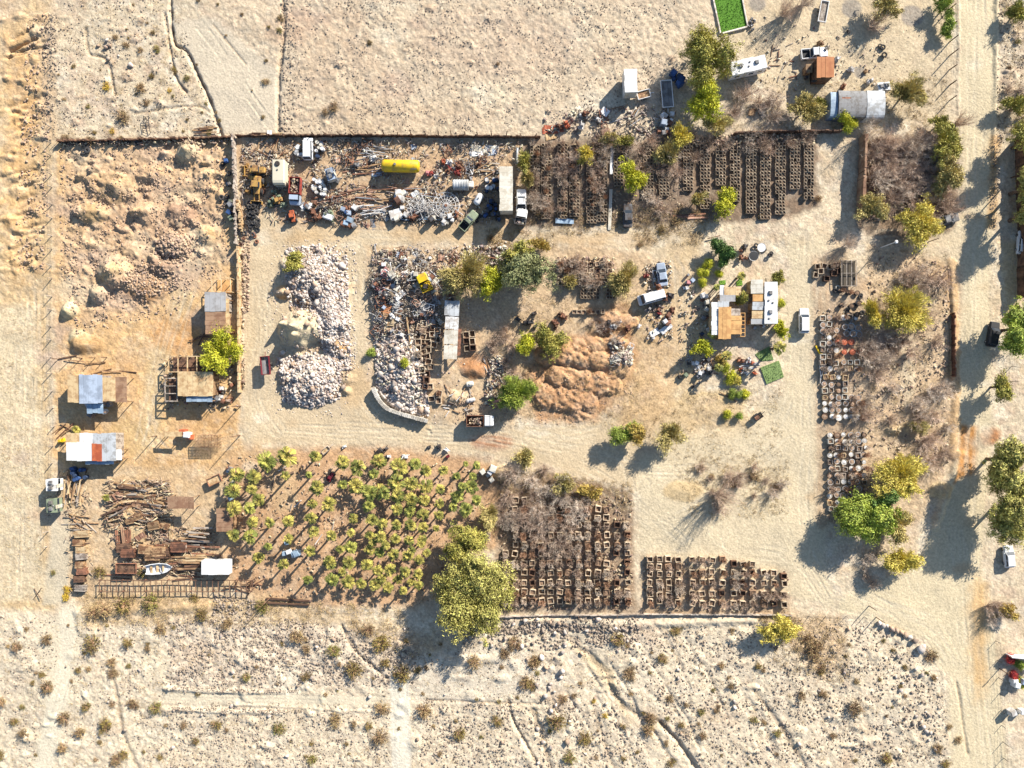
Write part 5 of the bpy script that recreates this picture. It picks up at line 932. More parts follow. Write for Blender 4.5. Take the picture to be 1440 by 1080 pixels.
# ---- bare, dead and dry plants
def proto_mesh(name, me, ma, part=None):
    if part:
        t = bpy.data.objects.new(name, None); COL.objects.link(t); meshobj(part, me, ma, t); return Proto(t)
    return Proto(meshobj(name, me, ma))
BM = [bare_mesh(300 + i, 1.15, .7, 9, 2, 3, .05, .15) for i in range(7)]     # saplings
BT = [bare_mesh(340 + i, 2.2, 2.0, 12, 2, 3, .085, .03) for i in range(5)]   # thicket trees
SAP = [proto_mesh('bare_sapling', m, ('twig', 'twig_brown', 'twig_pale')[i % 3]) for i, m in enumerate(BM)]
THK = [proto_mesh('dead_tree', m, ('twig', 'twig_pale', 'twig')[i % 3]) for i, m in enumerate(BT)]
def bare(px, py, h, label, big=False, group=None, wide=1., dz=0., flat=1.):
    o = rnd.choice(THK if big else SAP).get(label, 'dead tree' if big else 'sapling', group or ('dead grey trees and brush' if big else 'bare saplings in the planter boxes')); s = h / (2.6 if big else 1.4)
    put(o, px, py, rnd.uniform(0, 360), 0, dz); o.scale = (s * wide, s * wide, s * flat); return o
def scatter(n, polypts, sep, tries=40):
    P = np.array(polypts); out = []; x0, y0 = P.min(0); x1, y1 = P.max(0); k = 0
    while len(out) < n and k < n * tries:
        k += 1; x, y = rnd.uniform(x0, x1), rnd.uniform(y0, y1); ins = False
        for (ax, ay), (bx, by) in zip(polypts, polypts[1:] + polypts[:1]):
            if (ay > y) != (by > y) and x < (bx - ax) * (y - ay) / (by - ay) + ax: ins = not ins
        if ins and all(hypot(x - a, y - b) > sep for a, b in out): out.append((x, y))
    return out
for pts, n, h0, h1, lab in (([(738, 198), (862, 196), (862, 300), (740, 312)], 9, 1.8, 2.8, 'bare grey-brown tree'), ([(865, 196), (960, 196), (950, 300), (880, 290)], 14, 1.6, 2.6, 'bare brown tree'), ([(962, 192), (1145, 190), (1150, 215), (965, 225)], 12, 1.6, 2.6, 'bare grey tree'), ([(1212, 200), (1330, 195), (1335, 300), (1230, 300)], 46, 2.0, 3.2, 'dead grey tree'), ([(705, 660), (790, 650), (820, 700), (790, 770), (730, 770), (700, 720)], 26, 1.8, 3.0, 'pale bare tree'),
                          ([(1040, 130), (1090, 120), (1100, 170), (1020, 180)], 8, 1.5, 2.6, 'purplish bare bush'), ([(1222, 380), (1330, 370), (1330, 480), (1225, 530)], 20, 1.6, 2.7, 'dry brown brush'), ([(1205, 490), (1260, 490), (1255, 590), (1205, 590)], 12, 1.8, 2.8, 'dry grey brush'), ([(1280, 560), (1340, 520), (1345, 650), (1290, 660)], 15, 1.8, 2.8, 'tall dry grey brush'), ([(670, 460), (735, 460), (730, 545), (690, 540)], 10, 1.4, 2.4, 'dry dark brush'), ([(780, 362), (862, 362), (860, 402), (785, 405)], 9, 1.3, 2.0, 'dry brush'), ([(980, 655), (1100, 650), (1105, 700), (1040, 720), (985, 715)], 15, 1.2, 2.2, 'dry brush'),
                          ([(1370, 850), (1420, 830), (1430, 880), (1390, 890)], 4, 1.8, 2.6, 'dark bare bush'), ([(1205, 770), (1250, 780), (1240, 830), (1210, 820)], 5, 1.4, 2.2, 'bare brush'), ([(825, 455), (870, 440), (880, 480), (835, 480)], 5, 1.2, 2.0, 'dry brush'), ([(1410, 130), (1440, 120), (1440, 180), (1412, 185)], 4, 1.2, 2, 'dry brush')):
    for x, y in scatter(n, pts, 7): bare(x, y, rnd.uniform(h0, h1), here(lab, x, y), True, wide=rnd.uniform(.8, 1.15))
for px, py, h, l in ((1010, 695, 6, 'tall bare leaning tree with a long shadow on the pale yard'), (1102, 22, 5, 'bare branching tree at the top of the upper right lot'), (1128, 8, 5, 'second bare tree near the boat trailer frame'), (1225, 40, 4, 'bare tree with a feathery shadow by the grey gravel disc'), (1345, 175, 4, 'dead tree with dark limbs beside the wide road'), (1215, 190, 4.5, 'pale dead tree at the wall corner of the thicket'), (1190, 345, 4.2, 'bare tree casting a fine shadow left of the lamp pole')): bare(px, py, h, l, True, 'tall bare trees', .55)
for ri_, rx_ in enumerate((752, 768, 791, 808, 832, 847)):     # brush standing in the planted rows
    y_ = 204
    while y_ < 302:
        bare(rx_ + rnd.uniform(-4, 4), y_, rnd.uniform(1.0, 1.8), here('grey-brown brush growing in the %s planted row' % ('first', 'second', 'third', 'fourth', 'fifth', 'sixth')[ri_], rx_, y_), rnd.random() < .35, 'dead grey trees and brush', rnd.uniform(.6, .9), .4); y_ += rnd.uniform(8, 15)
# desert shrubs
def shrub_mesh(seed, n=70, nl=7):
    r = np.random.RandomState(seed); P = []; A = []; B = []; segs = []
    for i in range(n):
        a = r.rand() * 6.3; el = np.arcsin(r.uniform(.12, 1)); l = r.uniform(.6, 1.08); d = np.array([cos(a) * cos(el), sin(a) * cos(el), sin(el) * .85]); e = d * l; segs.append((d * .1, e, .016, .008))
        for k in range(nl):
            p = d * l * r.uniform(.55, 1.05) + r.randn(3) * .07; p[2] = max(.03, p[2]); q = d * .6 + r.randn(3) * .5; q /= np.linalg.norm(q); P.append(p); A.append(q * r.uniform(.05, .1)); b = np.cross(q, r.randn(3)); B.append(b / np.linalg.norm(b) * .045)
    V, F = quads(np.array(P), np.array(A), np.array(B)); me = segmesh(segs, 'stems'); return V, F, me
SHR = {}
for i in range(5):
    V, F, me = shrub_mesh(400 + i); me.materials.append(M['twig_brown'])
    for c in ('shrub_olive', 'shrub_brown', 'shrub_tan', 'shrub_green', 'shrub_yellow'):
        t = bpy.data.objects.new('desert_shrub', None); t.empty_display_size = .3; COL.objects.link(t); m2 = mesh_np('foliage', V, F); meshobj('foliage', m2, c, t); meshobj('stems', me, None, t); SHR.setdefault(c, []).append(Proto(t))
used = set()
def shrub(px, py, r, c=None, label=None):
    c = c or rnd.choices(['shrub_olive', 'shrub_brown', 'shrub_tan', 'shrub_green'], [4, 3, 2, 1.5])[0]; p = rnd.choice(SHR[c])
    o = p.get(label or here({'shrub_olive': 'olive', 'shrub_brown': 'brown', 'shrub_tan': 'tan', 'shrub_green': 'green', 'shrub_yellow': 'yellow'}[c] + (' large' if r > 9 else ' small' if r < 6 else '') + ' desert shrub', px, py), 'shrub', 'desert shrubs on the open sand'); put(o, px, py, rnd.uniform(0, 360)); k = r * S; o.scale = (k * rnd.uniform(.85, 1.15), k * rnd.uniform(.85, 1.15), k * rnd.uniform(.75, 1.0)); used.add(id(p)); return o
L5 = [(625, 110, 60), (770, 95, 55, 'g'), (985, 75, 30), (1030, 160, 45), (1155, 205, 40), (470, 310, 60), (240, 285, 40), (90, 320, 35), (650, 300, 40), (570, 400, 35), (575, 455, 38), (245, 520, 45), (220, 460, 22), (440, 620, 35), (540, 715, 50), (680, 610, 40), (790, 630, 40), (125, 755, 35), (330, 680, 45), (325, 830, 40), (10, 600, 30), (5, 870, 30), (630, 865, 35), (75, 700, 30), (410, 750, 40), (930, 720, 25), (1100, 715, 35), (540, 130, 50, 't'), (1330, 120, 45, 'g'), (333, 75, 25, 'y'), (335, 30, 20, 'y'), (815, 235, 40, 't'), (750, 330, 25), (1250, 470, 30), (990, 800, 25), (810, 880, 20), (590, 890, 40), (400, 440, 25), (480, 150, 45, 't')]
L6 = [(285, 555, 38, 'g'), (160, 545, 28), (375, 640, 50), (500, 520, 55), (590, 660, 50), (515, 610, 30), (500, 810, 40), (295, 865, 42), (490, 940, 45), (440, 890, 25), (690, 820, 50), (1015, 865, 30), (845, 925, 40), (1090, 520, 40), (1050, 565, 35), (1140, 695, 40), (1185, 610, 30), (375, 880, 20), (40, 900, 35), (160, 670, 30), (915, 600, 40, 't'), (190, 1040, 30), (440, 460, 40), (120, 490, 40, 't'), (660, 640, 25)]
L7 = [(440, 200, 45), (500, 370, 45, 'b'), (655, 295, 35), (690, 490, 25), (985, 425, 25), (845, 550, 25), (1095, 590, 25), (915, 545, 20), (850, 665, 25), (1325, 470, 30), (770, 520, 18), (150, 590, 55), (40, 310, 40), (20, 420, 40), (1380, 260, 55, 'b'), (1350, 200, 40, 't'), (1210, 650, 30), (600, 580, 45), (1120, 330, 25), (380, 570, 20, 'y'), (325, 500, 16, 'y'), (175, 490, 35), (280, 680, 45), (720, 160, 35), (940, 325, 25), (210, 770, 40), (700, 800, 30), (745, 610, 25), (590, 640, 40, 't'), (1420, 340, 30, 'b')]
L4 = [(610, 510, 48), (220, 770, 50, 'b'), (30, 460, 45, 'b'), (50, 590, 28), (110, 915, 25), (640, 980, 35), (745, 935, 25, 't'), (700, 870, 25, 't'), (380, 1030, 40), (680, 1055, 30), (620, 620, 25, 't'), (230, 640, 20), (60, 700, 30, 'b'), (480, 570, 22)]
L8 = [(515, 420, 28, 'y'), (840, 340, 30), (595, 570, 40, 'b'), (905, 380, 22, 'g'), (610, 220, 20), (560, 180, 20, 't'), (680, 245, 20, 't'), (355, 320, 16), (1285, 395, 25), (1355, 90, 22), (1350, 150, 20, 'g'), (545, 635, 18, 'y'), (425, 515, 15, 'g'), (740, 160, 18), (680, 430, 34, 't'), (710, 500, 20), (820, 440, 15, 'y'), (760, 240, 22), (735, 370, 22), (1010, 640, 20)]
cm = {'g': 'shrub_green', 't': 'shrub_tan', 'y': 'shrub_yellow', 'b': 'shrub_brown'}
for Ls, ox, oy, k in ((L5, 0, 820, 3.6), (L6, 380, 740, 3.176), (L7, 740, 840, 3.43), (L4, 1140, 780, 3.6), (L8, 0, 0, 3.43)):
    for a in Ls: shrub(ox + a[0] / k, oy + a[1] / k, a[2] / k * .95, cm[a[3]] if len(a) > 3 else None)
for x, y in scatter(95, [(0, 875), (560, 890), (1250, 885), (1325, 960), (1325, 1078), (0, 1078)], 13): shrub(x, y, rnd.uniform(2.5, 5.5))
for x, y in scatter(28, [(80, 0), (390, 0), (390, 185), (80, 190)], 10): shrub(x, y, rnd.uniform(2, 4))
for px, py, r, c in ((1425, 150, 9, 'shrub_olive'), (1418, 96, 5, None), (1430, 60, 6, None), (92, 196, 8, 'shrub_brown'), (130, 198, 9, 'shrub_brown'), (170, 197, 7, None), (200, 806, 8, 'shrub_green'), (142, 804, 10, 'shrub_olive'), (75, 805, 5, 'shrub_green'), (96, 830, 6, 'shrub_yellow'), (92, 838, 6, 'shrub_yellow'), (470, 152, 9, 'shrub_brown'), (458, 158, 6, 'shrub_brown'), (520, 60, 5, None), (700, 90, 4, None), (985, 660, 8, 'shrub_tan'), (1030, 680, 9, 'shrub_tan'), (1060, 670, 9, 'shrub_brown'), (1090, 685, 9, 'shrub_brown'), (1000, 670, 6, 'shrub_tan'), (760, 500, 7, 'shrub_tan'), (980, 300, 7, 'shrub_tan'), (950, 312, 9, 'shrub_tan'), (930, 325, 7, 'shrub_olive'), (900, 345, 6, 'shrub_tan'), (1070, 305, 6, 'shrub_tan'), (1150, 280, 8, 'shrub_tan'), (760, 300, 10, 'shrub_tan'), (750, 285, 9, 'shrub_brown'), (690, 335, 8, 'shrub_tan'), (700, 350, 9, 'shrub_tan')): shrub(px, py, r, c)
# ================= PLANTER BOXES AND TUBS =================
def box_proto(sz, h, full, ma, nm='planter_box'):
    t = bpy.data.objects.new(nm, None); t.empty_display_size = .3; COL.objects.link(t); m = MB(); k = .11
    for s in (-1, 1): m.box(s * (sz / 2 - k / 2), 0, 0, k, sz, h + rnd.uniform(-.05, .05)); m.box(0, s * (sz / 2 - k / 2), 0, sz - 2 * k - .004, k, h + rnd.uniform(-.05, .05))
    m.build('side_boards', ma, t); s = MB(); n = 4; w = sz - 2 * k - .01; zz = [[h * full + rnd.uniform(-.08, .08) for _ in range(n + 1)] for _ in range(n + 1)]
    vs = [(-w / 2 + w * i / n, -w / 2 + w * j / n, zz[i][j]) for i in range(n + 1) for j in range(n + 1)]; s.add(vs, [(i * 5 + j, (i + 1) * 5 + j, (i + 1) * 5 + j + 1, i * 5 + j + 1) for i in range(n) for j in range(n)]); s.build('soil', 'soil_dark', t); return Proto(t)
mat('boxwood', (214, 192, 162), (174, 150, 124), .2, 2, isl=.2, obj=.3); mat('boxwood_dark', (168, 136, 108), (128, 102, 82), .2, 2, isl=.2, obj=.3)
BX = [box_proto(1.18, .85, f, ma) for f, ma in ((.8, 'boxwood'), (.55, 'boxwood'), (.3, 'boxwood'), (.85, 'boxwood_dark'), (.6, 'boxwood'), (.15, 'wood_dark'), (.7, 'boxwood'))]
def pbox(px, py, label, sc=1., grp='planter boxes of the large block', dark=None, rot=None, sap=.5, sl=None):
    i = rnd.randrange(7) if dark is None else (rnd.choice([2, 5]) if dark else rnd.choice([0, 1, 4, 6])); soil = ['soil to the brim', 'sunken soil', 'dark empty inside', 'dark boards', 'half filled', 'black hollow', 'settled soil'][i]
    o = BX[i].get(label % soil if '%s' in label else label, 'planter box', grp); put(o, px, py, rnd.uniform(-11, 11) if rot is None else rot, .8 * sc); o.scale = (sc * rnd.uniform(.86, 1.06), sc * rnd.uniform(.86, 1.06), sc * rnd.uniform(.75, 1.15))
    if rnd.random() < sap: bare(px, py, rnd.uniform(.9, 1.7), (sl or 'bare twiggy sapling in the ' + label.replace(' with %s', '').replace('%s ', '')), dz=.5 * sc)
SMALL = []
X1 = [684.5, 692, 711, 724.7, 736.8, 749, 761.7, 774.3, 787, 799.6, 813.2, 826.9, 840.5, 853.1, 867.7, 882.3]; Y1 = [703.5, 716, 727.8, 738.5, 753, 766.7, 778.4, 792, 805.6, 819.2, 832.8, 845.5]
for j, y in enumerate(Y1):
    for i, x in enumerate(X1):
        if (i < 2 and j not in (4,)) or (i == 2 and j < 5) or (i > 11 and j == 0) or (i > 13 and j < 3) or (j == 0 and i in (5, 6, 7, 8)) or (i > 12 and j < 1) or rnd.random() < .06: continue
        pbox(x + rnd.uniform(-1, 1), y + rnd.uniform(-.8, .8), 'planter box with %%s, %s row of the large block, %s from left' % (ORDN[j], ORDN[max(0, i - 2)]), .98, sap=.62)
X2 = [(914, 0), (927.3, 0), (940.7, 0), (953.5, 0), (973.7, 1), (987.5, 1), (1001.4, 1), (1016.3, 1), (1032.3, 2), (1045, 2), (1058.9, 2), (1074.8, 3), (1088.7, 3), (1102.5, 4)]
for i, (x, k) in enumerate(X2):
    ys = [[786.3, 797, 808, 819.5, 828, 837, 846], [787, 804.5, 819, 835, 849], [793, 806, 820, 835, 849], [805.5, 820, 835.5, 849.5], [810, 821, 836, 849.5]][k]
    for j, y in enumerate(ys): pbox(x + rnd.uniform(-.8, .8), y + rnd.uniform(-.8, .8), 'planter box with %%s, %s column of the stepped block, %s from top' % (ORDN[i], ORDN[j]), .98, 'planter boxes of the stepped block', sap=.42)
for cx, cy in ((530, 65), (610, 70), (690, 45), (530, 120), (530, 175), (610, 130), (605, 185), (615, 235), (635, 275), (600, 335), (590, 440), (630, 440), (705, 500), (700, 560), (640, 545), (560, 300), (690, -30), (660, -60), (600, -40), (540, -60), (525, -10), (575, -90), (650, 0), (655, 45), (568, -25), (570, 20), (572, 100), (575, 150), (570, 200), (660, 85), (550, 380), (600, 385)): x, y = 500 + cx / 6, 470 + cy / 6; pbox(x, y, here('planter box with %s', x, y), 1.05, 'planter boxes of the centre block', sap=.12, rot=rnd.choice([-12, 4, 0, 8]), dark=rnd.random() < .5)
for cx, cy in ((933, 845), (985, 835), (935, 895), (985, 900), (940, 960), (990, 955)): x, y = 500 + cx / 6, 330 + cy / 6; pbox(x, y, here('planter box with %s', x, y), 1.05, 'planter boxes of the centre block', sap=0, rot=5, dark=True)
for j, y in enumerate((371, 380, 389, 398)):
    for i in range(9): pbox(788 + i * 8.7 + rnd.uniform(-1, 1), y + rnd.uniform(-1, 1), 'worn planter box with %%s, %s row above the pale seed boxes, %s from left' % (ORDN[j], ORDN[i]), .82, 'planter boxes of the centre block', sap=.5)
for i in range(7): pbox(808 + i * 6.6, 438.5, 'pale planter box with %%s in the single row by the dirt heaps, %s from left' % ORDN[i], .72, 'planter boxes of the centre block', sap=.1, rot=0, dark=False)
# the small nursery boxes, many hundreds set wall to wall
def inst(V, F, pos, rz, sc, mi=None):
    n = len(pos); V = np.asarray(V, float); c, s = np.cos(rz), np.sin(rz); P = V[None] * np.asarray(sc)[:, None, :]
    X = P[..., 0] * c[:, None] - P[..., 1] * s[:, None]; Y = P[..., 0] * s[:, None] + P[..., 1] * c[:, None]
    O = np.stack([X, Y, P[..., 2]], -1) + np.asarray(pos)[:, None, :]; FF = np.asarray(F)[None] + (np.arange(n) * len(V))[:, None, None]
    return O.reshape(-1, 3), FF.reshape(-1, np.asarray(F).shape[1])
m = MB(); w = .62; k = .07
for s in (-1, 1): m.box(s * (w / 2 - k / 2), 0, 0, k, w, .6); m.box(0, s * (w / 2 - k / 2), 0, w - 2 * k - .004, k, .6)
nb = len(m.f); m.quad((-w / 2 + k, -w / 2 + k, .42), (w / 2 - k, -w / 2 + k, .44), (w / 2 - k, w / 2 - k, .4), (-w / 2 + k, w / 2 - k, .45)); pos = []
for x, y0, y1 in ((968, 203, 270), (992, 200, 292), (1014, 205, 262), (1034, 199, 285), (1056.5, 202, 302), (1076.5, 205, 306), (1097.5, 203, 302), (1118, 206, 268), (1137.5, 206, 282), (752, 206, 300), (768, 204, 306), (791, 204, 306), (808, 206, 304), (832, 206, 312), (847, 204, 312), (870, 206, 262), (912, 206, 275), (934, 215, 280)):
    y = y0
    while y < y1:
        for d in (-4.7, 0, 4.7):
            if rnd.random() < .93: xx, yy = W(x + d + rnd.uniform(-.4, .4), y, .6); pos.append((xx, yy, gzw(xx, yy)))
        y += 4.8
for y in (408, 413, 418):
    for x in (818.5, 823, 827.5, 832, 836.5, 841, 855, 859.5, 864): xx, yy = W(x, y, .6); pos.append((xx, yy, gzw(xx, yy)))
n = len(pos); V, F = inst(m.v, m.f, pos, npr.uniform(-.08, .08, n), np.stack([npr.uniform(.95, 1.05, n)] * 2 + [npr.uniform(.8, 1.15, n)], 1)); me = mesh_np('planter_boxes', V, F); me.materials.append(M['boxwood']); me.materials.append(M['soil_dark'])
mi = np.zeros((n, len(m.f)), np.int32); mi[:, nb:] = 1; me.polygons.foreach_set('material_index', mi.ravel()); o = meshobj('planter_boxes', me, None); o['kind'] = 'stuff'
mat('soil_pale', (190, 160, 132), (150, 120, 98), .25, 4, .95, obj=.35)
# tubs, pots and crates along the east strip
def tub_proto(nm, prof, ma, inner):
    t = bpy.data.objects.new(nm, None); t.empty_display_size = .3; COL.objects.link(t); m = MB(); m.lathe(prof, 14); m.build('rim', ma, t); r = max(p[0] for p in prof); MB().lathe([(r * .8, .3), (r * .84, prof[-1][1] + .05), (r * .3, prof[-1][1] + .12)], 12).build('soil', inner, t); return Proto(t)
RIM = [(.46, 0), (.55, .62), (.6, .64), (.6, .7), (.53, .7), (.52, .6), (.1, .58)]
TUB = {'white': tub_proto('plant_tub', RIM, 'white_rough', 'soil_pale'), 'rust': tub_proto('plant_tub', RIM, 'brownroof', 'soil_pale'), 'cream': tub_proto('plant_tub', RIM, 'offwhite', 'white_rough'), 'grey': tub_proto('plant_tub', RIM, 'galv', 'soil_pale'), 'orange': tub_proto('plant_tub', RIM, 'orange', 'orange'), 'black': tub_proto('plant_tub', RIM, 'black', 'soil_dark')}
BX2 = [box_proto(1.05, .7, f, ma, 'plant_crate') for f, ma in ((.8, 'offwhite'), (.7, 'wood_grey'), (.85, 'wood_pale'))]
def tub(px, py, c, sc=1., label=None, plant=.4):
    o = TUB[c].get(label or here(c + ' round plant tub', px, py), 'tub', 'plant tubs of the east strip'); put(o, px, py, rnd.uniform(0, 360), .6); o.scale = (sc * rnd.uniform(.9, 1.1),) * 3
    if rnd.random() < plant: bare(px, py, rnd.uniform(.8, 1.5), here('bare twig plant in a ' + c + ' tub', px, py), dz=.4, group='twig plants in the tubs')
def tubrow(y, xs, nm):
    for i, x in enumerate(xs):
        lab = '%%s, %s row of the tub strip, %s from left' % (nm, ORDN[i])
        if rnd.random() < .28:
            k = rnd.randrange(3); o = BX2[k].get(lab % ('white box crate', 'grey box crate', 'pale wooden crate')[k], 'crate', 'plant tubs of the east strip'); put(o, x + rnd.uniform(-1, 1), y + rnd.uniform(-1, 1), rnd.uniform(-8, 8), .6); o.scale = (rnd.uniform(.8, 1.05),) * 3
        else: c = rnd.choices(['white', 'cream', 'rust', 'grey', 'black'], [5, 5, 1.6, 1.6, .6])[0]; tub(x + rnd.uniform(-1, 1), y + rnd.uniform(-1, 1), c, rnd.uniform(.75, 1.0), lab % (c + ' plant tub'))
for i in range(9): y = 447 + i * 9; tubrow(y, [1157 + k * 9.2 for k in range(3)] + ([1186 + k * 9 for k in range(3)] if i in (0, 7, 8) else []), ORDN[i])
for i in range(7): tubrow(531 + i * 9.2, [1160 + k * 9.4 for k in range(6 if i > 2 else 4)], ORDN[9 + i])
for i in range(12): tubrow(611 + i * 9.6, [1167 + k * 9.6 + (i % 3) for k in range(6)], 'lower ' + ORDN[i])
for k in range(3): tub(1177.5 + k * 9.5, 481, 'orange', .95, 'square bright orange tub, upper row of three, ' + ORDN[k] + ' from left', 0)
for k in range(3): tub(1187 + k * 11.5, 495, 'orange', .95, 'rusty orange tub, lower row of three, ' + ORDN[k] + ' from left', .3)
for i, (x, y) in enumerate(((1188, 460), (1196, 459), (1206, 461), (1190, 469), (1199, 469), (1208, 470))): tub(x, y, 'grey', 1.05, here('pale ringed tub', x, y), 0)
for x, y in scatter(9, [(1145, 368), (1182, 366), (1182, 395), (1146, 396)], 8): pbox(x, y, here('dark nursery crate with %s', x, y), .95, 'dark crates by the netted frame', dark=True, sap=.5)
for x, y in scatter(8, [(1172, 405), (1212, 408), (1208, 450), (1180, 450)], 7): tub(x, y, 'black', .9)
# ================= SALVAGE: PLANKS, PIPES, TYRES, DRUMS, SHEETS, APPLIANCES =================
def solo(name, mb, ma): o = mb.build(name, ma); return o
UNIT = {}
def unit(kind, ma):
    k = (kind, ma)
    if k in UNIT: return UNIT[k]
    m = MB()
    if kind == 'plank': m.box(0, 0, 0, 1, .22, .07, top=(1, .94)); m.box(.1, 0, .0715, .5, .04, .004)
    elif kind == 'beam': m.box(0, 0, 0, 1, .16, .14, top=(.995, .85))
    elif kind == 'pipe': m.lathe([(.06, -.5), (.075, -.5), (.075, .5), (.06, .5), (.055, .3)], 8, (0, 0, .08), 'X')
    elif kind == 'tyre': m.torus(.3, .13, 14, 6, (0, 0, .13))
    elif kind == 'drum': m.lathe([(.28, 0), (.29, .02), (.29, .3), (.305, .31), (.29, .33), (.29, .58), (.305, .59), (.29, .61), (.29, .88), (.26, .88), (.26, .86)], 12)
    elif kind == 'sheet':
        n = 9
        vs = [(-.5 + i / n, y, .03 + (.035 if i % 2 else 0) + .06 * sin(i * 1.3) * (y > 0)) for y in (-.5, .5) for i in range(n + 1)]; vs += [(x, y, z - .012) for x, y, z in vs]; q = n + 1
        m.add(vs, [(i, i + 1, q + i + 1, q + i) for i in range(n)] + [(2 * q + i, 3 * q + i, 3 * q + i + 1, 2 * q + i + 1) for i in range(n)])
    elif kind == 'appliance': m.box(0, 0, 0, .75, .7, .9, top=(.96, .96)); m.box(0, 0, .902, .62, .56, .03); m.box(0, -.36, .1, .66, .03, .7); m.tube((.25, -.4, .4), (.25, -.4, .75), .02, None, 5)
    elif kind == 'tank': m.lathe([(.1, -.6), (.3, -.52), (.36, -.4), (.36, .4), (.3, .52), (.1, .6)], 12, (0, 0, .36), 'X'); m.box(0, 0, .7, .2, .2, .12)
    elif kind == 'machine': m.box(0, 0, 0, 1.1, .7, .5, top=(.9, .8)); m.box(-.2, 0, .5, .5, .5, .45, top=(.7, .8)); m.lathe([(.3, -.45), (.3, -.37)], 12, (.3, 0, .4), 'Y'); m.tube((.2, .1, .5), (.7, .3, 1.0), .06, None, 6); m.tube((-.5, -.2, .3), (-.9, -.3, .2), .07, None, 6)
    elif kind == 'pallet':
        for i in range(5): m.box(0, -.48 + i * .24, .1, 1.2, .17, .03)
        for x in (-.5, 0, .5): m.box(x, 0, 0, .1, 1.1, .1)
    elif kind == 'frame_scrap':
        for a, b in (((-.6, -.4, .1), (.6, -.4, .2)), ((-.6, .4, .1), (.6, .4, .3)), ((-.6, -.4, .1), (-.6, .4, .1)), ((.6, -.4, .2), (.6, .4, .3)), ((0, -.4, .15), (0, .4, .2)), ((-.6, -.4, .1), (.6, .4, .3)), ((.3, -.4, .2), (.4, -.2, .9))): m.tube(a, b, .045, None, 5)
    elif kind == 'stack':
        for k in range(6):
            for i in range(5): m.box(rnd.uniform(-.06, .06), -.5 + i * .25, k * .125, 1.9 + rnd.uniform(-.2, .2), .22, .11)
    o = m.build({'tank': 'gas_tank', 'frame_scrap': 'bent_lattice', 'stack': 'lumber_stack', 'machine': 'scrap_machine', 'sheet': 'metal_sheet', 'drum': 'steel_drum', 'tyre': 'old_tyre', 'plank': 'wood_plank', 'beam': 'wood_beam', 'pipe': 'metal_pipe'}.get(kind, kind), ma); UNIT[k] = Proto(o); return UNIT[k]
CAT = {'plank': 'plank', 'beam': 'beam', 'pipe': 'pipe', 'tyre': 'tyre', 'drum': 'drum', 'sheet': 'metal sheet', 'appliance': 'appliance', 'tank': 'tank', 'machine': 'machine', 'pallet': 'pallet', 'frame_scrap': 'metal frame', 'stack': 'lumber stack'}
def item(kind, ma, px, py, rot, sx=1., sy=1., sz=1., dz=0., label='', group=None, tilt=(0, 0)):
    o = unit(kind, ma).get(label, CAT[kind], group or CAT[kind] + 's lying about the salvage yard'); put(o, px, py, rot, 0, dz); o.scale = (sx, sy, sz)
    if tilt != (0, 0): o.rotation_euler = (tilt[0], tilt[1], math.radians(rot))
    return o
WN = {'wood': 'brown', 'wood_pale': 'pale', 'wood_dark': 'dark', 'wood_grey': 'grey', 'rust': 'rusty', 'rust_light': 'light rusty', 'white': 'white', 'white_rough': 'dirty white', 'offwhite': 'cream', 'galv': 'galvanised', 'steel': 'grey steel', 'dark_steel': 'dark steel', 'blue': 'blue', 'paleblue': 'pale blue', 'darkblue': 'dark blue', 'black': 'black', 'rubber': 'black', 'red': 'red', 'yellow': 'yellow', 'orange': 'orange', 'greenpaint': 'dull green', 'cat_yellow': 'dull yellow', 'brownroof': 'brown', 'plank_tan': 'tan', 'plank_orange': 'orange', 'pink': 'pink', 'grey': 'grey', 'rustred': 'rust red', 'bluegrey': 'blue-grey', 'maroon': 'maroon', 'terracotta': 'terracotta'}
KN = {'plank': 'plank', 'beam': 'beam', 'pipe': 'pipe', 'tyre': 'tyre', 'drum': 'drum', 'sheet': 'metal sheet', 'appliance': 'box-shaped appliance', 'tank': 'small tank', 'machine': 'scrap machine part', 'pallet': 'pallet', 'frame_scrap': 'bent metal frame', 'stack': 'flat lumber stack'}
def pile(kind, n, area, mats, ang, aj, L, wd=(1, 1), z=.5, size=None, extra=''):
    """area: x0,y0,x1,y1 in photograph pixels; items heaped in it"""
    x0, y0, x1, y1 = area; cx, cy = (x0 + x1) / 2, (y0 + y1) / 2
    for i in range(n):
        px, py = rnd.uniform(x0, x1), rnd.uniform(y0, y1); ma = rnd.choice(mats); e = 1 - max(abs(px - cx) / max(1, (x1 - x0) / 2), abs(py - cy) / max(1, (y1 - y0) / 2)); l = rnd.uniform(*L); w = rnd.uniform(*wd)
        sx, sy, sz = (l, w, 1) if kind in ('plank', 'beam', 'pipe', 'sheet') else (l, l, l)
        if kind == 'sheet': sy = w
        item(kind, ma, px, py, ang + rnd.uniform(-aj, aj), sx, sy, sz, rnd.random() * z * (.3 + e), here((extra + ' ' if extra else '') + WN[ma] + ' ' + (('long ' if l > 4.2 else 'short ' if l < 2 else '') if kind in ('plank', 'beam', 'pipe') else '') + KN[kind], px, py), None, (rnd.uniform(-.08, .08), rnd.uniform(-.06, .06)) if kind not in ('drum', 'appliance') else (0, 0))
WD = ['wood', 'wood', 'wood_pale', 'wood_grey', 'wood_dark']
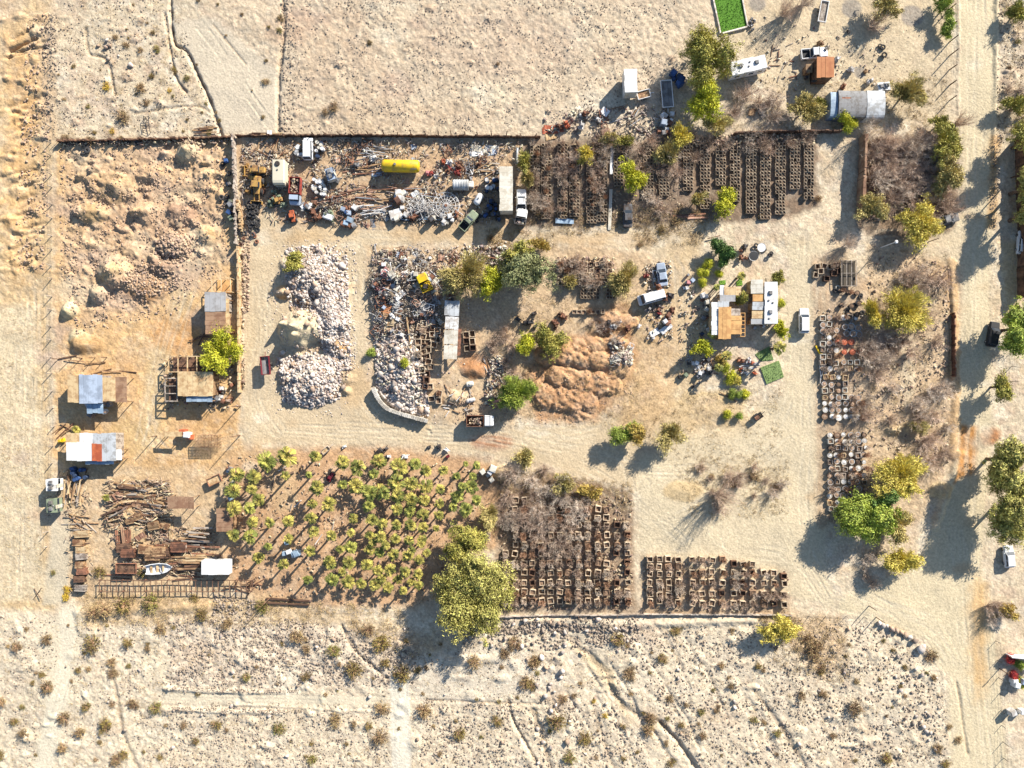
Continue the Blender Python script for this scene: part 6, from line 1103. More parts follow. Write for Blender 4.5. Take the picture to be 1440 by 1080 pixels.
# lumber yard
pile('plank', 22, (90, 672, 120, 700), ['wood', 'wood_pale', 'wood_grey'], 88, 14, (2.8, 4.2), z=.7); [pile('plank', n_, a_, WD, g_, 9, (2.2, 4.6), (1.0, 2.0), z=1.0) for n_, a_, g_ in ((20, (165, 680, 205, 694), -6), (16, (200, 682, 228, 700), 12), (18, (160, 694, 200, 712), 8), (16, (198, 700, 228, 716), -12), (14, (152, 712, 180, 730), 30), (12, (178, 716, 206, 734), -8), (9, (206, 716, 232, 732), 4))]; pile('beam', 12, (150, 715, 180, 745), WD, 40, 40, (1.5, 3)); pile('sheet', 12, (164, 748, 185, 757), ['rust', 'rust', 'brownroof'], 2, 6, (.55, .7), (2.6, 3.2), .9)
pile('sheet', 2, (193, 744, 203, 752), ['plank_tan', 'brownroof'], 0, 3, (3.0, 3.4), (3, 3.3), .8); pile('stack', 7, (170, 768, 262, 776), ['wood_dark', 'wood', 'rust', 'wood_grey'], 0, 8, (1.0, 1.5), z=.3); pile('stack', 4, (150, 726, 235, 740), ['wood_dark', 'wood', 'wood_pale'], 0, 30, (.8, 1.3), z=.3); pile('sheet', 9, (160, 690, 240, 765), ['rust', 'brownroof', 'plank_tan', 'rust_light'], 0, 60, (1.2, 2.4), (1, 1.8), .8); pile('plank', 16, (176, 742, 300, 776), WD, 0, 40, (2, 4), (1, 1.8), z=.6); pile('plank', 9, (229, 744, 243, 756), ['wood', 'wood_pale'], 88, 6, (2.2, 2.9), z=.4); pile('plank', 14, (250, 780, 292, 790), ['wood_pale', 'wood', 'wood_grey'], 1, 2, (4, 5.5), (1.2, 1.8), z=1.2); pile('plank', 14, (246, 792, 290, 804), ['wood', 'wood_dark', 'wood'], 1, 2, (4, 5.5), (1.2, 1.8), z=1.0); pile('plank', 14, (265, 738, 296, 766), ['wood_dark', 'wood', 'wood_grey'], -3, 6, (3, 4.2), (1, 1.8), z=1.2); pile('plank', 30, (225, 764, 298, 802), ['wood', 'wood_dark', 'rust', 'wood'], 1, 7, (3, 6.4), (1.0, 1.8), z=1.1); pile('plank', 14, (262, 742, 292, 770), ['wood_dark', 'wood', 'wood_grey'], -5, 10, (2.5, 4), z=.9); pile('stack', 2, (205, 775, 240, 782), ['wood_dark', 'wood'], 0, 6, (1.2, 1.5), z=.2)
for i, (y, ma, s) in enumerate(((750, 'wood_pale', 1.3), (762, 'wood', 1.0), (772, 'wood_pale', 1.0), (781, 'wood_grey', 1.0), (793, 'wood', .8), (802, 'rust', .95), (813, 'wood_dark', 1.0), (826, 'wood_grey', 1.0))): item('stack', ma, 116 + rnd.uniform(-3, 3), y, rnd.uniform(-4, 4), s * 1.1, 1, 1.2, 0, WN[ma] + ' lumber stack, ' + ORDN[i] + ' from top in the left column', 'lumber stacks in the left column')
pile('beam', 12, (100, 725, 135, 745), ['wood_pale', 'wood', 'wood_grey'], -20, 30, (2, 4), z=.2); [item('beam', 'wood_dark', 405, y_, 177, 8.5, 2, 2, .15, 'long dark beam along the foot of the palm grove, ' + w_ + ' of two') for y_, w_ in ((843, 'upper'), (849, 'lower'))]; pile('beam', 10, (320, 810, 360, 832), ['wood_dark', 'rust'], 30, 60, (2, 4), z=.6); pile('beam', 8, (165, 805, 290, 815), ['rust', 'wood_dark'], 2, 6, (3, 6), z=.3)
pile('drum', 11, (103, 655, 124, 674), ['blue', 'blue', 'darkblue'], 0, 90, (1.2, 1.4), z=.1); pile('appliance', 5, (128, 566, 160, 584), ['white_rough', 'white', 'darkblue', 'steel'], 0, 60, (.9, 1.5)); pile('plank', 6, (85, 500, 190, 525), ['wood_dark', 'wood'], 5, 12, (3, 4.5)); pile('beam', 8, (80, 596, 100, 612), ['wood', 'wood_dark', 'rust'], 10, 40, (1.5, 3)); item('machine', 'yellow', 89, 619, 20, 1, 1, 1, 0, 'bright yellow machine part left of the rust-striped roof')
pile('appliance', 3, (255, 607, 282, 614), ['rust_light', 'white', 'orange'], 0, 10, (1.1, 1.6)); pile('appliance', 9, (288, 535, 330, 570), ['white_rough', 'steel', 'rust', 'blue', 'red'], 0, 90, (.7, 1.3), z=.3); pile('frame_scrap', 5, (290, 545, 330, 572), ['rust', 'dark_steel'], 0, 90, (1, 1.8)); pile('plank', 9, (270, 470, 300, 505), ['wood', 'wood_pale', 'wood_dark'], 20, 60, (1.5, 3))
# top of the scrap yard
pile('plank', 8, (362, 187, 386, 194), ['wood', 'wood_dark', 'wood_pale'], 0, 3, (3.6, 4.4), z=.5); item('sheet', 'white', 381, 189, 3, 1.0, .9, 1, .75, 'small white sheet lying on the crate of planks'); pile('plank', 8, (277, 178, 297, 190), ['wood', 'wood_dark'], -3, 10, (2.2, 3)); pile('beam', 18, (335, 195, 420, 222), ['wood_dark', 'rust', 'wood_grey', 'wood'], 20, 70, (1.5, 3.4), z=.5)
pile('pipe', 12, (458, 268, 498, 284), ['rust', 'rust', 'rust_light'], 14, 8, (4, 6.5), (1, 2), z=.5); pile('pipe', 10, (492, 228, 535, 246), ['rust', 'wood', 'rust_light'], 6, 8, (4, 6), (1, 2), z=.3); pile('pipe', 24, (510, 258, 600, 284), ['rust', 'rust_light', 'wood', 'steel'], -4, 9, (3, 6.5), (.8, 1.8), z=.6); pile('pipe', 16, (498, 288, 548, 306), ['white_rough', 'steel', 'rust_light'], 12, 12, (2.5, 4.5), (1, 2), z=.7)
pile('pipe', 16, (500, 205, 545, 225), ['white_rough', 'steel', 'galv'], -20, 35, (2, 5), (.8, 1.6), z=.6); pile('plank', 17, (662, 229, 694, 244), ['wood_pale', 'wood', 'wood_grey'], 12, 20, (3, 4.4), (.8, 1.2), z=.6); pile('sheet', 5, (668, 206, 700, 217), ['white_rough', 'white', 'offwhite'], 8, 20, (2, 4), (.8, 1.6), .5); item('pipe', 'galv', 727, 221, 88, 3.2, 3, 3, .2, 'fat upright-lying steel pipe above the long white box trailer')
pile('pipe', 12, (560, 300, 612, 312), ['white_rough', 'dark_steel', 'paleblue'], -6, 10, (2.5, 4.5), (1, 2), z=.4); pile('pipe', 30, (575, 275, 645, 302), ['white_rough', 'steel', 'white_rough'], 0, 90, (1.5, 3.5), (.7, 1.2), z=.7); pile('frame_scrap', 14, (620, 200, 680, 250), ['rust', 'dark_steel', 'rust_light', 'steel'], 0, 180, (1, 1.8), z=.4); pile('frame_scrap', 14, (440, 200, 530, 235), ['rust', 'dark_steel', 'wood_dark'], 0, 180, (1, 2), z=.4); pile('machine', 16, (440, 205, 735, 320), ['rust', 'steel', 'dark_steel', 'white_rough', 'greenpaint', 'grey'], 0, 180, (.6, 1.3), z=.2); pile('sheet', 18, (440, 205, 700, 318), ['galv', 'rust_light', 'white_rough', 'brownroof', 'bluegrey', 'steel'], 0, 90, (.9, 2.2), (.7, 1.6), .3); pile('frame_scrap', 18, (430, 280, 520, 312), ['rust', 'dark_steel', 'steel', 'rust_light'], 0, 180, (.8, 1.6), z=.5)
pile('drum', 24, (441, 247, 460, 276), ['white', 'white_rough', 'offwhite'], 0, 90, (.95, 1.25), z=.5); pile('drum', 8, (418, 202, 427, 220), ['white', 'white_rough', 'galv'], 0, 90, (1, 1.3)); pile('drum', 8, (442, 200, 455, 222), ['white', 'offwhite', 'darkblue'], 0, 90, (1, 1.3), z=.3); pile('drum', 14, (684, 252, 701, 270), ['darkblue', 'blue', 'darkblue', 'white_rough'], 0, 90, (1, 1.4), z=.5); pile('drum', 18, (680, 284, 702, 310), ['darkblue', 'blue', 'dark_steel'], 0, 90, (1, 1.4), z=.5)
pile('tyre', 42, (348, 284, 364, 326), ['rubber'], 0, 90, (.85, 1.25), z=.8); pile('tyre', 10, (338, 322, 362, 345), ['rubber', 'rust'], 0, 90, (.8, 1.2), z=.4); pile('tyre', 12, (85, 198, 130, 203), ['rubber'], 0, 90, (.9, 1.2), z=.3); pile('tyre', 8, (150, 198, 200, 204), ['rubber'], 0, 90, (.9, 1.2), z=.3); pile('tyre', 5, (312, 225, 328, 290), ['rubber', 'rubber'], 0, 90, (1, 1.5)); pile('tyre', 4, (1060, 345, 1092, 372), ['rubber'], 0, 90, (1, 1.3)); pile('tyre', 3, (1172, 404, 1180, 412), ['rubber', 'offwhite'], 0, 90, (1, 1.5)); pile('tyre', 4, (118, 200, 125, 225), ['rubber'], 0, 90, (1, 1.4)); pile('tyre', 8, (640, 300, 690, 312), ['rubber'], 0, 90, (.9, 1.2), z=.3); pile('tyre', 9, (1190, 415, 1212, 448), ['rubber'], 0, 90, (.8, 1.2), z=.3); pile('tyre', 3, (1235, 62, 1245, 82), ['rubber'], 0, 90, (1, 1.4))
AP = ['white', 'white_rough', 'offwhite', 'steel', 'bluegrey', 'white_rough', 'rust']
pile('appliance', 12, (426, 284, 448, 302), AP, 0, 90, (.8, 1.3), z=.3); pile('appliance', 12, (484, 293, 508, 318), AP + ['blue', 'paleblue'], 0, 60, (.9, 1.5), z=.3); item('appliance', 'white', 463, 306, -18, 2.6, 1.5, 1.2, 0, 'white chest-like container tilted at the lower edge of the scrap yard'); pile('appliance', 10, (545, 270, 572, 312), AP, 0, 60, (.9, 1.6), z=.3); item('appliance', 'white_rough', 557, 302, 15, 3.2, 2.6, 1.0, 0, 'large white panelled box near the yellow corner of the pipe stacks'); item('appliance', 'white', 561, 276, -15, 2.2, 1.6, .8, 0, 'white flat box above the bent truss pipes')
pile('appliance', 9, (600, 305, 640, 315), AP + ['dark_steel'], 0, 90, (.7, 1.4)); pile('machine', 10, (600, 225, 650, 250), ['red', 'rust', 'orange', 'white_rough', 'pink'], 0, 180, (.8, 1.4), z=.2); pile('machine', 9, (440, 284, 480, 310), ['greenpaint', 'rust', 'steel', 'dark_steel'], 0, 180, (.8, 1.4), z=.2); pile('machine', 9, (345, 225, 378, 282), ['cat_yellow', 'rust', 'cat_yellow'], 0, 180, (.7, 1.4), z=.2); pile('machine', 7, (380, 262, 405, 300), ['rust', 'greenpaint', 'cat_yellow'], 0, 180, (.7, 1.2)); pile('appliance', 7, (316, 225, 328, 320), ['white_rough', 'blue', 'darkblue', 'greenpaint', 'steel'], 0, 90, (.8, 1.4)); pile('beam', 14, (334, 280, 346, 330), ['wood_pale', 'wood', 'wood_grey'], 95, 14, (2, 4), z=.4)
pile('appliance', 12, (926, 162, 945, 190), AP + ['red', 'white'], 0, 90, (.9, 1.6), z=.2); item('sheet', 'white', 850, 159, -35, 1.6, 1.4, 1, .5, 'square white panel left of the white box trailer shadow'); pile('beam', 10, (862, 150, 900, 172), ['wood_grey', 'wood', 'steel'], 40, 30, (2, 4)); pile('sheet', 4, (768, 181, 798, 192), ['plank_orange', 'yellow', 'orange', 'plank_tan'], 5, 10, (2, 3.4), (1, 1.6), .2); item('appliance', 'rust_light', 851, 188, 8, 2.2, 1.8, .9, 0, 'reddish slatted crate right of the orange sheets'); pile('machine', 8, (770, 160, 860, 185), ['rust', 'white_rough', 'dark_steel', 'orange'], 0, 180, (.8, 1.4)); pile('appliance', 6, (945, 105, 958, 122), ['blue', 'darkblue', 'paleblue'], 0, 90, (1, 1.8), z=.3)
pile('frame_scrap', 8, (835, 160, 925, 190), ['rust', 'dark_steel', 'steel'], 0, 180, (1, 2)); item('sheet', 'paleblue', 794, 311, -3, 3.6, 1.0, 1, .3, 'pale blue tarp sheet at the foot of the dead thicket'); item('sheet', 'white_rough', 860, 226, 88, 5.5, .6, 1, .3, 'long pale sheet strip along the dead thicket'); item('sheet', 'offwhite', 858, 295, 88, 8, .6, 1, .3, 'long cream strip left of the dark parked car'); pile('pipe', 6, (955, 298, 985, 308), ['rust_light', 'pink', 'rust'], 4, 8, (3, 5), (1.5, 2.5), .2)
# centre heap
SC_ = ['rust', 'rust_light', 'steel', 'dark_steel', 'white_rough', 'galv', 'grey', 'white_rough', 'offwhite']
pile('sheet', 46, (530, 352, 640, 470), SC_ + ['brownroof', 'bluegrey'], 0, 180, (.9, 2.2), (.8, 1.8), .7); pile('frame_scrap', 40, (528, 350, 640, 470), ['rust', 'dark_steel', 'steel', 'white_rough', 'rust_light'], 0, 180, (.8, 1.8), z=.9); pile('pipe', 34, (528, 350, 640, 460), ['rust', 'white_rough', 'steel', 'dark_steel'], 0, 180, (1.5, 4), (.8, 1.6), .9); pile('appliance', 22, (526, 360, 620, 460), AP + ['grey', 'dark_steel'], 0, 180, (.6, 1.3), z=.6); pile('machine', 22, (530, 380, 620, 480), SC_, 0, 180, (.6, 1.2), z=.6); pile('frame_scrap', 9, (528, 385, 552, 410), ['rust_light', 'pink', 'rust'], 0, 180, (.9, 1.6), z=.8); pile('pallet', 9, (533, 425, 560, 470), ['wood', 'wood_pale', 'terracotta', 'wood'], 0, 20, (1, 1.7), z=.5)
pile('beam', 14, (640, 345, 710, 370), ['wood_grey', 'rust', 'wood'], 10, 60, (1.5, 3.5)); pile('frame_scrap', 16, (860, 482, 888, 512), ['white_rough', 'steel', 'offwhite'], 0, 180, (.7, 1.3), z=.7); pile('beam', 26, (682, 505, 705, 560), ['wood_grey', 'wood', 'wood_dark', 'white_rough'], 80, 50, (1, 2.6), z=.4); pile('beam', 24, (628, 545, 668, 582), ['wood_grey', 'rust', 'white_rough', 'wood'], 50, 70, (1, 2.4), z=.5); item('tank', 'pink', 699, 567, 20, 1.4, 1.7, 1.5, 0, 'dusty pink round tank left of the round green tree'); item('tank', 'offwhite', 661, 540, 10, 1.3, 1.5, 1.2, 0, 'cream tank lying below the striped flat roof'); item('tank', 'white_rough', 662, 563, 15, 1.6, 1.2, 1, 0, 'white tank half buried in wood scrap below the striped roof')
item('pipe', 'wood_pale', 576, 470, 98, 6.5, 2, 2, .8, 'long pale pole leaning along the row of large planter boxes'); pile('appliance', 7, (915, 430, 942, 478), ['white_rough', 'red', 'dark_steel', 'white', 'rust'], 0, 90, (.7, 1.3)); item('sheet', 'white', 920, 468, 30, 2.0, 1.2, 1, .2, 'white bent panel below the white passenger van'); item('sheet', 'white', 936, 462, 40, 2.6, 1.1, 1, .3, 'long white bent panel below the wrecked car'); item('frame_scrap', 'white', 921, 392, 95, 2.6, 1.0, 1.2, 0, 'white pipe rack between the van and the wrecked car'); pile('machine', 8, (908, 376, 945, 460), ['rust', 'red', 'steel', 'dark_steel'], 0, 180, (.7, 1.3)); pile('tyre', 8, (920, 366, 942, 450), ['rubber'], 0, 90, (.8, 1.2)); pile('machine', 12, (725, 440, 800, 465), ['dark_steel', 'rust', 'wood_dark'], 0, 180, (.7, 1.2)); pile('machine', 9, (838, 452, 908, 470), ['dark_steel', 'rust', 'white_rough'], 0, 180, (.5, 1.))
# house yard
pile('appliance', 9, (960, 385, 975, 408), AP + ['red', 'pink'], 0, 90, (.6, 1.1)); pile('appliance', 14, (984, 408, 1004, 470), AP + ['darkblue', 'blue', 'pink'], 0, 90, (.6, 1.3), z=.2); pile('frame_scrap', 9, (960, 500, 1000, 530), ['white_rough', 'white', 'steel'], 0, 180, (.7, 1.3), z=.3); pile('appliance', 13, (962, 500, 1004, 530), ['white_rough', 'white', 'steel', 'dark_steel', 'greenpaint'], 0, 180, (.5, 1.1)); pile('machine', 9, (1036, 500, 1062, 528), ['rust', 'steel', 'orange', 'white_rough', 'dark_steel'], 0, 180, (.6, 1.2)); pile('pipe', 6, (1036, 510, 1060, 520), ['steel', 'galv'], 0, 8, (2, 3.5), (1, 1.6), .4); pile('beam', 6, (985, 470, 1040, 560), ['wood_dark', 'wood'], -30, 40, (2, 4)); pile('appliance', 6, (1060, 455, 1098, 466), ['white_rough', 'rust', 'orange', 'steel'], 0, 40, (.6, 1.1)); pile('machine', 5, (955, 520, 990, 545), ['dark_steel', 'steel'], 0, 180, (.5, .9))
for nm, px, py, r, ma, l in (('round_table', 1069, 349, .85, 'white', 'round white table in the yard above the house'), ('trampoline', 1058, 361, .95, 'black', 'round black trampoline below the round white table')):
    t = thing(nm, l, nm.replace('_', ' '), px, py); MB().lathe([(r * .5, .68), (r, .7), (r, .75), (r * .2, .77)], 20).build('top', ma, t); m = MB().torus(r, .04, 20, 5, (0, 0, .74)).build('rim', 'steel', t)
    for i in range(4): a = pi / 4 + i * pi / 2; MB().tube((r * .7 * cos(a), r * .7 * sin(a), -.1), (r * .7 * cos(a), r * .7 * sin(a), .68), .04, None, 6).build('leg', 'steel', t)
pile('machine', 4, (1038, 348, 1050, 366), ['rust', 'pink', 'dark_steel'], 0, 180, (.6, 1.1)); item('beam', 'rust', 1003, 334, 14, 2.6, 1, 1, .3, 'rusty bar above the lush garden shrub'); item('beam', 'yellow', 1152, 497, -62, 3.4, 2, 2, .1, 'yellow beam lying at the left end of the tub rows'); item('beam', 'yellow', 1157, 505, -70, 2.4, 2, 2, .1, 'shorter yellow beam at the left end of the tub rows'); pile('beam', 8, (1150, 517, 1162, 540), ['dark_steel', 'paleblue', 'white_rough'], 92, 10, (2, 3.2)); item('beam', 'wood_dark', 1341, 297, 17, 4.6, 2, 2, .2, 'thick log lying at the bend of the dirt road'); pile('machine', 9, (1100, 40, 1240, 125), ['dark_steel', 'rust', 'white_rough', 'wood'], 0, 180, (.6, 1.2)); pile('appliance', 6, (1128, 95, 1160, 120), ['white', 'steel', 'dark_steel', 'paleblue'], 0, 90, (.7, 1.2)); pile('beam', 14, (1085, 60, 1120, 120), ['wood_grey', 'wood_dark', 'rust'], 35, 60, (1, 2.5), z=.1); pile('appliance', 6, (1415, 935, 1440, 1000), ['white_rough', 'bluegrey', 'white'], 0, 30, (.9, 1.6)); pile('machine', 8, (1052, 20, 1062, 42), ['stone', 'wood_grey'] if False else ['grey', 'steel'], 0, 180, (.4, .7)); pile('pallet', 4, (1055, 140, 1100, 165), ['wood', 'wood_grey'], 0, 90, (.9, 1.2))
pile('appliance', 9, (318, 655, 336, 700), ['white_rough', 'steel', 'rust', 'paleblue'], 0, 90, (.6, 1.1)); pile('appliance', 6, (400, 760, 420, 780), ['paleblue', 'white_rough', 'white'], 15, 10, (.8, 1.6)); pile('machine', 10, (460, 628, 640, 645), ['dark_steel', 'rust', 'white', 'maroon', 'darkblue'], 0, 180, (.6, 1.1)); pile('appliance', 5, (672, 655, 698, 680), ['white', 'white_rough', 'offwhite'], -35, 20, (.8, 1.8)); pile('beam', 18, (370, 650, 480, 760), ['wood_grey', 'white_rough', 'wood'], 40, 40, (1, 3), z=.1)
for m_, sx in (('mixed', 0),): pass
# ================= ROCKS, RUBBLE, SMALL DEBRIS (STUFF) =================
def ico():
    p = (1 + 5 ** .5) / 2; v = np.array([(-1, p, 0), (1, p, 0), (-1, -p, 0), (1, -p, 0), (0, -1, p), (0, 1, p), (0, -1, -p), (0, 1, -p), (p, 0, -1), (p, 0, 1), (-p, 0, -1), (-p, 0, 1)], float); v /= np.linalg.norm(v[0])
    return v, np.array([(0, 11, 5), (0, 5, 1), (0, 1, 7), (0, 7, 10), (0, 10, 11), (1, 5, 9), (5, 11, 4), (11, 10, 2), (10, 7, 6), (7, 1, 8), (3, 9, 4), (3, 4, 2), (3, 2, 6), (3, 6, 8), (3, 8, 9), (4, 9, 5), (2, 4, 11), (6, 2, 10), (8, 6, 7), (9, 8, 1)])
IV, IF = ico()
RV = [IV * (1 + .28 * np.random.RandomState(700 + i).randn(12, 1)).clip(.55, 1.5) for i in range(8)]
def inside(px, py, pts):
    r = np.zeros(px.shape, bool)
    for (ax, ay), (bx, by) in zip(pts, pts[1:] + pts[:1]):
        if ay != by: r ^= ((ay > py) != (by > py)) & (px < (bx - ax) * (py - ay) / (by - ay) + ax)
    return r
class Stuff:
    def __init__(s): s.V = []; s.F = []; s.n = 0
    def add(s, V, F): s.V.append(V); s.F.append(F + s.n); s.n += len(V)
    def build(s, name, ma): o = meshobj(name, mesh_np(name, np.concatenate(s.V), np.concatenate(s.F)), ma); o['kind'] = 'stuff'; return o
LANES = ([(547, 950), (576, 955), (582, 1120), (551, 1120)], [(82, 850), (108, 856), (106, 900), (98, 980), (68, 1120), (40, 1120), (62, 1000), (82, 920)], [(232, 974), (545, 980), (545, 991), (232, 986)])
def zone_pts(pts, n, cl=0., cs=8, seed=0):
    P = np.array(pts, float); x0, y0 = P.min(0); x1, y1 = P.max(0); X = npr.uniform(x0, x1, n * 6); Y = npr.uniform(y0, y1, n * 6); k = inside(X, Y, pts)
    if Y.max() > 900: k &= ~(inside(X, Y, LANES[0]) | inside(X, Y, LANES[1]) | inside(X, Y, LANES[2]))
    if cl: k &= npr.rand(len(X)) < np.clip(.5 + cl * fbm(X, Y, cs, 3, 500 + seed) * 2.2, .03, 1)
    X, Y = X[k][:n], Y[k][:n]; return X, Y
def stones(st, pts, n, r0, r1, cl=0., cs=8, seed=0, pw=2.2, sink=.25, flat=.75):
    X, Y = zone_pts(pts, n, cl, cs, seed); n = len(X); r = r0 + (r1 - r0) * npr.rand(n) ** pw; z = gzv(X, Y)
    for i in range(8):
        k = np.arange(i, n, 8)
        if len(k): V, F = inst(RV[i], IF, np.stack([(X[k] - 720) * S, (540 - Y[k]) * S, z[k] + r[k] * (flat - sink * 2) * .6], 1), npr.rand(len(k)) * 6.3, np.stack([r[k] * npr.uniform(.8, 1.3, len(k)), r[k] * npr.uniform(.7, 1.1, len(k)), r[k] * flat * npr.uniform(.7, 1.1, len(k))], 1)); st.add(V, F)
DES = [(-20, 866), (560, 880), (700, 880), (1240, 872), (1330, 965), (1335, 1100), (-20, 1100)]
g = Stuff()
stones(g, DES, 9000, .05, .20, .8, 18, 1, 2.0); stones(g, [(235, 870), (420, 870), (590, 905), (580, 965), (240, 962)], 3600, .06, .26, .5, 14, 2); stones(g, [(240, 998), (545, 998), (545, 1100), (180, 1100)], 1800, .06, .24, .6, 12, 3); stones(g, [(590, 985), (860, 990), (930, 1100), (590, 1100)], 2200, .06, .28, .8, 12, 4); stones(g, [(860, 890), (1240, 880), (1330, 970), (1330, 1100), (1000, 1100)], 3600, .06, .28, .9, 14, 5)
stones(g, [(640, 865), (900, 868), (900, 905), (760, 915), (640, 905)], 1300, .08, .36, .7, 9, 6); stones(g, [(690, 884), (770, 878), (900, 880), (900, 887), (770, 888), (690, 893)], 420, .1, .42, .4, 8, 13, 1.6); stones(g, [(235, 965), (420, 971), (420, 975), (235, 969)], 260, .08, .22); stones(g, [(235, 993), (430, 999), (430, 1003), (235, 997)], 260, .08, .22); stones(g, [(300, 835), (360, 845), (350, 875), (300, 865)], 300, .1, .35)
stones(g, [(400, -20), (960, -20), (900, 185), (400, 188)], 6500, .04, .17, .9, 14, 7); stones(g, [(80, -20), (240, -20), (310, 188), (80, 190)], 1700, .05, .2, .8, 10, 8); stones(g, [(1404, -20), (1450, -20), (1450, 200), (1400, 200)], 1000, .05, .18, .6, 10, 9); stones(g, [(395, -20), (415, -20), (412, 188), (392, 188)], 400, .06, .22, .6, 8, 10); stones(g, [(60, 20), (80, 20), (78, 200), (60, 200)], 300, .06, .25)
stones(g, [(1000, 45), (1330, 20), (1330, 170), (1040, 170)], 700, .04, .14, .5, 12, 11); stones(g, [(1220, 350), (1335, 370), (1335, 650), (1220, 600)], 1200, .05, .2, .6, 10, 12); stones(g, [(1395, 190), (1410, 190), (1400, 320), (1390, 320)], 260, .05, .18)
g.build('scattered_stones', 'stone_dark')
g = Stuff(); stones(g, [(85, 205), (318, 205), (322, 370), (250, 440), (110, 470), (85, 380)], 3800, .05, .26, .9, 12, 20); stones(g, ell(245, 350, 26, 22), 500, .1, .4); stones(g, ell(215, 395, 40, 22), 600, .08, .3); stones(g, [(748, 490), (885, 480), (890, 560), (840, 598), (750, 596)], 900, .04, .16, .6, 8, 21); stones(g, [(340, 325), (352, 325), (350, 440), (342, 440)], 350, .08, .3); stones(g, [(40, 20), (70, 20), (66, 380), (20, 380)], 900, .06, .3, .8, 10, 22); stones(g, [(640, 560), (735, 540), (735, 590), (640, 596)], 400, .06, .2)
stones(g, [(400, 350), (488, 350), (494, 520), (480, 565), (400, 570), (392, 510), (450, 480), (405, 430)], 1500, .06, .34, .5, 8, 36, 2.0); stones(g, [(528, 440), (580, 470), (600, 585), (540, 560)], 800, .06, .36, .4, 8, 37, 2.0); g.build('brown_rubble', 'stone_pink')
g = Stuff(); stones(g, [(400, 350), (450, 344), (488, 360), (492, 470), (470, 480), (440, 440), (405, 430)], 4200, .06, .36, .3, 8, 30, 2.2); stones(g, [(445, 420), (492, 430), (494, 520), (460, 520), (452, 470)], 2200, .06, .34, .3, 8, 31, 2.2); stones(g, [(390, 505), (440, 495), (480, 510), (478, 560), (440, 576), (398, 566)], 2800, .06, .4, .3, 8, 32, 2.2); stones(g, [(496, 350), (502, 360), (500, 520), (494, 520)], 120, .06, .2)
stones(g, [(528, 478), (580, 470), (596, 520), (604, 585), (560, 578), (530, 548)], 3200, .08, .46, .2, 8, 33, 1.9); stones(g, [(524, 440), (545, 430), (560, 480), (526, 490)], 500, .1, .35); stones(g, [(385, 340), (500, 335), (505, 530), (480, 590), (385, 585), (370, 480)], 1100, .05, .2, .6, 10, 34); stones(g, [(512, 340), (720, 340), (725, 352), (620, 600), (540, 600), (508, 500)], 700, .05, .22, .6, 10, 35); g.build('white_rubble', 'stone')
# crumbs of scrap and wood
CV = np.array([(a, b, c) for c in (-1, 1) for a, b in ((-1, -1), (1, -1), (1, 1), (-1, 1))], float) * .5; CF = np.array([(0, 3, 2, 1), (4, 5, 6, 7), (0, 1, 5, 4), (1, 2, 6, 5), (2, 3, 7, 6), (3, 0, 4, 7)])
def crumbs(st, pts, n, L0, L1, th=.3, zt=.5, cl=.5, seed=0, slim=.8, ang=None):
    X, Y = zone_pts(pts, n, cl, 9, seed); n = len(X); L = npr.uniform(L0, L1, n); P = np.stack([L, L * npr.uniform(.08, slim, n) ** 1.3, L * npr.uniform(.05, th, n)], 1); a, b, c = (npr.rand(n) * 6.3 if ang is None else np.radians(ang[0] + ang[1] * npr.randn(n))), npr.randn(n) * .35, npr.randn(n) * .35
    V = CV[None] * P[:, None, :]; y = V[..., 1] * np.cos(b)[:, None] - V[..., 2] * np.sin(b)[:, None]; z = V[..., 1] * np.sin(b)[:, None] + V[..., 2] * np.cos(b)[:, None]; x = V[..., 0] * np.cos(c)[:, None] + z * np.sin(c)[:, None]; z = -V[..., 0] * np.sin(c)[:, None] + z * np.cos(c)[:, None]
    O = np.stack([x * np.cos(a)[:, None] - y * np.sin(a)[:, None], x * np.sin(a)[:, None] + y * np.cos(a)[:, None], z], -1) + np.stack([(X - 720) * S, (540 - Y) * S, gzv(X, Y) + npr.rand(n) ** 1.5 * zt + .08], 1)[:, None, :]
    st.add(O.reshape(-1, 3), (CF[None] + (np.arange(n) * 8)[:, None, None]).reshape(-1, 4))
g = Stuff()
crumbs(g, [(525, 352), (640, 348), (645, 380), (620, 470), (526, 480), (518, 400)], 3800, .1, .7, .2, .6, .5, 40, .5); crumbs(g, [(340, 198), (735, 198), (735, 312), (480, 318), (340, 310)], 4600, .1, .9, .2, .3, .8, 41, .4); crumbs(g, [(640, 346), (715, 346), (715, 375), (640, 365)], 400, .2, .8); crumbs(g, [(525, 440), (600, 470), (600, 580), (530, 540)], 700, .2, .8)
crumbs(g, [(1150, 430), (1215, 440), (1215, 590), (1155, 590)], 350, .1, .45, .4, .15, .3, 42); crumbs(g, [(1160, 600), (1220, 605), (1212, 735), (1165, 735)], 300, .1, .45, .4, .15, .3, 43); crumbs(g, [(955, 400), (1005, 410), (1000, 530), (955, 530)], 320, .15, .6, .5, .2, .6, 44); crumbs(g, [(905, 370), (945, 366), (945, 480), (908, 480)], 320, .15, .7, .5, .25, .5, 45); crumbs(g, [(765, 155), (950, 150), (955, 195), (765, 192)], 600, .15, .7, .5, .3, .7, 46); crumbs(g, [(690, 500), (712, 500), (705, 575), (680, 570)], 300, .2, .8)
crumbs(g, [(855, 482), (890, 482), (888, 515), (858, 512)], 200, .2, .9); crumbs(g, [(1060, 20), (1240, 60), (1240, 120), (1060, 130)], 160, .15, .6, .4, .1, .6, 47); g.build('scrap_debris', 'mixed')
g = Stuff()
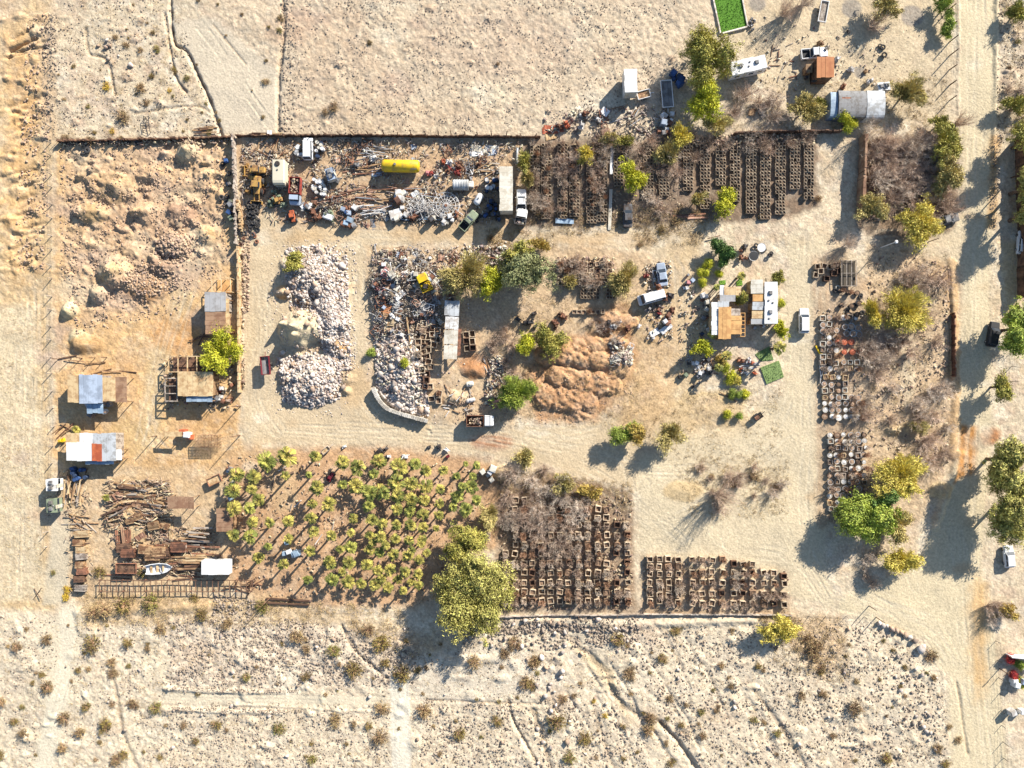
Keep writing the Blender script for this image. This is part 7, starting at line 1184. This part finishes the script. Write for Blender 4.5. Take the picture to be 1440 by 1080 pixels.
crumbs(g, [(150, 675), (240, 675), (245, 745), (150, 745)], 800, .4, 1.8, .06, .5, .5, 50, .22, (-4, 30)); crumbs(g, [(160, 740), (305, 740), (310, 810), (160, 810)], 700, .3, 1.6, .06, .4, .5, 51, .22, (0, 40)); crumbs(g, [(85, 660), (130, 660), (132, 835), (98, 835)], 260, .2, 1.2, .08, .3, .5, 52, .3); crumbs(g, [(745, 200), (965, 198), (960, 310), (745, 312)], 700, .2, .9, .1, .25, .5, 53, .3); crumbs(g, [(703, 690), (890, 700), (890, 858), (703, 858)], 1500, .15, .7, .25, .25, .4, 54); crumbs(g, [(905, 782), (1108, 800), (1108, 860), (905, 860)], 500, .15, .6, .25, .2, .4, 55)
crumbs(g, [(1210, 200), (1335, 190), (1335, 310), (1215, 310)], 1100, .2, 1.0, .2, .5, .5, 56); crumbs(g, [(780, 362), (865, 362), (865, 404), (780, 404)], 500, .2, .9, .2, .4, .3, 57); crumbs(g, [(320, 640), (690, 655), (690, 760), (600, 850), (380, 850), (310, 780)], 1700, .12, .6, .2, .12, .6, 58); crumbs(g, [(1220, 360), (1335, 370), (1335, 650), (1220, 700)], 600, .15, .8, .2, .2, .8, 59); crumbs(g, [(230, 500), (335, 500), (335, 575), (230, 575)], 300, .2, .9); crumbs(g, [(85, 200), (330, 196), (330, 204), (85, 206)], 350, .2, .7); crumbs(g, [(335, 330), (345, 330), (345, 545), (336, 545)], 200, .2, .7); crumbs(g, [(965, 190), (1150, 188), (1150, 205), (965, 205)], 300, .2, 1)
g.build('wood_debris', 'mixed_brown')
# dry grass and leaf litter
def tufts(st, pts, n, r, cl=.7, seed=0, cs=10):
    X, Y = zone_pts(pts, n, cl, cs, seed); n = len(X); m = 7; P = np.stack([(X - 720) * S, (540 - Y) * S, gzv(X, Y)], 1); P = np.repeat(P, m, 0) + npr.randn(n * m, 3) * np.array([r * .5, r * .5, 0]); q = npr.randn(n * m, 3); q[:, 2] = np.abs(q[:, 2]) + .3; q /= np.linalg.norm(q, axis=1)[:, None]; L = r * npr.uniform(.4, 1., n * m); b = np.cross(q, npr.randn(n * m, 3)); b /= np.linalg.norm(b, axis=1)[:, None]
    V, F = quads(P + q * L[:, None] * .5, q * L[:, None] * .5, b * .035); st.add(V, F)
leafmat('dry_grass', (200, 174, 126), (168, 140, 98)); g = Stuff()
tufts(g, DES, 3000, .4, .9, 60); tufts(g, [(80, 0), (240, 0), (310, 188), (80, 190)], 700, .35, .9, 61); tufts(g, [(110, 835), (560, 850), (600, 930), (480, 880), (110, 880)], 1600, .5, .6, 62); tufts(g, [(890, 290), (1000, 300), (985, 345), (890, 345)], 700, .4, .6, 63); tufts(g, [(880, 560), (1100, 545), (1100, 660), (960, 690), (900, 600)], 800, .35, .8, 64); tufts(g, [(1220, 340), (1335, 360), (1335, 650), (1220, 740)], 1300, .45, .8, 65); tufts(g, [(735, 420), (905, 410), (945, 480), (890, 600), (700, 600), (690, 480)], 1500, .4, .6, 66); tufts(g, [(735, 296), (960, 290), (960, 330), (735, 330)], 900, .4, .6, 67); tufts(g, [(1030, 110), (1330, 110), (1330, 190), (1030, 190)], 1200, .4, .6, 68); tufts(g, [(1030, 540), (1330, 0), (1340, 0), (1040, 545)], 1, .3)
tufts(g, [(960, 640), (1110, 640), (1110, 730), (970, 730)], 900, .35, .6, 69); tufts(g, [(1060, 866), (1190, 868), (1195, 960), (1100, 950)], 900, .45, .6, 70); tufts(g, [(700, 655), (890, 680), (890, 720), (700, 700)], 900, .4, .5, 71); tufts(g, [(0, 440), (60, 440), (60, 860), (0, 860)], 300, .3, .9, 72); tufts(g, [(1405, 0), (1440, 0), (1440, 200), (1400, 200)], 500, .35, .8, 73); tufts(g, [(680, 320), (780, 325), (780, 350), (690, 360)], 400, .4, .5, 74); g.build('dry_grass', 'dry_grass')
# boulders, each on its own
BO = [proto_mesh('boulder', mesh_np('boulder', np.concatenate([RV[i] * .5 * np.array([1.1, .9, .75]) + np.array([0, 0, .25])]), IF), ma) for i, ma in ((0, 'stone'), (1, 'stone'), (2, 'stone_pink'), (3, 'stone'), (4, 'stone_dark'), (5, 'stone'))]
def boulder(px, py, d, label, grp='boulders'):
    o = rnd.choice(BO).get(label, 'boulder', grp); put(o, px, py, rnd.uniform(0, 360)); o.scale = (d, d, d * rnd.uniform(.8, 1.1))
for i, (x, y, d) in enumerate(((1235, 876, 1.0), (1241, 879, 1.2), (1247, 880, .9), (1254, 884, 1.3), (1261, 887, 1.2), (1267, 889, 1.0), (1273, 892, 1.3), (1279, 896, 1.0), (1286, 901, 1.4), (1295, 912, 1.9))): boulder(x, y, d, 'pale boulder, ' + ORDN[i] + ' from the upper left in the line along the road', 'boulders in a line by the road')
for pts, n, a, b in ((DES, 60, .4, .8), ([(640, 868), (900, 870), (880, 905), (680, 910)], 26, .5, 1.0), ([(1255, 930), (1300, 940), (1320, 1060), (1270, 1020)], 22, .4, .9), ([(740, 900), (800, 900), (830, 1060), (760, 1060)], 22, .5, 1.1), ([(140, 40), (190, 90), (170, 100), (130, 70)], 7, .5, .9), ([(395, 350), (490, 350), (485, 570), (395, 570)], 26, .7, 1.3), ([(530, 480), (600, 490), (600, 585), (535, 560)], 24, .7, 1.3)):
    for x, y in scatter(n, pts, 5): d = rnd.uniform(a, b) * 1.15; boulder(x, y, d, here(('big' if d > .9 else 'small') + ' pale boulder', x, y))
# anything never used is removed again
for p in SAP + THK + PP + [q for v in SHR.values() for q in v]:
    if p.first:
        for c in KID.get(p.r.name, []): bpy.data.objects.remove(c)
        bpy.data.objects.remove(p.r)
finish_labels()
